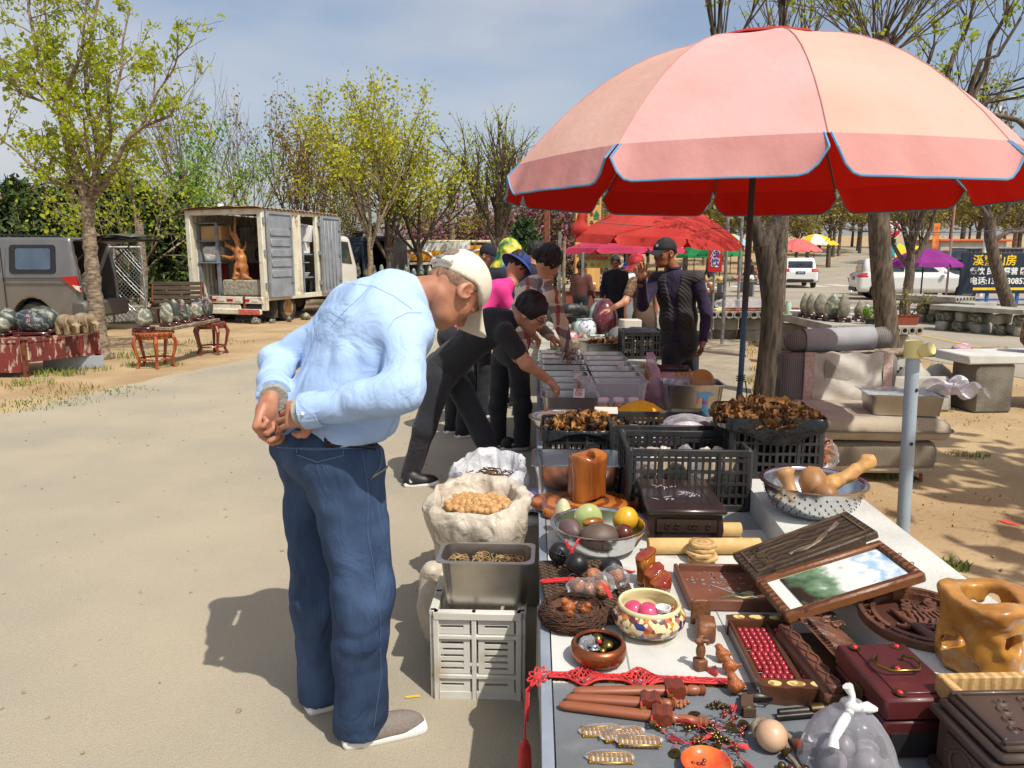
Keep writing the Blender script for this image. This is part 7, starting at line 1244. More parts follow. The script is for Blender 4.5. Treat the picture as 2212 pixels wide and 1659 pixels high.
# ================================================================ umbrellas
def cloth2(name,out,out2,inn,tl=.3):
 m,n,l,b=nodes(name);MT[name]=m;ge=n.new('ShaderNodeNewGeometry');nz_=n.new('ShaderNodeTexNoise');nz_.inputs['Scale'].default_value=2.2;nz_.inputs['Detail'].default_value=6;t=n.new('ShaderNodeTexCoord');l.new(t.outputs['Object'],nz_.inputs[0])
 rp=n.new('ShaderNodeValToRGB');rp.color_ramp.elements[0].position=.35;rp.color_ramp.elements[1].position=.65;rp.color_ramp.elements[0].color=(*lin(out),1);rp.color_ramp.elements[1].color=(*lin(out2),1);l.new(nz_.outputs[0],rp.inputs[0])
 mx_=n.new('ShaderNodeMixRGB');l.new(ge.outputs['Backfacing'],mx_.inputs[0]);l.new(rp.outputs[0],mx_.inputs[1]);mx_.inputs[2].default_value=(*lin(inn),1);l.new(mx_.outputs[0],b.inputs['Base Color']);b.inputs['Roughness'].default_value=.8;b.inputs['Specular IOR Level'].default_value=.2
 nb=n.new('ShaderNodeTexNoise');nb.inputs['Scale'].default_value=16;nb.inputs['Detail'].default_value=5;l.new(t.outputs['Object'],nb.inputs[0]);bn=n.new('ShaderNodeBump');bn.inputs['Strength'].default_value=.25;bn.inputs['Distance'].default_value=.02;l.new(nb.outputs[0],bn.inputs['Height']);l.new(bn.outputs[0],b.inputs['Normal'])
 td=n.new('ShaderNodeBsdfTranslucent');td.inputs[0].default_value=(*lin(inn),1);ms=n.new('ShaderNodeMixShader');ms.inputs[0].default_value=tl;l.new(b.outputs[0],ms.inputs[1]);l.new(td.outputs[0],ms.inputs[2]);l.new(ms.outputs[0],n['Material Output'].inputs[0]);return m
m_polb=mat('pole_blue',(46,92,128),(36,62,86),sc=3,ro=.45,c3=(40,30,26),sc3=9,lo3=.62,hi3=.7,a3=.7);m_pold=mat('pole_dark',(40,36,38),ro=.5);m_rib=mat('rib_steel',(96,90,88),ro=.5,me=.5)
def umbrella(label,x,y,Rr,zr,h_,n,mats,a0=0.,val=.16,pole=None,trim=None,pole_r=.02,pw=2.2,nr=9,nc=9,tilt=(0,0),zbase=0.0,gap=True,wav=.012,val_mats=None):
 """mats: panel materials in turn; panels, flaps, ribs and pole are parts"""
 o=thing('umbrella',label,'umbrella',(x,y,zbase),(tilt[0],tilt[1],0));zr-=zbase
 zf=lambda r:zr+h_*(1-(r/Rr)**pw)
 for k in range(n):
  t0,t1=a0+2*math.pi*k/n,a0+2*math.pi*(k+1)/n;tm=(t0+t1)/2;mt_=mats[k%len(mats)]
  def fn(U,V):
   r=.02+(Rr-.02)*U;th=t0+(t1-t0)*V;rr_=r*math.cos(math.pi/n)/np.cos(th-tm);rr_=r*(1-.6*(1-rr_/np.maximum(r,1e-6)));z=zf(r)-.035*Rr*np.sin(np.pi*V)*np.sin(np.pi*U**1.5)*.4
   return np.stack([np.sin(th)*rr_,-np.cos(th)*rr_,z],-1)
  obj('panel',grid(fn,nr,nc),mt_,o,smooth=179)
  if val:
   def fv(U,V):
    e=np.minimum(U,1-U);dr=val*(1-np.clip(1-e/.13,0,1)**2.5*.62)*V;th=t0+(t1-t0)*(.015+.97*U if gap else U);rr_=Rr*(1-.6*(1-math.cos(math.pi/n)/np.cos(th-tm)))*(1+.055*V)+wav*np.sin(U*7+k*2)*V+.006*np.sin(U*23+k)*V
    return np.stack([np.sin(th)*rr_,-np.cos(th)*rr_,zr-dr+.001],-1)
   fl_=obj('valance',flip(grid(fv,22,5)),val_mats[0]if val_mats else mt_,o,smooth=179)
   if trim:
    uu=np.linspace(0,1,26);q=fv(np.concatenate([[0]*4,uu,[1]*4]),np.concatenate([[0,.3,.6,.9],np.ones(26),[.9,.6,.3,0]]));obj('trim',tube(q,.0055,5),trim,fl_)
  if trim:obj('seam',tube([(math.sin(t0)*r,-math.cos(t0)*r,zf(r)+.001)for r in np.linspace(.05,Rr,12)],.0035,5),val_mats[0]if val_mats else mt_,o)
  if trim:obj('strut',tube([(0,0,zr+.1),(math.sin(t0)*Rr*.5,-math.cos(t0)*Rr*.5,zf(Rr*.5)-.025)],.006,5),m_rib,o)
  obj('rib',tube([(math.sin(t0)*r*.985,-math.cos(t0)*r*.985,zf(r)-.018)for r in np.linspace(.03,Rr,8)],.006,5),m_rib,o)
 obj('pole',tube([(0,0,0),(0,0,zr*.5),(0,0,zr+h_+.02)],pole_r,12),pole or m_polb,o,smooth=60);return o
m_pinkc=cloth2('canopy_pink',(228,184,178),(218,172,164),(190,28,16),.22);m_redcl=cloth2('canopy_red',(206,74,64),(188,56,50),(170,26,20),.3)
UX,UY=1.465,4.7
um=umbrella('huge faded pink umbrella with red lining and blue trim over the stall',UX,UY,1.47,2.065,.75,10,[m_pinkc,cloth2('canopy_peach',(226,184,168),(218,174,156),(190,28,16),.22)],R(-42),.18,None,mat('trim_blue',(86,150,190),ro=.6),.018,2.35,12,12,(0,R(.4)),.06,val_mats=[cloth2('valance_pink',(216,160,154),(204,144,137),(190,28,16),.22)])
obj('vent_flap',grid(lambda U,V:np.stack([np.sin(-.75+U*.9)*(.7+.12*V)*1.0,-np.cos(-.75+U*.9)*(.0+.12*V)+.55,2.66+.05*V+0*U],-1),8,4),m_redcl,um,smooth=179)
obj('vent_cap',lathe([(.37,2.73),(.34,2.75),(.12,2.785),(.001,2.79)],12),m_redcl,um,smooth=60)
obj('tie_cord',join([tube([(.026*math.cos(a),.026*math.sin(a),.70+.014*k+.003*a)for a in np.linspace(0,6.283,14)],.004,4)for k in range(3)]+[tube([(.028,-.01,.71),(.04,-.02,.62),(.03,-.02,.5),(.045,-.02,.36)],.004,4),tube([(-.02,-.026,.71),(-.03,-.03,.6),(.02,-.03,.46)],.004,4)]),m_blk,um)
obj('pole_upper',tube([(0,0,1.16),(0,0,2.75)],.020,12),m_pold,um,smooth=60)
m_grn=cloth2('canopy_green',(40,130,76),(30,112,64),(20,90,50),.25);m_sal=cloth2('canopy_salmon',(226,122,116),(216,106,104),(196,50,50),.25);m_ylw=cloth2('canopy_yellow',(232,204,60),(222,190,50),(190,150,30),.25);m_wht=cloth2('canopy_white',(226,224,214),(214,212,202),(170,170,160),.25);m_purp=cloth2('canopy_purple',(150,58,140),(134,46,126),(90,24,84),.25);m_teal=cloth2('canopy_teal',(70,170,184),(56,154,170),(40,120,130),.25);m_lblu=cloth2('canopy_light_blue',(160,204,214),(150,192,204),(110,150,160),.25)
def farumb(label,u,vt,vr,halfpx,y,mats,n=8,val=.12):
 c=A(u,vr,y);zt=A(u,vt,y).z;Rr=halfpx*px(y,1.5);zb=GR(c.x,y);umbrella(label,c.x,y,Rr,c.z,max(.25,zt-c.z),n,mats,.2,val,m_pold,None,.022,1.7,5,5,zbase=zb)
c=A(1410,520,12.2);umbrella('red umbrella behind the vendor draped with bright red cloth',c.x,12.2,1.32,c.z+.05,.58,8,[m_redcl],.1,.14,m_pold,None,.02,1.8,8,8,(R(2),R(3)))
one('red_cloth',sdf(lambda P:su([cap(P,(0,0,.1),(.1,0,.42),.1,.05),ell(P,(.1,0,.05),(.2,.12,.12))],.06)+.03*vn(P,9,2),(-.3,-.25,-.15),(.45,.3,.6),.03),m_redcl,'bunched red cloth flap at the left edge of the red umbrella','cloth',(c.x-1.22,12.0,c.z+.08),R(20),None,70)
farumb('dark pink umbrella low behind the red one',1350,505,537,130,17,[cloth2('canopy_rose',(200,70,100),(184,58,88),(150,30,60),.3)])
farumb('green lettered umbrella by the far roadside stalls',1556,519,548,50,34,[m_grn]);farumb('second green umbrella beside the red drinks sign',1500,528,552,40,36,[m_grn,m_grn,m_sal]);farumb('light blue umbrella behind the green ones',1580,505,527,38,40,[m_lblu,m_ylw]);farumb('salmon umbrella seen behind the twin trunks',1672,512,535,36,42,[m_sal]);farumb('pink umbrella beside the white hatchback',1722,515,540,50,46,[m_sal]);farumb('yellow and white umbrella behind the pink one',1760,505,526,46,50,[m_ylw,m_wht]);farumb('teal and yellow umbrella under the stop sign',1938,524,552,42,30,[m_teal,m_ylw])
farumb('purple umbrella with white print before the white car',1995,536,568,72,22,[m_purp,m_purp,m_purp,m_wht,m_purp]);farumb('yellow umbrella tip beside the teal one',1975,530,548,25,32,[m_ylw])
# ================================================================ right side furniture
m_fab=mat('armchair_fabric',(132,129,124),(104,101,97),ro=.9,wave=('BANDS',22,0,1,'X'),bu=.4);m_cush=mat('cushion_beige',(176,164,144),(156,144,122),sc=6,ro=.9,bu=.3,bs=30,sh=.2);m_cushd=mat('cushion_dark',(130,120,104),(112,102,88),ro=.9,wave=('BANDS',30,0,1,'X'),bu=.3);m_cloth=mat('torn_white_cloth',(210,206,196),(186,178,164),sc=7,ro=.9,bu=.3,bs=16)
ac=thing('armchair','worn low armchair with torn white cloth and stacked cushions','armchair',(2.52,4.9,0),R(-3))
def soft(hx,hy,hz,r=.05,amp=.008,res=.03,sd=1):return sdf(lambda P:rbox(P,(0,0,0),(hx,hy,hz),r)+amp*vn(P,9,sd),(-hx-.06,-hy-.06,-hz-.06),(hx+.06,hy+.06,hz+.06),res)
obj('base',soft(.42,.36,.10,.04).t((-.02,.4,.20)),m_cushd,ac,smooth=70);obj('base_skirt',box(.8,.7,.09,(-.02,.4,.12),.02),m_cush,ac);obj('seat_cushion',sdf(lambda P:rbox(P,(0,0,0),(.48,.40,.075),.07)-.02*np.clip(1-(P[...,0]/.5)**2-(P[...,1]/.42)**2,0,1)+.005*vn(P,9,2),(-.56,-.48,-.14),(.56,.48,.16),.026).t((-.0,.4,.385)),m_cush,ac,smooth=70)
obj('piping',tube([(x*1.0,y+.4,.385)for x,y in rrect(.972,.812,.07,8)],.008,5,closed=True),m_cushd,ac);obj('backrest',soft(.44,.10,.26,.05,.008,.03,3).t((-.02,.86,.56)),m_fab,ac,smooth=70)
obj('back_cloth',thick(grid(lambda U,V:np.stack([-.23+.52*U,.745-.02*np.sin(U*3.1)+.008*np.sin(V*17+U*9),.34+.50*V-.05*np.clip(V-.8,0,1)*(1+np.sin(U*19))],-1),24,20),(0,.008,0)),m_cloth,ac,smooth=70);obj('cloth_border',thick(grid(lambda U,V:np.stack([-.30+.075*U,.742+.004*np.sin(V*9)+0*U,.34+.49*V],-1),5,12),(0,.008,0)),mat('lace_cloth',(206,188,176),(186,150,144),sc=60,ro=.9),ac);obj('cloth_border',thick(grid(lambda U,V:np.stack([.295+.07*U,.742+.004*np.sin(V*9)+0*U,.34+.49*V],-1),5,12),(0,.008,0)),mat('lace_cloth',(206,188,176)),ac)
obj('torn_patch',thick(grid(lambda U,V:np.stack([-.15+.3*U*(.6+.4*V),.728+0*U,.62+.16*V*(1-.6*U)],-1),8,6),(0,.006,0)),m_conc,ac);rl=obj('headrest_roll',sdf(lambda P:cap(P,(-.34,0,0),(.34,0,.03),.085)+.006*vn(P,12,3),(-.5,-.15,-.15),(.5,.15,.18),.028).t((-.0,.9,.90)),m_fab,ac,smooth=70);obj('roll_cover',tube([(-.27,.9,.902),(0,.9,.915),(.26,.9,.925)],.094,20,caps=False),mat('grey_cover',(166,168,172),(150,152,156),sc=6,ro=.8,bu=.2),rl,smooth=70)
for x in(-.34,.32):obj('leg',tube([(x,.1,.1),(x,.08,.02),(x,.2,.012),(x,.7,.012),(x,.72,.1)],.012,6),m_rust,ac)
pan('steel pan with a sheet of film lying on the armchair seat',2.74,5.12,.475,.50,.32,.14,R(-8),m_steeld);one('glass_sheet',box(.46,.34,.008,(0,0,0)),film('glass_sheet',(200,214,220),.25,.05),'sheet of glass lying on the pan on the armchair','glass sheet',(2.70,5.12,.625),R(-10))
one('plastic_film',thick(grid(lambda U,V:np.stack([.0+.34*U,-.16+.3*V+.02*np.sin(U*9),.04*np.sin(U*11+V*5)+.05*np.sin(V*9)*U+.03-.02*U],-1),26,22),(0,0,.004)),m_filmm,'crinkled clear film blowing off the pan on the armchair','film',(2.93,5.08,.62),R(10),None,60)
pw=thing('post','pale blue grey steel post with a cream pipe fitting on top','post',(1.784,3.2,0),(0,R(-1.9),0));m_postw=mat('post_paint',(160,174,184),(146,158,168),sc=6,ro=.45,c3=(90,78,66),sc3=40,lo3=.66,hi3=.72,a3=.8);m_cap=mat('cream_plastic',(226,214,150),(216,202,136),sc=4,ro=.5)
obj('tube',cyl(.028,1.16,n=24),m_postw,pw);cp_=obj('cap',join([cyl(.037,.075,(0,0,1.12),24,b=.004)]),m_cap,pw);obj('cap_branch',cyl(.028,.05,(0,0,0),20,b=.003).t(rot=(R(70),0,R(35))).t((.02,-.025,1.15)),m_cap,cp_)
for z,a in((.98,20),(.74,0)):obj('bolt_hole',cyl(.008,.003,(0,0,0),10).t(rot=(R(90),0,0)).t((0,-.0275,z)).t(rot=(0,0,R(a))),m_blk,pw)
def hollow(w_,l,th,n):
 """hollow core slab: end face at y=0 shows holes"""
 ms=[box(w_,l-.12,th,(0,l/2+.06,th/2)),box(w_,.12,th*.2,(0,.06,th*.9)),box(w_,.12,th*.2,(0,.06,th*.1))];s=w_/n
 for k in range(n+1):ms.append(box(s*.34 if 0<k<n else s*.2,.12,th*.62,(-w_/2+k*s*(1 if 0<k<n else 1)+(s*.1 if k==0 else(-s*.1 if k==n else 0)),.06,th/2)))
 for k in range(n):ms.append(lathe([(s*.33,0),(s*.48,0),(s*.48,.01),(s*.33,.01),(s*.33,0)],14,False).t(rot=(R(90),0,0)).t((-w_/2+(k+.5)*s,.0,th/2)))
 return join(ms)
def slabtable(label,x,y,w_,l,z,rot,n=6,blocks=((0,.3),(0,1.6)),bw=.5,th=.11):
 o=thing('slab_table',label,'table',(x,y,0),rot);obj('slab',hollow(w_,l,th,n).t((0,0,z-th)),m_conc,o);rr=random.Random(int(x*10))
 for bx0,by in blocks:
  zz=0
  while zz<z-th-.05:h_=min(.22,z-th-zz-.001);obj('block',box(bw*rr.uniform(.85,1),.3,h_,(bx0+rr.uniform(-.03,.03),by,zz+h_/2),.02).fn(lambda q:q+.006*fbm(q,7,int(by*9))[:,None]),m_concd if rr.random()<.5 else m_conc,o);zz+=h_+.001
slabtable('hollow concrete slab table carrying the row of upright stones',4.85,10.5,.62,2.5,.60,R(-1),6,((-.1,.5),(-.1,2.1)),.45);slabtable('second hollow slab table behind the thick trunk',5.50,10.45,.62,2.5,.585,R(-1),6,((.1,.5),(.1,2.1)),.45)
m_plain=mat('stone_plain',(108,104,92),(146,138,116),sc=14,ro=.7,bu=.5,bs=30,rnd=.15,c3=(178,170,150),sc3=9,lo3=.6,hi3=.68,a3=.7)
for i,(u,y,w_,h_,lb_,mt_,tp)in enumerate([(1737,12.0,.16,.33,'dark narrow stone first in the row on the hollow slab',m_stg,.4),(1750,11.8,.17,.34,'brown pointed stone second in the row on the hollow slab',m_stg,.4),(1772,11.5,.24,.34,'blue grey broad stone third in the row on the hollow slab',m_st,.3),(1798,11.2,.24,.36,'pale streaked stone fourth in the row on the hollow slab',m_stl,.3),(1822,11.0,.19,.37,'olive oval stone last in the row on the hollow slab',m_stg,.35),(1856,11.3,.17,.25,'small pointed stone near the thick trunk',m_stg,.5),(1872,11.0,.14,.2,'small round stone beside the leafy bonsai',m_stl,.3)]):p=A(u,680,y);stone_on(p.x,y,.60,w_,h_,lb_,140+i,m_plain if mt_ is not m_stl else m_stl,w_*1.0,.07,w_*.8,.16,tp+.12,0,0,std=m_standd)
m_pot=mat('terracotta',(150,74,50),(130,60,42),sc=8,ro=.7)
def bonsai(label,x,y,z,w_,potm,leafc,seed):
 o=thing('bonsai',label,'plant',(x,y,z));obj('pot',panm(w_,w_*.6,w_*.35,w_*.08,.012).t((0,0,0)),potm,o);obj('soil',box(w_*.8,w_*.42,.01,(0,0,w_*.28)),m_root,o);T=Tree(seed)
 for k in range(4):T.grow((w_*.15*(k-1.5),0,w_*.28),(.3*(k-1.5),.2*math.sin(k),1),w_*.8,.012,1,[4],.7,.03)
 obj('stem',join(T.tubes),m_bark,o,smooth=60);obj('foliage',T.leaves(420,.03,.025,seed,0,4),leafc,o,smooth=None,kind='stuff')
p=A(1955,690,10.7);bonsai('bonsai with reddish stems in a rectangular terracotta pot',p.x,10.75,.585,.42,m_pot,lf_ol,5);p=A(1862,690,10.9);bonsai('small leafy bonsai in a dark pot among the stones',p.x+.05,10.7,.60,.2,m_blk,lf_br,6)
slabtable('hollow slab table with jars and bags behind the blue pole',4.15,13.4,1.15,1.6,.58,R(-4),8,((-.2,.4),(.25,.4),(0,1.3)),.4)
p=A(1600,660,13.9);one('clear_tub',panm(.62,.36,.18,.03,.012),m_filmm,'long clear plastic tub on the slab behind the pole','tub',(p.x+.25,14.0,.581),0,None,50);one('bamboo_poles',join([tube([(-.7,.03*k,.02+.03*k),(.7,.03*k,.02+.03*k)],.016,8)for k in range(2)]),m_wood_or,'pair of orange bamboo canes lying on the slab','canes',(p.x+.3,13.6,.581),R(3));one('plastic_bag',bagm(.34,.25,.18,170,.25),m_filmm,'clear bag on the scale behind the vendor','bag',(p.x-.33,13.8,.62),0,None,60);one('scale',box(.42,.3,.04,(0,0,.02),.008),m_cap,'cream kitchen scale on the slab behind the vendor','scale',(p.x-.33,13.75,.581));one('bottle',lathe([(.05,0),(.052,.01),(.052,.17),(.04,.19),(.04,.22),(.001,.22)],16),mat('mint_plastic',(160,190,160),ro=.4),'mint green cup between trunk and stones','cup',(A(1700,670,12.6).x,12.55,.601));one('basin',lathe([(.08,0),(.14,.08),(.145,.085),(.13,.08),(.07,.01)],20),m_foam,'white basin on the slab beside the stones','basin',(A(1722,672,12.3).x,12.25,.601))
for i,(dx,dz)in enumerate([(-.06,0),(.04,0),(-.01,.11)]):jar(['left honey jar standing on the black crate behind the vendor','right honey jar standing on the black crate behind the vendor','honey jar stacked on top of the other two'][i],A(1547,650,13.9).x+dx-.03,14.2,.581+.28+dz,1.1,m_foam)
crate('black crate carrying honey jars behind the vendor',A(1547,650,13.9).x-.04,14.2,.581,.4,.3,.28,0)
wt=thing('stone_bench','white topped stone bench on concrete blocks at the right edge','bench',(4.55,7.3,0),R(4));obj('slab',box(1.6,.55,.09,(.78,.25,.545),.012),m_concw,wt);obj('block',box(.4,.4,.498,(.3,.2,.249),.02),m_concd,wt);obj('block',rock(.5,.4,.52,7,.1,.1).t((1.1,.15,0)),m_conc,wt,smooth=60)
one('root_carving',sdf(lambda P:ell(P,(0,0,.2),(.2,.15,.22))+.05*fbm(P,7,5,3),(-.35,-.3,-.05),(.35,.3,.55),.022),mat('root_red',(120,58,30),(78,34,20),sc=9,ro=.35,co=.3),'glossy red brown root carving on the white bench','carving',(5.42,7.5,.59),0,None,60)
crate('black crate standing among the rubble near the white bench',4.05,8.0,0,.5,.36,.36,R(5));one('concrete_block',box(.75,.12,.36,(0,0,.18),.03).t(rot=(R(-12),0,0)).fn(lambda q:q+.012*fbm(q,6,3)[:,None]),m_conc,'tilted broken concrete slab beside the white bench','rubble',(4.1,7.45,-.01),R(-4),None,40)
for i,(x,y,w_,h_,z)in enumerate([(4.25,7.75,.5,.42,0),(4.62,7.95,.45,.4,0),(4.35,8.15,.4,.44,0),(4.5,8.2,.3,.46,0)]):one('rubble_stone',rock(w_,w_*.8,h_,180+i,.2,.3),m_conc,['broad pale rubble stone beside the black crate','rubble stone next to the white bench end','rubble stone behind the black crate','small rubble stone at the back of the pile'][i],'rubble',(x,y,z),i,None,50)
one('log',tube([(-.9,0,0),(-.3,.02,.02),(.4,0,.03),(1.0,.02,.06)],[.06,.055,.05,.045],10).fn(lambda q:q+.01*fbm(q,9,3)[:,None]),m_barkp,'tan log resting on the rubble behind the post','log',(A(2010,757,8.1).x-.1,8.15,.48),R(2),None,60);one('pink_wrap',bagm(.22,.12,.11,190,.25),film('pink_wrap',(226,180,190),.5,.2),'pink plastic tied on the end of the log','wrap',(A(2085,752,8.1).x,8.15,.50),0,None,60)
for i,(u0,u1,v,y)in enumerate([(1968,2110,650,18.2),(2010,2215,668,16.0)]):
 a,b=A(u0,v,y),A(u1,v,y-1.6);d=b-a;o=thing('stone_bench',['long slab bench on stacked stones before the blue sign','nearer slab bench on rough stones before the blue sign'][i],'bench',(a.x,a.y,0),math.atan2(d.y,d.x));obj('slab',box(d.length,.7,.1,(d.length/2,.3,.5),.01),m_conc,o)
 for k in range(5):
  for j in range(2):h_=.21;obj('stone',box(d.length/5*(.6+.2*math.sin(k*3+j)),.45,h_,(d.length*(k+.5)/5+.05*math.sin(k*5+j),.3+.03*math.sin(k*7),(j+.5)*h_),.03).fn(lambda q:q+.02*fbm(q,5,i*30+k*2+j)[:,None]),m_stg if(k+j)%2 else m_conc,o,smooth=50)
one('hollow_slab',hollow(.8,1.6,.11,6),m_conc,'loose hollow slab lying on the long bench','slab',(A(2085,650,17).x,17.0,.551),R(30))
# ================================================================ signs, cars, poles, far stalls
m_sign=mat('sign_navy',(22,34,52),(26,40,60),sc=2,ro=.45);m_sy=mat('sign_yellow',(232,196,30),ro=.6);m_sw_=mat('sign_white',(224,224,220),ro=.6);m_sb=mat('frame_blue',(36,92,160),ro=.5)
SYD=24.;a=A(2078,546,SYD);b=A(2078,634,SYD);sw2=3.9;shh=a.z-b.z;sg=thing('shop_sign','dark blue roadside sign with yellow and white lettering and arrow','sign',(a.x,SYD,0),R(2));obj('board',box(sw2,.06,shh,(sw2/2,0,b.z+shh/2),.01),m_sign,sg)
for i,(t,sz,fz,fx,mt_)in enumerate([('溪麓山房',.36,.80,.36,m_sy),('餐饮 民宿 露营 团建',.24,.54,.30,m_sw_),('电话:13953308571',.26,.30,.32,m_sw_)]):obj('lettering',text(t,sz,.004,'LEFT',.006).t((fx,-.036,b.z+shh*fz),(R(90),0,0)),mt_,sg)
obj('arrow',ext([(.45,-.04),(2.3,-.04),(2.3,-.1),(2.65,0),(2.3,.1),(2.3,.04),(.45,.04)],.008,'y').t((0,-.034,b.z+shh*.115)),m_sy,sg)
for x in(.12,1.0,2.0,3.2):obj('post',bar((x,.06,0),(x,.06,b.z+.2),.08),m_sb,sg)
obj('rail',bar((.0,.06,b.z-.2),(3.9,.06,b.z-.2),.06),m_sb,sg)
m_cw=mat('car_white',(222,222,216),ro=.25,co=.8);m_plate=mat('plate_blue',(34,62,120),ro=.4)
def car(name,label,loc,rot,suv=False):
 """local: x forward, rear at x=0, length 4.3, width 1.78"""
 Lc,Wc,Hc=(4.45,1.82,1.5)if suv else(4.3,1.76,1.52)
 def body(P):
  lo=rbox(P,(Lc/2,0,.62),(Lc/2,Wc/2,.34),.16);lo=smax(lo,plane(P,(Lc-.9,0,.93),(.16,0,1)),.1)
  gr=rbox(P,(Lc*.40,0,1.08),(Lc*.36,Wc/2-.10,Hc-1.08),.16);gr=smax(gr,plane(P,(.06,0,.95),(-1,0,.38 if not suv else .3)),.1);gr=smax(gr,plane(P,(Lc*.70,0,.98),(1,0,1.25)),.1)
  for s in(-1,1):gr=smax(gr,plane(P,(0,s*(Wc/2-.04),.92),(0,s,.32)),.06)
  d=smin(lo,gr,.08)
  for cx in(.78,Lc-.85):
   for s in(-1,1):d=np.maximum(d,-np.maximum(np.sqrt((P[...,0]-cx)**2+(P[...,2]-.32)**2)-.37,.62-s*P[...,1]))
  return d
 def piece(box_):return lambda P:np.maximum(body(P)-.010,np.maximum(-(body(P)+.05),box_(P)))
 lo,hi=(-.1,-1.0,.2),(Lc+.1,1.0,Hc+.1);o=thing(name,label,'car',loc,rot);obj('body',sdf(body,lo,hi,.045),m_cw,o,smooth=60)
 rw=lambda P:np.maximum(np.maximum(np.abs(P[...,1])-.6,np.abs(P[...,2]-1.17)-.19),P[...,0]-.55)
 obj('rear_window',sdf(piece(rw),lo,(.8,1,Hc+.1),.03),m_glassd,o,smooth=60)
 for s in(-1,1):
  for x0,x1 in((.75,1.55),(1.62,2.75)):
   sw=lambda P,x0=x0,x1=x1:np.maximum(np.maximum(np.abs(P[...,0]-(x0+x1)/2)-(x1-x0)/2,np.abs(P[...,2]-1.17)-.17),.45-s*P[...,1]);sw_=lambda P:np.maximum(sw(P),plane(P,(2.75,0,1.0),(1,0,1.3)))
   obj('side_window',sdf(piece(sw_),(x0-.1,-1 if s<0 else .3,.9),(x1+.1,-.3 if s<0 else 1,1.5),.03),m_glassd,o,smooth=60)
  tlm=lambda P:np.maximum(np.maximum(np.abs(P[...,2]-.90)-.085,np.abs(s*P[...,1]-.72)-.2),P[...,0]-.35);obj('taillight',sdf(piece(tlm),(-.1,-1,.7),(.5,1,1.1),.025),m_red,o,smooth=60)
 obj('bumper',box(.12,1.3,.16,(.02,0,.38),.04),m_blk,o);obj('number_plate',box(.02,.44,.13,(-.012,0,.78),.004),m_plate,o);obj('plate_text',text('6A1P8',.1,.002).t((-.024,0,.78),(R(90),0,R(-90))),m_sw_,o)
 ws=lambda P:np.maximum(np.maximum(np.abs(P[...,1])-.66,np.abs(P[...,2]-1.2)-.2),2.75-P[...,0]);obj('windscreen',sdf(piece(ws),(2.6,-1,.9),(4,1,1.6),.03),m_glassd,o,smooth=60)
 for cx in(.78,Lc-.85):
  for s in(-1,1):wheel(o,(cx,s*(Wc/2-.12),.32),.32,.2,'y')
 for s in(-1,1):obj('mirror',box(.12,.16,.12,(2.85,s*(Wc/2+.06),1.02),.03),m_cw,o)
yc=38.;p=A(1732,617,yc);car('hatchback','white hatchback driving away past the pink umbrella',(p.x-.1,yc,GR(p.x,yc)+.01),R(78));p=A(1872,650,27.);car('suv','white car parked side on behind the purple umbrella',(p.x,28.2,.01),R(-14),True)
p=A(1927,497,26);ss=thing('stop_sign','red octagonal stop sign beside the thick trunk','sign',(p.x,26,0));r=.32;oc=[(r*math.cos(R(22.5+45*k)),r*math.sin(R(22.5+45*k)))for k in range(8)];obj('plate',ext(oc,.02,'y').t((0,0,p.z)),m_sw_,ss);obj('face',ext([(x*.9,y*.9)for x,y in oc],.01,'y').t((0,-.018,p.z)),mat('sign_red',(178,30,34),ro=.4),ss);obj('character',text('停',.38,.003,'CENTER',.008).t((0,-.032,p.z),(R(90),0,0)),m_sw_,ss);obj('post',cyl(.03,p.z,(0,.03,0),8),m_galv,ss)
p=A(2125,560,30);t=A(2140,212,30);lm=thing('street_lamp','white street lamp pole with a solar panel head','street lamp',(p.x,30,0));obj('pole',tube([(0,0,0),(0,0,t.z)],[.09,.06],10),m_sw_,lm);obj('arm',tube([(0,0,t.z-.9),(.1,0,t.z-.5),(-.3,0,t.z-.1)],.03,6),m_sw_,lm);obj('lamp_head',box(.9,.4,.08,(.35,0,t.z),.02).t(rot=(0,0,0)),m_galv,lm)
p=A(2063,560,24);one('pole',cyl(.035,A(2063,400,24).z,n=8),mat('pole_pinkish',(170,130,124),ro=.6),'thin pinkish pole beside the blue sign','pole',(p.x,24.3,0))
p=A(980,560,30);up=thing('utility_pole','wooden utility pole with cable boxes behind the yellow trees','utility pole',(p.x,30,0));ht=A(975,378,30).z;obj('pole',tube([(0,0,0),(-.1,0,ht)],[.13,.1],8),m_barkp,up);obj('cable_box',join([box(.35,.2,.3,(-.05,-.12,ht-.5),.03),box(.3,.2,.25,(-.05,-.12,ht-.95),.03)]),m_blk,up)
p=A(405,560,24);one('utility_pole',tube([(0,0,0),(0,0,A(405,378,24).z)],.07,8),m_barkd,'thin dark pole behind the truck corner','utility pole',(p.x,24,0))
def cable(label,p0,p1,sag,r=.012,n=14):
 a,b=Vector(p0),Vector(p1);return one('cable',tube([a.lerp(b,t)-a-Vector((0,0,sag*4*t*(1-t)))for t in np.linspace(0,1,n)],r,5),m_blk,label,'cable',a)
cable('black cable running from the left over the pines',A(-60,392,24),A(405,388,24),.1);
for k in range(3):cable(['thick cable crossing the sky above the far umbrella edge','middle cable below the thick one in the sky','lowest cable in the bundle in the sky'][k],A(2030,205+12*k,20),A(2290,140+22*k,16),.12,.025)
for k in range(6):o=cable('thin cable fanning out from the utility pole over the truck',A(974,420+9*k,30),A(640,540-12*k,34),.2);o['group']='cables behind the truck'
cable('thin wire strung from tree to tree before the far grove',A(1700,470,15),A(2300,480,16),.25,.008);cable('thin line tied over the red umbrella',A(1290,480,11),A(1700,490,11.5),.05,.006)
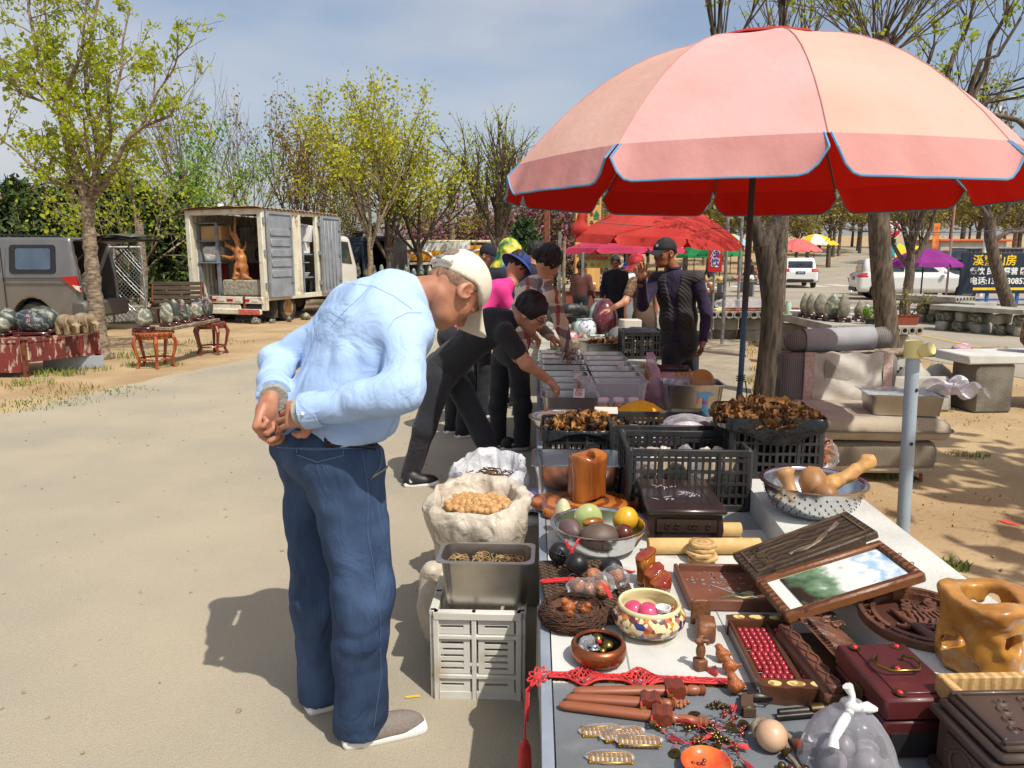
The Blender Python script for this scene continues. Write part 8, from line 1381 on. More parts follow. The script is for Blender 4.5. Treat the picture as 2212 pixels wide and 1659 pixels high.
for i,(u,v0,v1,y,mt_)in enumerate([(1562,465,690,12.8,m_galv),(1440,470,640,16,m_galv),(1208,500,600,13,m_galv),(1218,520,600,13.3,mat('pole_green',(130,150,120),(140,96,70),sc=9,ro=.7)),(1258,545,600,14.5,m_galv),(1597,430,600,15,m_galv)]):p=A(u,v1,y);one('stall_post',tube([(0,0,0),(.0,0,A(u,v0,y).z)],.03,8),mt_,['grey steel stall post right of the blue pole','grey stall post under the red umbrella','pale grey stall post beside the leaning shopper','flaking green stall post behind the grey one','thin grey post before the brick coloured stall','grey steel post beside the forked trunk'][i],'post',(p.x,y,0))
p=A(1545,556,13.6);ds=thing('drinks_sign','red hanging sign with blue and white characters','sign',(p.x,13.6,0),R(-3));z1,z0=A(1545,530,13.6).z,A(1545,585,13.6).z;obj('board',box(.25,.02,z1-z0+.12,(0,0,(z0+z1)/2+.04),.003),mat('sign_red',(206,40,40),ro=.5),ds);obj('post',cyl(.022,z0,(0,.03,0),8),m_galv,ds)
for k,c_ in enumerate('糕冷饮'):o2=obj('character_border',text(c_,.155,.002,'CENTER',.012).t((0,-.014,z1-.0-k*.155),(R(90),0,0)),m_sw_,ds);obj('character',text(c_,.155,.002,'CENTER',.003).t((0,-.018,z1-.0-k*.155),(R(90),0,0)),mat('ink_blue',(30,60,140),ro=.5),o2)
gsn=A(1286,558,16.5);gb=thing('farm_banner','green farm banner with pink lettering and fruit pictures','sign',(gsn.x,16.5,gsn.z));obj('banner',box(.66,.02,.42,(0,0,0),.003),mat('banner_green',(130,190,90),(196,216,140),sc=3,ro=.5),gb);obj('lettering',text('顺雨',.12,.002,'CENTER',.004).t((0,-.013,.11),(R(90),0,0)),mat('pink_ink',(206,60,110),ro=.5),gb);obj('lettering',text('家庭农场采摘',.095,.002,'CENTER',.003).t((0,-.013,-.01),(R(90),0,0)),mat('pink_ink',(206,60,110)),gb)
for k in range(3):obj('fruit_picture',cyl(.045,.003,(0,0,0),14).t(rot=(R(90),0,0)).t((-.22+.15*k,-.011,-.14)),[m_redc,m_disc,m_ylw][k],gb)
for s in(-1,1):obj('banner_pole',cyl(.02,gsn.z+.3,(0,0,0),8).t((s*.34,.02,-gsn.z)),m_galv,gb)
tan=mat('sign_tan',(196,152,84),(176,130,68),sc=3,ro=.6,st=(1,1,.2));m_tg2=mat('tree_mark_green',(32,100,66),ro=.6)
for i,(u0,u1,vt)in enumerate([(1240,1256,425),(1264,1298,410)]):
 y=28;p=A((u0+u1)/2,560,y);w_=(u1-u0)*px(y,2);ht=A(u0,vt,y).z;o=thing('park_sign',['narrow tan park sign board with green tree marks','broad tan park sign board with green tree marks and writing'][i],'sign',(p.x,y,0),R(25));obj('board',box(w_,.12,ht,(0,0,ht/2),.02),tan,o)
 for k in range(4):z=ht-.5-.55*k;obj('tree_mark',join([ext([(-.16,0),(.16,0),(0,.2)],.02,'y').t((w_*.16,-.07,z+.12*j))for j in range(2)]).t(sc=(.8,1,1)),m_tg2,o)
 if i:obj('lettering',join([text(c_,.17,.004).t((-w_*.22,-.068,ht-.6-k*.3),(R(90),0,0))for k,c_ in enumerate('国家森林公园')]),m_blk,o)
p=A(1181,560,22);one('rusty_post',box(.16,.12,A(1181,447,22).z,(0,0,A(1181,447,22).z/2),.02),m_rust,'rusty square steel post behind the shoppers','post',(p.x,22,0))
hs=thing('shed','low grey shed with orange roof trim behind the purple umbrella','shed',(A(2030,556,46).x,46,GR(A(2030,556,46).x,46)),R(4));obj('wall',box(4.2,3,2.5,(2.1,1.5,1.25)),mat('shed_grey',(176,172,160),(156,152,140),sc=2,ro=.8),hs);obj('roof',box(4.7,3.4,.14,(2.1,1.5,2.56),.03),mat('roof_orange',(206,96,56),(186,80,46),sc=3,ro=.7),hs);obj('door',box(.9,.06,1.9,(3.3,-.03,.95)),m_steelp,hs);obj('poster',box(.28,.03,1.4,(.3,-.04,1.3)),mat('poster_red',(196,56,40),(220,150,60),sc=4,ro=.6),hs)
h2=thing('shed','dark corrugated metal hut beside the grey shed','shed',(A(2085,556,40).x,40,GR(A(2085,556,40).x,40)),R(-3));obj('wall',thick(corr(0,0,3.0,0,2.0,.22,.03).t(rot=(0,0,R(-90))),(0,.08,0)),mat('corrugated_dark',(92,94,98),(76,78,82),sc=3,ro=.6),h2);obj('roof',box(3.2,1.6,.06,(1.5,.7,2.03)),m_steelp,h2);obj('side',box(.06,1.5,2.0,(0,.75,1.0)),m_steelp,h2);obj('back',box(3.0,.06,2.0,(1.5,1.5,1.0)),m_steelp,h2)
p=A(2042,560,36);one('banner',box(.3,.03,1.2,(0,0,0)),mat('poster_red',(196,56,40)),'narrow red and yellow poster by the grey shed','sign',(A(2022,510,36).x,36,A(2022,510,36).z));one('speaker',box(.4,.4,1.0,(0,0,.5),.02),m_blk,'black loudspeaker beside the white car','speaker',(A(2060,590,30).x,31.5,.01))
one('hut_frame',join([bar((0,0,0),(0,0,1.6),.08),bar((2.6,0,0),(2.6,0,1.6),.08),box(2.8,.5,.3,(1.3,0,1.7),.02),box(2.6,.06,.5,(1.3,.1,1.2))]),m_cblue,'dark stall frame behind the stop sign','stall',(A(1955,556,34).x,34,0));one('yellow_cart',box(1.0,.7,.5,(0,0,.25),.03),m_ky,'yellow cart behind the purple umbrella','cart',(A(1985,545,31).x,32.5,.9));one('cart_base',box(.9,.6,.9,(0,0,.45),.03),m_steelp,'grey base under the yellow cart','cart',(A(1985,545,31).x,32.5,0))
rtb=thing('roadside_table','small folding table with water bottles by the road','table',(A(1860,600,32).x,32,0));obj('top',box(1.0,.6,.04,(0,0,.72),.01),m_foam,rtb)
for sx in(-1,1):obj('leg',bar((sx*.45,-.25,0),(sx*.45,.25,.72),.03),m_galv,rtb)
for k in range(4):one('water_bottle',lathe([(.04,0),(.04,.2),(.015,.25),(.015,.28)],10),film('bottle_clear',(226,232,236),.5,.1),'clear water bottle on the roadside table','bottle',(rtb.location.x-.3+.16*k,32,.741),0,'water bottles')
one('root_sculpture',sdf(drift,(-.88,-.28,-.02),(.45,.28,1.8),.05),m_drift,'branching root sculpture on a stand by the road','sculpture',(A(1882,590,31).x+.3,31,.55),R(40),None,60);one('stand_block',box(1.2,.7,.55,(0,0,.275),.03),m_concd,'grey block under the roadside root sculpture','block',(A(1882,590,31).x+.25,31,0))
fr9=random.Random(19);m_goods=[mat('goods_%d'%i,c_,ro=.7)for i,c_ in enumerate([(160,60,50),(190,160,110),(96,70,50),(200,196,186),(110,120,90),(180,130,60)])]
for i,(u,y)in enumerate([(1512,29),(1580,30),(1640,34),(1735,47),(1660,44)]):
 p=A(u,600,y);o=thing('market_table',['low far table of mixed goods under the green umbrella','far table of bagged goods beside the green umbrella','far table seen between the twin trunks','far table under the pink umbrella','far table under the salmon umbrella'][i],'table',(p.x,y,GR(p.x,y)));obj('top',box(1.8,.8,.05,(0,0,.6),.01),m_wood_old,o)
 for sx in(-1,1):obj('trestle',box(.06,.7,.575,(sx*.8,0,.2875)),m_steelp,o)
 for k in range(9):s=fr9 .uniform(.12,.26);one('goods_pile',rock(s*1.4,s,s,200+i*9+k,.2,.2),m_goods[fr9 .randrange(6)],'small pile of goods on a far roadside table','goods',(p.x-.8+.2*k,y+fr9 .uniform(-.2,.2),GR(p.x,y)+.625),fr9 .random()*6,'goods on the far tables',60)
one('plastic_crate',join([box(.6,.02,.05,(0,s*.2,z))for s in(-1,1)for z in(.025,.14,.26)]+[box(.02,.4,.05,(s*.29,0,z))for s in(-1,1)for z in(.025,.14,.26)]+[box(.03,.02,.28,(x,s*.2,.14))for s in(-1,1)for x in np.linspace(-.28,.28,7)]),m_crate,'dark crate of cartons before the far table','crate',(A(1545,615,27).x,27,.006));one('red_bucket',lathe([(.1,0),(.13,.28),(.125,.28),(.09,.02)],16),m_redc,'red bucket of yellow spinners by the drinks sign','bucket',(A(1519,585,27).x,27.5,.45));one('bucket_stand',box(.4,.3,.45,(0,0,.225),.02),m_crate,'dark box under the red bucket','box',(A(1519,585,27).x,27.5,0))
def ft(u,v,y):return A(u,v,y)
m_blueporc=mat('blue_white_porcelain',(222,224,222),(70,100,160),sc=26,ro=.2,lo=.56,hi=.62)
def vase(label,u,y,prof,mt_,z=.5,n=24,smooth=60,nm='vase',cat='vase'):p=A(u,640,y);return one(nm,lathe(prof,n),mt_,label,cat,(p.x,y,z),0,None,smooth)
k_=lambda r,h_:[(r*.6,0),(r*.8,h_*.08),(r,h_*.45),(r*.95,h_*.7),(r*.6,h_*.88),(r*.5,h_*.92),(r*.62,h_),(r*.5,h_)]
vase('blue and white porcelain jar on the far table',1270,9.7,k_(.12,.26),m_blueporc);vase('small pale green lidded jar behind the blue and white jar',1255,9.95,k_(.09,.24),mat('celadon',(190,210,196),ro=.25));vase('white and pink lidded vase beside the woman in the apron',1375,11.6,k_(.16,.42),mat('pink_white_porcelain',(222,224,216),(190,80,110),sc=9,ro=.2,lo=.62,hi=.68));vase('pale celadon jar behind the big purple egg',1300,10.7,k_(.18,.46),mat('celadon',(190,210,196)))
p=A(1307,690,9.9);one('purple_egg_vase',lathe([(.10,0),(.14,.03),(.175,.16),(.17,.3),(.13,.42),(.07,.49),(.001,.51)],28),mat('aubergine_glaze',(112,54,62),(98,44,54),sc=4,ro=.15,co=.5),'large glossy plum coloured egg shaped jar','jar',(p.x,9.95,.5),0,None,70)
tpz=thing('teapot','red and white teapot on the far table','teapot',(A(1235,690,9.35).x,9.35,.5));m_tpt=mat('teapot_red',(176,50,60),(214,190,186),sc=20,ro=.3);obj('body',lathe([(.05,0),(.08,.03),(.085,.07),(.06,.11),(.001,.12)],20),m_tpt,tpz,smooth=60);obj('spout',tube([(.07,0,.05),(.12,0,.08),(.14,0,.11)],[.018,.012,.009],8),m_tpt,tpz);obj('handle',tube([(-.07,0,.09),(-.12,0,.09),(-.12,0,.04),(-.075,0,.03)],.009,6),m_tpt,tpz);obj('knob',ico(.015,8,6).t((0,0,.125)),m_redc,tpz)
one('cup',lathe([(.03,0),(.05,.05),(.052,.08),(.046,.08),(.028,.01)],18),m_foam,'white cup beside the red teapot','cup',(A(1262,690,9.3).x,9.28,.5),0,None,60);one('jade_tray',panm(.28,.16,.08,.02,.01),mat('celadon',(190,210,196)),'pale green rectangular dish below the plum jar','dish',(A(1300,694,9.3).x,9.35,.5),0,None,50)
one('speckled_block',box(.3,.2,.12,(0,0,.06),.03).fn(lambda q:q+.006*fbm(q,20,2)[:,None]),mat('cream_stone',(206,192,150),(176,160,116),sc=30,ro=.8,bu=.6,bs=40),'cream pitted stone trough near the black crate','trough',(A(1380,695,8.9).x,9.0,.5),0,None,40);one('grey_boulder',rock(.26,.22,.24,230,.15,.2),mat('boulder_grey',(120,120,118),(90,90,90),sc=9,ro=.8,bu=.4),'round grey boulder beside the cream trough','stone',(A(1335,700,8.8).x,8.8,.5),0,None,60);one('gift_box',box(.26,.2,.26,(0,0,.13),.01),mat('box_offwhite',(200,192,176),ro=.6),'off white gift box before the woman in the apron','box',(A(1362,650,9.6).x,9.6,.5),R(5))
grr=random.Random(41)
for i in range(36):
 y=grr.uniform(8.3,12.8);x=.36+(y-7.9)*.065+grr.uniform(.05,.85+.0*y);s=grr.uniform(.06,.16)
 one('small_stone',rock(s*1.3,s,s*grr.uniform(.6,1.2),240+i,.25,.3),[m_stg,m_std,m_st,m_ele,m_conc][i%5],'small display stone on the far stretch of the table','stone',(x,y,.5),grr.random()*6,'small stones on the far table',60)
one('dragon_carving',sdf(lambda P:su([chain(P,[(.35*math.cos(a)*(1-.05*a),.1*math.sin(3*a),.18+.12*math.sin(a)+.02*a)for a in np.linspace(0,5.5,14)],[.07]*10+[.06,.05,.04,.02],.03)],.02)+.012*vn(P,22,3),(-.5,-.25,-.02),(.5,.25,.55),.024),mat('dark_stone_carving',(56,58,58),(84,84,80),sc=12,ro=.5),'dark coiled stone carving on the far table','carving',(A(1235,650,10.6).x,10.7,.5),0,None,60)
bk=thing('wood_stall','brick coloured stall counter beyond the far table','stall',(A(1310,600,15.5).x,15.6,0));obj('counter',box(1.7,.6,.85,(0,0,.425),.01),mat('counter_red_brown',(136,72,48),(116,58,40),sc=3,ro=.7),bk);obj('counter_top',box(1.8,.7,.04,(0,0,.875),.01),m_wood_old,bk)
for i in range(7):jar('honey jar standing on the brick coloured counter',bk.location.x-.7+.22*i,15.5,.896,1.4,m_foam)['group']='honey jars on the counter'
# ================================================================ people
m_skin=mat('skin_tan',(178,124,94),(156,102,76),sc=22,ro=.5,sss=.08,bu=.06,bs=120);m_skin2=mat('skin_light',(196,142,110),(182,126,96),sc=20,ro=.5,sss=.08);m_skind=mat('skin_dark_tan',(146,92,62),(126,76,50),sc=22,ro=.5,sss=.06)
m_hair=mat('hair_black',(18,16,15),(30,26,24),sc=60,ro=.65,st=(1,1,.3),bu=.5,bs=120);m_hairg=mat('hair_grey',(142,108,84),(110,84,66),sc=90,ro=.8);m_eye=mat('eye_dark',(24,18,16),ro=.2);m_lip=mat('lip',(140,76,62),ro=.5)
def basis(fh,pitch,roll=0.):
 """head axes: x forward, y left, z up; fh horizontal facing, pitch down in degrees"""
 f=Vector((fh[0],fh[1],0)).normalized();c,s=math.cos(R(pitch)),math.sin(R(pitch));x=f*c-Vector((0,0,s));z=f*s+Vector((0,0,c));y=z.cross(x);m_=Matrix((x,y,z)).transposed().to_4x4();return m_@Matrix.Rotation(R(roll),4,'X')
def headf(P):
 d=smin(ell(P,(-.01,0,.03),(.098,.077,.095)),ell(P,(.035,0,-.035),(.062,.058,.085)),.03);d=smin(d,ell(P,(.045,0,-.085),(.045,.046,.032)),.03)
 for s in(-1,1):d=smin(d,ell(P,(.058,s*.04,-.028),(.026,.022,.024)),.02);d=smax(d,-(np.linalg.norm(P-V3(.106,s*.032,.004),axis=-1)-.017),.012);d=smin(d,ell(P,(.078,s*.032,.003),(.016,.018,.012)),.004)
 d=smin(d,cap(P,(.088,-.034,.021),(.088,.034,.021),.011),.012);d=smin(d,cap(P,(.092,0,.005),(.113,0,-.036),.009,.013),.01)
 for s in(-1,1):d=smin(d,ell(P,(.100,s*.012,-.041),(.012,.008,.008)),.005)
 d=smin(d,ell(P,(.088,0,-.062),(.014,.024,.006)),.006);d=smin(d,ell(P,(.086,0,-.073),(.013,.021,.006)),.006);d=smin(d,ell(P,(.074,0,-.102),(.02,.022,.018)),.012)
 for s in(-1,1):
  e=ell(P,(-.006,s*.080,-.006),(.026,.012,.036),(0,R(-12),s*R(20)));e=smax(e,-ell(P,(.0,s*.090,-.004),(.015,.010,.024),(0,R(-12),0)),.004);d=smin(d,e,.008)
 return smin(d,cap(P,(-.022,0,-.05),(-.022,0,-.06),.052,.052),.03)
HEAD=sdf(headf,(-.15,-.115,-.25),(.145,.115,.15),.0056);HEADL=sdf(headf,(-.15,-.115,-.25),(.145,.115,.15),.011)
_hc={};LAST={}
from mathutils.bvhtree import BVHTree
def drape(m_,uv,off=.003,n=3):
 """stitch line laid on a garment where the photo shows it"""
 t=BVHTree.FromPolygons([tuple(q)for q in m_.v],m_.f);o=[];uv=np.array(uv,float)
 for i in np.linspace(0,len(uv)-1,(len(uv)-1)*n+1):
  d=Vector(ray(np.interp(i,range(len(uv)),uv[:,0]),np.interp(i,range(len(uv)),uv[:,1]))).normalized();h=t.ray_cast(Vector((0,0,H)),d)
  if h[0]is not None:o.append(h[0]+h[1]*off)
 return o
def hand(curl=35,thumb=0.3,spread=1.0,h=.0038):
 k=(curl,thumb,spread,h)
 if k in _hc:return _hc[k]
 def f(P):
  d=rbox(P,(.045,0,0),(.047,.04,.014),.013);d=smin(d,cap(P,(-.05,0,0),(.01,0,0),.026,.028),.03);d=smin(d,ell(P,(.03,.028,-.012),(.03,.018,.016)),.012)
  for i,(y,l)in enumerate(((.030,.068),(.010,.077),(-.010,.071),(-.029,.054))):
   p=np.array([.088-.006*abs(i-1),y*spread,0.0]);a=0;yy=y*.25*spread
   for s,(fl,r)in enumerate(((.45,.0092),(.32,.0084),(.26,.0076))):
    a+=R(curl*(1+.15*i));q=p+np.array([math.cos(a)*l*fl,yy*.3,-math.sin(a)*l*fl]);c=cap(P,p,q,r,r*.93);d=smin(d,c,.006)if s==0 else np.minimum(d,c);p=q
  return smin(d,chain(P,[(.015,.03,-.006),(.045,.058,-.012-.02*thumb),(.068,.062-.03*thumb,-.02-.03*thumb),(.085,.058-.05*thumb,-.026-.04*thumb)],[.014,.0115,.010,.008],.004),.01)
 _hc[k]=sdf(f,(-.08,-.06,-.10),(.185,.085,.035),h);return _hc[k]
def hand_at(wrist,along,palm_down,left=False,**k):
 x=Vector(along).normalized();z=-Vector(palm_down);z=(z-x*z.dot(x)).normalized();y=z.cross(x);m_=Matrix((x,y,z)).transposed().to_4x4();m_.translation=Vector(wrist);hm=hand(**k)
 if left:hm=flip(hm.fn(lambda q:q*(1,-1,1)))
 return hm.tm(m_)
def ellm(P,c,r,ax):
 q=(P-np.array(c,np.float32))@np.array(ax,np.float32).T;r=np.array(r,np.float32);k0=np.linalg.norm(q/r,axis=-1);return k0*(k0-1)/(np.linalg.norm(q/(r*r),axis=-1)+1e-9)
def folds(P,a,seed,s=10.):
 w_=P+.05*np.stack([vn(P,7,seed+20),vn(P,7,seed+21),vn(P,7,seed+22)],-1);return a*.8*(.42-np.abs(vn(w_*V3(1,1,.8),s*1.5,seed+5)))*1.2+a*(np.abs(vn(P*V3(1,1,.55)+.06*vn(P,6,seed)[...,None],s,seed))-.35)+a*.5*vn(P*V3(.7,.7,1.3),s*2.3,seed+3)
def bbox(pts,m_=.2):q=np.array([tuple(p)for p in pts if p is not None]);return q.min(0)-m_,q.max(0)+m_
def shoe(toe,heel,up=.1,w_=.05):
 a,b=Vector(heel),Vector(toe);x=(b-a);l=x.length;x.normalize();z=Vector((0,0,1));y=z.cross(x);m_=Matrix((x,y,z)).transposed().to_4x4();m_.translation=a
 def sole(P,g=0.):o=rbox(P,(l*.5,0,.018),(l*.5,w_*(1.0)+g,.02),.018);return smax(o,np.abs(P[...,1])-w_*(.78+.22*np.sin(np.clip(P[...,0]/l,0,1)*3.6-.4))-g,.015)
 up_=lambda P:smax(su([ell(P,(l*.25,0,.04),(l*.27,w_*.9,.075)),ell(P,(l*.62,0,.03),(l*.36,w_*.92,.05))],.04),.022-P[...,2],.006)
 return sdf(sole,(-.03,-w_-.03,-.01),(l+.03,w_+.03,.07),.008).tm(m_),sdf(up_,(-.03,-w_-.03,0),(l+.03,w_+.03,.14),.008).tm(m_)
def person(label,J,top,bot,skin,fh,pitch,res=.014,sleeve=1.0,wr=.006,sc=1.0,head=None,hems=None,shoes=None,hands=(),lat=None,hy=None,seed=1,sub=None,fine=False,fold_s=10.,k=1.0,legs=True,collar=None,roll=0.,loose=0.,hemd=.10,lk=1.,hemz=None):
 """J: joints by name (P pelvis, C chest, N neck, H head, shoulders SR SL, elbows, wrists, hips, knees, ankles)"""
 J={a:Vector(b)for a,b in J.items()};g=Vector((J['P'].x,J['P'].y,0))if 'AR' not in J else Vector(((J['AR'].x+J['AL'].x)/2,(J['AR'].y+J['AL'].y)/2,0));o=thing('person',label,'person',g);sh=np.array(g)
 put=lambda nm,m_,mt_,par=None,sm=70:obj(nm,m_.fn(lambda q:q-sh),mt_,par or o,smooth=sm)
 la=(J['SR']-J['SL']).normalized()if lat is None else Vector(lat).normalized();up=(J['C']-J['P']).normalized();fw=la.cross(up).normalized()*-1;la2=up.cross(fw);ax=[la,fw,up];mid=(J['P']+J['C'])/2
 def torso(P):return su([ellm(P,J['P']+up*.02,(.165*k,.125*k,.15),ax),ellm(P,mid,(.16*k,.12*k,.19),ax),ellm(P,J['C'],(.175*k,.122*k,.18),ax),cap(P,J['SR'],J['SL'],.062),cap(P,J['C'],J['N'],.1,.055)],.07)
 def arms(P,g=0.,t=1.0):
  d=None
  for s in 'RL':
   if 'E'+s not in J:continue
   S_,E_,W_=J['S'+s],J['E'+s],J['W'+s]
   if t>=1:a=smin(cap(P,S_,E_,.064+g,.052+g),cap(P,E_,E_.lerp(W_,.93),.053+g,.044+g),.03)
   else:a=cap(P,S_,S_.lerp(E_,t),.068+g,.064+g)
   d=a if d is None else np.minimum(d,a)
  return d
 hem=J['P']-up*hemd
 def tp(P):
  d=torso(P)-loose;a=arms(P,loose*.25,sleeve);d=d if a is None else smin(d,a,.035);d=d+folds(P,wr,seed,fold_s);return smax(d,-plane(P,hem,up)if hemz is None else hemz-P[...,2],.012)
 pts=[J[x]for x in('P','C','N','SR','SL','ER','WR','EL','WL')if x in J];lo,hi=bbox(pts,.19);LAST['shirt']=sdf(tp,lo,hi,res);put('shirt',LAST['shirt'],top)
 if legs:
  def bt_(P):
   d=ellm(P,J['P']-up*.03,(.165*k*lk,.13*k*lk,.14),ax)
   for s in 'RL':d=smin(d,cap(P,J['T'+s],J['K'+s],.092*k*lk,.074*k*lk),.05);d=smin(d,cap(P,J['K'+s],J['A'+s]+Vector((0,0,-.02)),.074*k*lk,.064*k*lk),.04)
   d=d+folds(P,wr*.9,seed+7,7.);d=smax(d,plane(P,J['P']+up*.035,up),.01);return np.maximum(d,.035-P[...,2])
  lo,hi=bbox([J[x]for x in('P','TR','TL','KR','KL','AR','AL')],.17);LAST['trousers']=sdf(bt_,lo,hi,res);put('trousers',LAST['trousers'],bot)
 core=[]
 if head is not None:hm_=basis(fh,pitch,roll);hm_.translation=J['H'];core.append((HEAD if fine else HEADL).t(sc=sc).tm(hm_));nb=hm_@Vector((-.025,0,-.05));core.append(tube([nb,nb.lerp(J['N'],.5),J['N'],J['N'].lerp(J['C'],.25)],[.054,.055,.06,.06],18))
 for s in 'RL':
  if 'W'+s in J:
   E_,W_=J['E'+s],J['W'+s]
   if sleeve<1:S_=J['S'+s];core.append(sdf(lambda P:smin(cap(P,S_.lerp(E_,.3),E_,.05,.044),cap(P,E_,W_,.045,.028),.03),*bbox([S_,E_,W_],.08),.012))
   else:core.append(tube([E_,W_],[.04,.027],12))
 for hd in hands:core.append(hd)
 core.append(sdf(lambda P:torso(P)+.03,*bbox([J['P'],J['C'],J['N'],J['SR'],J['SL']],.16),.05));bd=put('body',join(core),skin)
 if head is not None:head(o,lambda nm,m_,mt_,par=None:put(nm,m_.t(sc=sc).tm(hm_),mt_,par))
 for(toe,heel,ms,mu)in(shoes or()):so_,uo=shoe(toe,heel);so2=put('shoe',uo,mu);put('sole',so_,ms,so2)
 return o,put,J,ax
def face(h):
 for s in(-1,1):h('eye',ico(.009,10,8).t((.088,s*.032,.002),(0,0,0),(.6,1.2,.5)),m_eye);h('eyebrow',tube([(.097,s*.016,.021),(.098,s*.032,.026),(.085,s*.05,.02)],[.003,.004,.002],5),m_hair)
 h('lips',tube([(.094,-.02,-.067),(.102,0,-.067),(.094,.02,-.067)],[.002,.003,.002],5),m_lip)
def hairm(cut=-.02,g=.008,fr=.06,vol=0.,tz=1.):return sdf(lambda P:smax(smax(smax(ell(P,(-.012,0,.034),(.098+g+vol,.079+g+vol,.096+g+vol))+.011*vn(P*V3(1,1,.5),48,2)+.003*vn(P,110,5),plane(P,(fr,0,.03),(1,0,-.55)),.01),cut-P[...,2]-.3*np.clip(P[...,0]-.0,0,1),.01),P[...,2]+.55*np.clip(-P[...,0],0,1)-tz,.004),(-.16,-.13,-.13),(.14,.13,.17),.008)
def capm(flat=False):
 c=sdf(lambda P:smax(ell(P,(-.004,0,.04),(.112,.093,.099 if not flat else .082)),.035-P[...,2]+.55*np.clip(P[...,0],-1,0),.006)+(0 if not flat else 0),(-.14,-.12,-.06),(.14,.12,.16),.007)
 br=grid(lambda U,V:np.stack([.06+(.085+.03*(1-(2*V-1)**2))*U+.03*(1-(2*V-1)**2),(2*V-1)*(.084-.012*U),.042-.022*U-.028*(2*V-1)**2*(.4+U)],-1),10,18);return c,thick(br,(0,0,-.004))
m_shirt=mat('shirt_blue',(170,195,228),(158,184,220),sc=3,ro=.8,bu=.12,bs=400,sp=.2,cr=(6.5,.5,.04));m_jean=mat('denim_blue',(64,84,114),(42,58,84),sc=7,ro=.85,bu=.2,bs=300,st=(1,1,.45),sp=.2,cr=(8,.6,.03));m_shoeg=mat('shoe_grey',(130,120,112),ro=.85,sc=200,c2=(112,102,96));m_solew=mat('sole_white',(222,220,216),ro=.6);m_capc=mat('cap_cream',(224,217,200),(214,205,186),sc=6,ro=.9,bu=.1,bs=200)
f_=(.80,.60)
J=dict(P=(-.575,2.27,1.0),C=(-.445,2.345,1.30),N=(-.345,2.385,1.43),H=A(981,625,2.43),SR=(-.315,2.225,1.345),SL=(-.535,2.475,1.36),ER=(-.30,2.0,1.185),WR=A(662,888,2.04),EL=(-.80,2.5,1.20),WL=A(592,855,2.20),TR=(-.515,2.19,.92),TL=(-.64,2.35,.92),KR=A(783,1285,2.15),KL=A(693,1290,2.36),AR=A(776,1560,2.185),AL=A(695,1490,2.385))
wv=Vector(J['WR']);hands=[hand_at(wv+Vector((.03,0,0)),(-1,.1,-.14),(-.25,.75,-.35),curl=24,thumb=.2),hand_at(Vector(J['WL'])+Vector((-.005,-.05,-.03)),(-.05,-.75,-.75),(.75,-.3,-.1),True,curl=52,thumb=.5)]
def hd_main(o,h):
 h('hair',hairm(-.055,.004,.03,0.,.04),m_hairg);c,b=capm();cp=h('cap',c,m_capc);h('brim',b,m_capc,cp);h('strap',tube([(-.112+.012*abs(math.sin(a))**3,.06*math.sin(a),.006-.002*math.cos(a))for a in np.linspace(-1.5,1.5,12)],.009,6).t(sc=(1,1,1)),m_capc,cp);h('strap_patch',box(.006,.03,.02,(-.122,-.005,.006),.002),m_steelp,cp);h('button',ico(.009,10,8).t((-.002,0,.137),(0,0,0),(1,1,.6)),m_capc,cp)
 for a in(0,60,120):h('cap_seam',tube([(.109*math.cos(t)*math.cos(R(a))-.002,.091*math.cos(t)*math.sin(R(a)),.04+.0985*math.sin(t))for t in np.linspace(.1,3.04,24)],.0012,4),m_capc,cp)
 h('strap_opening_shade',sdf(lambda P:np.maximum(np.abs(ell(P,(-.004,0,.04),(.113,.094,.1)))-.0025,ell(P,(-.105,0,.05),(.05,.04,.026))),(-.14,-.06,.0),(-.05,.06,.1),.005),mat('cap_hole_shade',(128,112,98),ro=.9),cp);face(h)  # shadow inside the strap opening, painted as a grey-brown patch on the cap
o,put,J,ax=person('elderly man in a light blue shirt and cream cap, hands behind back',J,m_shirt,m_jean,m_skin,f_,60,.0085,1.0,.012,.98,hd_main,None,[(G(921,1572)+Vector((0,0,.0)),G(738,1612),m_solew,m_shoeg),(Vector((-.49,2.47,0)),G(660,1541),m_solew,m_shoeg)],hands,lat=(.62,-.76,-.02),seed=4,fine=True,fold_s=6.5,k=1.17,loose=.018,hemd=.02,lk=1.09,hemz=1.005)
blt=put('belt',join([tube(drape(LAST['trousers'],[(700,944+k),(735,944+k),(790,948+k),(850,958+k)],.003),.006,5)for k in(0,6,12,18)]),m_blk)
nk=Vector(J['N']);hv=(Vector(J['H'])-nk).normalized();put('collar',tube([nk+hv*.015+ax[0]*(.068*math.cos(t))+ax[1]*(.066*math.sin(t))-hv*.02*math.sin(t)for t in np.linspace(0,6.283,28,endpoint=False)],.016,8,closed=True),m_shirt);pk=Vector(J['P'])
for s,W_,E_ in((1,J['WR'],J['ER']),(-1,J['WL'],J['EL'])):d=(Vector(W_)-Vector(E_)).normalized();c0=Vector(W_)-d*.045;cf=put('cuff',tube([c0,c0+d*.025,c0+d*.05],[.051,.054,.053],18),m_shirt);put('inner_cuff',tube([c0+d*.03,c0+d*.072],[.043,.041],16),m_conc,cf);put('button',ico(.006,8,6).t(c0+d*.03+Vector((-.01,-.052,.0))),m_foam,cf)
m_seam=mat('seam_pale',(84,104,136),ro=.8);m_seams=mat('shirt_seam',(146,174,212),ro=.8);tr_m,sh_m=LAST['trousers'],LAST['shirt']
def stitch(nm,m_,uv,r,mt_,off=.002):
 q=drape(m_,uv,off)
 if len(q)>3:put(nm,tube(q,r,4),mt_)
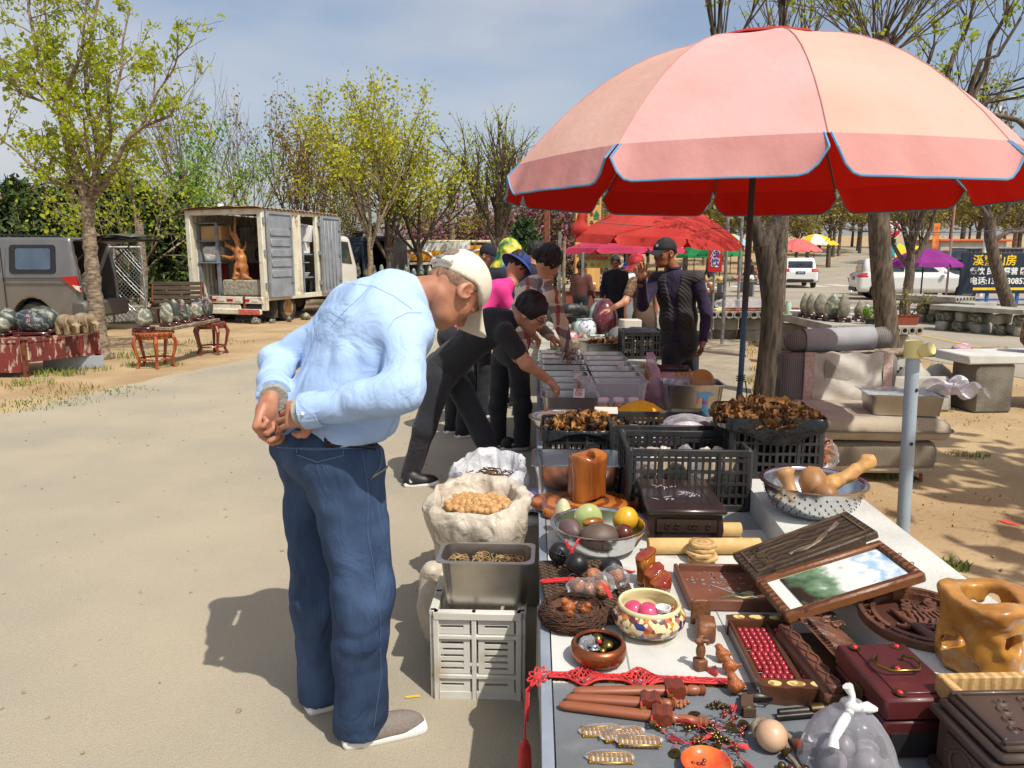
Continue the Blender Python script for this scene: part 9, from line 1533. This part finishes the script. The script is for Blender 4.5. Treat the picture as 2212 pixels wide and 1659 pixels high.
stitch('side_seam',tr_m,[(781,975),(794,1052),(794,1151),(811,1255),(820,1332),(822,1461),(807,1570)],.001,m_seam);stitch('waist_seam',tr_m,[(600,966),(680,972),(781,968)],.0022,m_seam);stitch('back_pocket',tr_m,[(643,968),(742,970),(741,984),(686,998),(642,982),(643,968)],.002,m_seam);stitch('front_pocket',tr_m,[(820,966),(824,990),(818,1012),(798,1036)],.0025,m_seam);stitch('key_cord',tr_m,[(832,975),(838,997),(830,1012),(802,1030)],.004,mat('cord_olive',(130,132,100),ro=.8),.006)
stitch('yoke_seam',sh_m,[(744,612),(805,618),(850,640),(890,668)],.0007,m_seams);stitch('back_pleat',sh_m,[(802,618),(770,650),(740,678),(715,708)],.0008,m_seams);stitch('armhole_seam',sh_m,[(838,712),(852,690),(880,676),(910,676)],.0007,m_seams)
m_blks=mat('black_tee',(26,26,29),(34,34,37),sc=9,ro=.9,sh=.1,cr=(7,.5,.03));m_blkt=mat('black_trousers',(29,30,35),(38,38,43),sc=8,ro=.9,sh=.1,cr=(6,.5,.03));Y=5.0
m_sneak=mat('sneaker_black',(24,24,25),(200,198,194),sc=16,ro=.5,lo=.62,hi=.66)
J=dict(P=A(962,792,5.05),C=A(1050,712,5.02),N=A(1105,690,5.0),H=A(1146,676,4.97),SR=A(1092,722,4.84),SL=A(1080,692,5.18),ER=A(1137,785,4.82),WR=A(1186,822,4.9),EL=A(1120,770,5.2),WL=A(1150,800,5.2),TR=A(950,822,4.95),TL=A(985,818,5.15),KR=A(917,925,4.92),KL=A(1042,935,5.05),AR=A(884,1030,4.98),AL=A(1078,1030,4.95))
def hd_y(o,h):h('hair',hairm(-.015,.014,.08,.004),m_hair);face(h);gl=h('glasses',join([tube([(.108,s*.034+.024*math.cos(t),.0+.018*math.sin(t))for t in np.linspace(0,6.283,16,endpoint=False)],.0025,5,closed=True)for s in(-1,1)]+[tube([(.108,-.01,.002),(.108,.01,.002)],.002,4)]+[tube([(.105,s*.058,.006),(.05,s*.082,.012),(-.01,s*.088,.006)],.0025,4)for s in(-1,1)]),m_blk)
person('young man in black clothes and glasses bending over the steel pans',J,m_blks,m_blkt,m_skin2,(.92,-.4),32,.013,.55,.005,1.02,hd_y,None,[(G(872,1052)+Vector((.24,.05,0)),G(872,1052),m_solew,m_sneak),(Vector((.03,4.9,0)),Vector((-.2,4.85,0)),m_solew,m_sneak)],[hand_at(J['WR'],(.75,.05,-.65),(0,0,-1),curl=38,thumb=.4,h=.006)],seed=11)
def plaid():
 m,n,l,b=nodes('plaid_shirt');t=n.new('ShaderNodeTexCoord');s=n.new('ShaderNodeSeparateXYZ');nz_=n.new('ShaderNodeTexNoise');nz_.inputs['Scale'].default_value=5;l.new(t.outputs['Object'],nz_.inputs[0]);mxv=n.new('ShaderNodeMixRGB');mxv.inputs[0].default_value=.12;l.new(t.outputs['Object'],mxv.inputs[1]);l.new(nz_.outputs['Color'],mxv.inputs[2]);l.new(mxv.outputs[0],s.inputs[0]);base=None
 for i,(axn,per,wd,col,off)in enumerate([(2,.17,.34,(112,98,98),0),(0,.21,.2,(96,86,96),.05),(0,.21,.12,(150,40,42),.13),(2,.17,.06,(222,206,190),.1),(0,.21,.05,(226,216,206),.02)]):
  ad=n.new('ShaderNodeMath');ad.operation='ADD';ad.inputs[1].default_value=off+10;l.new(s.outputs[axn],ad.inputs[0]);dv=n.new('ShaderNodeMath');dv.operation='DIVIDE';dv.inputs[1].default_value=per;l.new(ad.outputs[0],dv.inputs[0]);fr_=n.new('ShaderNodeMath');fr_.operation='FRACT';l.new(dv.outputs[0],fr_.inputs[0]);lt_=n.new('ShaderNodeMath');lt_.operation='LESS_THAN';lt_.inputs[1].default_value=wd;l.new(fr_.outputs[0],lt_.inputs[0]);ml=n.new('ShaderNodeMath');ml.operation='MULTIPLY';ml.inputs[1].default_value=.85;l.new(lt_.outputs[0],ml.inputs[0])
  mx_=n.new('ShaderNodeMixRGB');l.new(ml.outputs[0],mx_.inputs[0]);mx_.inputs[2].default_value=(*lin(col),1)
  if base is None:mx_.inputs[1].default_value=(*lin((212,190,168)),1)
  else:l.new(base,mx_.inputs[1])
  base=mx_.outputs[0]
 l.new(base,b.inputs['Base Color']);b.inputs['Roughness'].default_value=.85;return m
Y=5.9;J=dict(P=A(1105,745,5.95),C=A(1150,645,5.92),N=A(1180,602,5.9),H=A(1184,566,5.9),SR=A(1192,640,5.72),SL=A(1130,628,6.1),ER=A(1212,700,5.75),WR=A(1228,752,5.8),EL=A(1150,690,6.15),WL=A(1190,728,6.15),TR=A(1120,775,5.85),TL=A(1085,770,6.05),KR=A(1128,880,5.85),KL=A(1075,880,6.0),AR=A(1128,990,5.85),AL=A(1078,985,5.95))
def hd_w(o,h):h('hair',hairm(-.075,.014,.075,.008),m_hair);h('hair_bun',ico(.05,14,10).t((-.115,.02,-.01)),m_hair);h('butterfly_clip',join([ext([(0,0),(.02,.025),(.03,.01),(.02,-.005),(.03,-.02),(.012,-.02)],.004).t(rot=(R(90),0,R(90)+s*.5)).t((-.125,.05,.05))for s in(-1,1)]),m_dkbr);h('headband',tube([(.02,.098*math.cos(a),.04+.10*math.sin(a))for a in np.linspace(.1,3.04,20)],.003,5),m_gold);face(h)
person('woman in a beige plaid shirt with a butterfly clip reaching over the pans',J,plaid(),m_blkt,m_skin2,(.75,.55),38,.015,1.0,.007,.98,hd_w,None,[(Vector((.13,5.9,0)),Vector((-.09,5.85,0)),m_solew,m_sneak),(Vector((-.0,6.0,0)),Vector((-.2,5.95,0)),m_solew,m_sneak)],[hand_at(J['WR'],(.3,-.1,-.9),(-1,0,0),curl=30,h=.006),hand_at(J['WL'],(.8,-.1,-.5),(0,0,-1),True,curl=25,h=.006)],seed=21)
p=A(1228,762,5.75);o=thing('clear_tub','clear plastic box of brown dried shreds held by the woman','tub',(p.x,5.78,p.z-.075),R(-4));obj('tub',panm(.17,.12,.11,.012,.008),m_film,o,smooth=50);obj('shreds',twigs(140,.14,.1,.085,.05,.003,5).t((0,0,.01)),m_root,o,kind='stuff')
def bend(label,uh,vh,y,top,bot,head,fh=(.8,.5),pitch=30,skin=m_skin2,res=.022,lean=.28,seed=30,hz=1.55):
 """shopper leaning to the right over the table: built from the head down"""
 Hh=Vector(A(uh,vh,y));f=Vector((fh[0],fh[1],0)).normalized();r=Vector((f.y,-f.x,0));N_=Hh-f*.05-Vector((0,0,.14));C_=N_-f*lean*.45-Vector((0,0,.14));P_=Vector((C_.x,C_.y,0))-f*lean*.75+Vector((0,0,min(.97,C_.z-.3)))
 Jx=dict(P=P_,C=C_,N=N_,H=Hh,SR=C_+r*.17+Vector((0,0,.06)),SL=C_-r*.17+Vector((0,0,.06)))
 for s,q in(('R',1),('L',-1)):Jx['E'+s]=Jx['S'+s]+f*.1+r*q*.04-Vector((0,0,.27));Jx['W'+s]=Jx['E'+s]+f*.2-Vector((0,0,.12));Jx['T'+s]=P_+r*q*.09-Vector((0,0,.07));Jx['K'+s]=Vector((P_.x,P_.y,.5))+r*q*.1+f*.04;Jx['A'+s]=Vector((P_.x,P_.y,.1))+r*q*.1+f*.0
 return person(label,Jx,top,bot,skin,fh,pitch,res,1.0,.008,.98,head,None,[(Jx['A'+s]*1+f*.18-Vector((0,0,.1)),Jx['A'+s]-f*.07-Vector((0,0,.1)),m_solew,m_blks)for s in 'RL'],[hand_at(Jx['W'+s],f*.7-Vector((0,0,.7)),(0,0,-1),s=='L',curl=25,h=.009)for s in 'RL'],seed=seed)
m_pinkt=mat('pink_top',(226,58,138),(214,46,126),sc=5,ro=.8);m_blueh=mat('hat_blue',(44,62,130),(36,52,114),sc=5,ro=.8);m_navy=mat('navy_cloth',(28,32,46),(20,24,36),sc=6,ro=.9)
def hd_hat(o,h):h('hair',hairm(-.06,.01,.06),m_hair);ht=h('hat',sdf(lambda P:smax(ell(P,(-.002,0,.04),(.11,.095,.1)),.03-P[...,2],.006),(-.14,-.12,0),(.14,.12,.16),.009),m_blueh);h('hat_brim',thick(lathe([(.09,.04),(.13,.02),(.165,-.015)],28,False),(0,0,-.004)),m_blueh,ht);face(h)
def scarfm():
 m,n,l,b=nodes('scarf_print');t=n.new('ShaderNodeTexCoord');nz_=n.new('ShaderNodeTexNoise');nz_.inputs['Scale'].default_value=7;l.new(t.outputs['Object'],nz_.inputs[0]);rp=n.new('ShaderNodeValToRGB');e=rp.color_ramp.elements;e[0].position=.35;e[0].color=(*lin((30,60,130)),1);e[1].position=.68;e[1].color=(*lin((230,220,170)),1)
 for q,c in((.43,(40,100,50)),(.5,(130,150,40)),(.56,(226,190,40))):k=e.new(q);k.color=(*lin(c),1)
 l.new(nz_.outputs[0],rp.inputs[0]);l.new(rp.outputs[0],b.inputs['Base Color']);b.inputs['Roughness'].default_value=.5;return m
sm_=scarfm()
def hd_scarf(o,h):h('scarf',sdf(lambda P:np.maximum(su([ell(P,(-.015,0,.03),(.125,.105,.125)),cap(P,(-.03,0,-.05),(-.05,0,-.2),.09,.11)],.06)+.006*vn(P,30,2),-ell(P,(.12,0,-.02),(.08,.062,.095))),(-.2,-.17,-.3),(.15,.17,.2),.01),sm_);face(h)
def hd_cap(mt_):
 def f(o,h):h('hair',hairm(-.05,.004,.03),m_hair);c,b=capm();cp=h('cap',c,mt_);h('brim',b,mt_,cp);face(h)
 return f
def hd_hair(o,h):h('hair',hairm(-.04,.01,.07),m_hair);face(h)
bend('person in a bright pink top and blue sun hat behind the shoppers',1118,573,6.75,m_pinkt,m_blkt,hd_hat,(.8,.55),45,lean=.5,seed=31);bend('person wearing a yellow green headscarf among the shoppers',1102,548,7.4,m_navy,m_blkt,hd_scarf,(.8,.5),20,seed=32);bend('old man in a navy cap and black jacket looking down',1053,552,8.6,m_blks,m_blkt,hd_cap(m_navy),(.85,-.3),28,m_skin,lean=.15,seed=33);bend('dark haired person half hidden behind the woman in plaid',1160,548,7.9,m_navy,m_blkt,hd_hair,(.7,.6),15,seed=34)
m_vest=mat('vest_quilted',(50,46,46),(44,41,41),ro=.75,wave=('BANDS',16,3,1,'DIAGONAL'),bu=.35);m_purpj=mat('jumper_purple',(44,28,62),(34,21,50),sc=8,ro=.9,sh=.1,cr=(7,.5,.03));m_capb=mat('cap_black',(20,20,22),(27,27,29),sc=12,ro=.85)
VYY=6.75;J=dict(P=A(1468,742,VYY),C=A(1462,635,VYY),N=A(1455,580,VYY),H=A(1436,547,VYY-.02),SR=A(1417,605,VYY+.08),SL=A(1505,603,VYY-.12),ER=A(1388,660,VYY-.06),WR=A(1386,603,VYY-.2),EL=A(1527,680,VYY-.16),WL=A(1518,738,VYY-.24),TR=A(1450,762,VYY-.05),TL=A(1488,762,VYY+.06),KR=A(1452,850,VYY-.06),KL=A(1490,850,VYY+.05),AR=A(1455,925,VYY),AL=A(1492,925,VYY+.08))
def hd_v(o,h):h('hair',hairm(-.05,.004,.02),m_hair);c,b=capm(True);cp=h('cap',c,m_capb);h('brim',b,m_capb,cp);h('badge',cyl(.014,.003,n=14).t(rot=(0,R(75),R(15))).t((.1,.02,.075)),m_silv,cp);face(h)
o,put,J,ax=person('vendor in a black cap and quilted vest raising one hand',J,m_purpj,m_blkt,m_skind,(-.85,-.5),5,.015,1.0,.006,1.02,hd_v,None,[(Vector(J['A'+s]if s!='x' else 0)*1+Vector((-.17,-.08,-Vector(J['A'+s]).z+.06)),Vector(J['A'+s])+Vector((.07,.03,-Vector(J['A'+s]).z+.06)),m_blks,m_blks)for s in 'RL'],[hand_at(J['WR'],(.08,-.05,1),(-.6,-.8,0),curl=14,thumb=-.3,spread=1.25,h=.006),hand_at(J['WL'],(-.1,0,-1),(-1,0,0),True,curl=22,h=.006)],seed=41)
la,fw,up=ax;up=Vector(up);fw2=Vector((-.45,-.89,0)).normalized();C_=Vector(J['C']);P_=Vector(J['P'])
def vest(P):
 d=su([ellm(P,P_+up*.02,(.185,.145,.15),ax),ellm(P,(P_+C_)/2,(.18,.142,.2),ax),ellm(P,C_,(.192,.142,.18),ax),cap(P,J['SR'],J['SL'],.078)],.06);d=smax(d,-plane(P,P_-up*.05,up),.012);d=np.maximum(d,-su([ell(P,C_+up*.16+fw2*.14,(.08,.08,.14)),cap(P,C_+fw2*.17,P_+fw2*.18-up*.2,.055,.075)],.05));return np.maximum(d,-np.minimum(cap(P,Vector(J['SR']).lerp(J['ER'],.2),J['ER'],.072),cap(P,Vector(J['SL']).lerp(J['EL'],.2),J['EL'],.072)))
lo,hi=bbox([P_,C_,J['SR'],J['SL']],.18);put('vest',sdf(vest,lo,hi,.014),m_vest);put('shirt_collar',tube([Vector(J['N'])+Vector((.062*math.cos(t),.058*math.sin(t),.02+.02*math.sin(t)))for t in np.linspace(0,6.283,20,endpoint=False)],.014,6,closed=True),m_purpj)
m_flor=mat('floral_sleeve',(120,96,60),(60,44,36),sc=26,ro=.8,c3=(190,110,80),sc3=40,a3=.8);m_apr=mat('apron_brown',(84,64,50),(70,52,40),sc=5,ro=.85);WY=9.9
J=dict(P=A(1392,690,WY),C=A(1388,628,WY),N=A(1382,592,WY),H=A(1376,569,WY),SR=A(1368,610,WY-.15),SL=A(1410,605,WY+.12),ER=A(1350,652,WY-.28),WR=A(1318,668,WY-.32),EL=A(1420,640,WY+.1),WL=A(1415,680,WY),TR=A(1385,700,WY-.08),TL=A(1405,700,WY+.08),KR=A(1388,755,WY-.06),KL=A(1408,755,WY+.06),AR=A(1390,800,WY),AL=A(1410,800,WY+.1))
o,put,J,ax=person('woman in a red cap and brown apron reaching across the table',J,m_flor,m_blkt,m_skin2,(-.85,-.35),30,.02,.62,.006,1.0,hd_cap(mat('cap_red',(196,58,60),(180,46,50),sc=6,ro=.8)),None,None,[hand_at(J['WR'],(-.95,-.1,-.25),(0,.1,-1),curl=12,h=.008)],seed=51);put('apron',sdf(lambda P:smax(su([ellm(P,Vector(J['P']),(.19,.15,.22),ax),ellm(P,Vector(J['C']),(.19,.14,.16),ax)],.08),plane(P,Vector(J['C'])+Vector((0,0,.1)),(0,0,1)),.02),*bbox([J['P'],J['C']],.25),.025),m_apr)
def stand(label,uh,vh,y,top,bot,head,fh,skin=m_skind,seed=60):
 Hh=Vector(A(uh,vh,y));gz=GR(Hh.x,y);hz=Hh.z-gz;k=hz/1.58;f=Vector((fh[0],fh[1],0)).normalized();r=Vector((f.y,-f.x,0));P_=Vector((Hh.x,y,gz));u=Vector((0,0,1));Jx=dict(P=P_+u*.95*k,C=P_+u*1.25*k,N=P_+u*1.42*k,H=Hh)
 for s,q in(('R',1),('L',-1)):Jx['S'+s]=P_+r*q*.17+u*1.36*k;Jx['E'+s]=Jx['S'+s]+r*q*.06+f*.02-u*.28*k;Jx['W'+s]=Jx['E'+s]+f*.12-u*.2*k;Jx['T'+s]=P_+r*q*.09+u*.88*k;Jx['K'+s]=P_+r*q*.1+u*.48*k;Jx['A'+s]=P_+r*q*.1+u*.1
 return person(label,Jx,top,bot,skin,fh,8,.035,1.0,.006,1.0,head,None,[(Jx['A'+s]+f*.18-u*.1,Jx['A'+s]-f*.07-u*.1,m_blks,m_blks)for s in 'RL'],[hand_at(Jx['W'+s],f*.3-u,r*(-1 if s=='R' else 1),s=='L',curl=20,h=.012)for s in 'RL'],seed=seed)
stand('man in a long navy coat standing at the far stall',1330,568,13.7,m_navy,m_blkt,hd_hair,(-.2,-1));stand('person in a white shirt and blue hat behind the woman in the apron',1356,578,15.6,mat('white_cloth',(206,208,212),ro=.8),m_navy,hd_hat,(-.3,.9),m_skin2);stand('person in a brown red jacket in the shade by the brick stall',1256,578,14.6,mat('brown_red_cloth',(98,58,50),ro=.85),m_blkt,hd_hair,(.5,.6));stand('dark dressed person at the far green umbrella stall',1537,556,31,m_navy,m_blkt,hd_hair,(-.5,.5));stand('stooping person in dark clothes between pole and forked trunk',1620,566,33,m_blks,m_blkt,hd_hair,(-.6,-.4));stand('person in a red top under the salmon umbrella',1668,552,43,mat('red_top',(176,56,46),ro=.8),m_navy,hd_hair,(.2,-1))
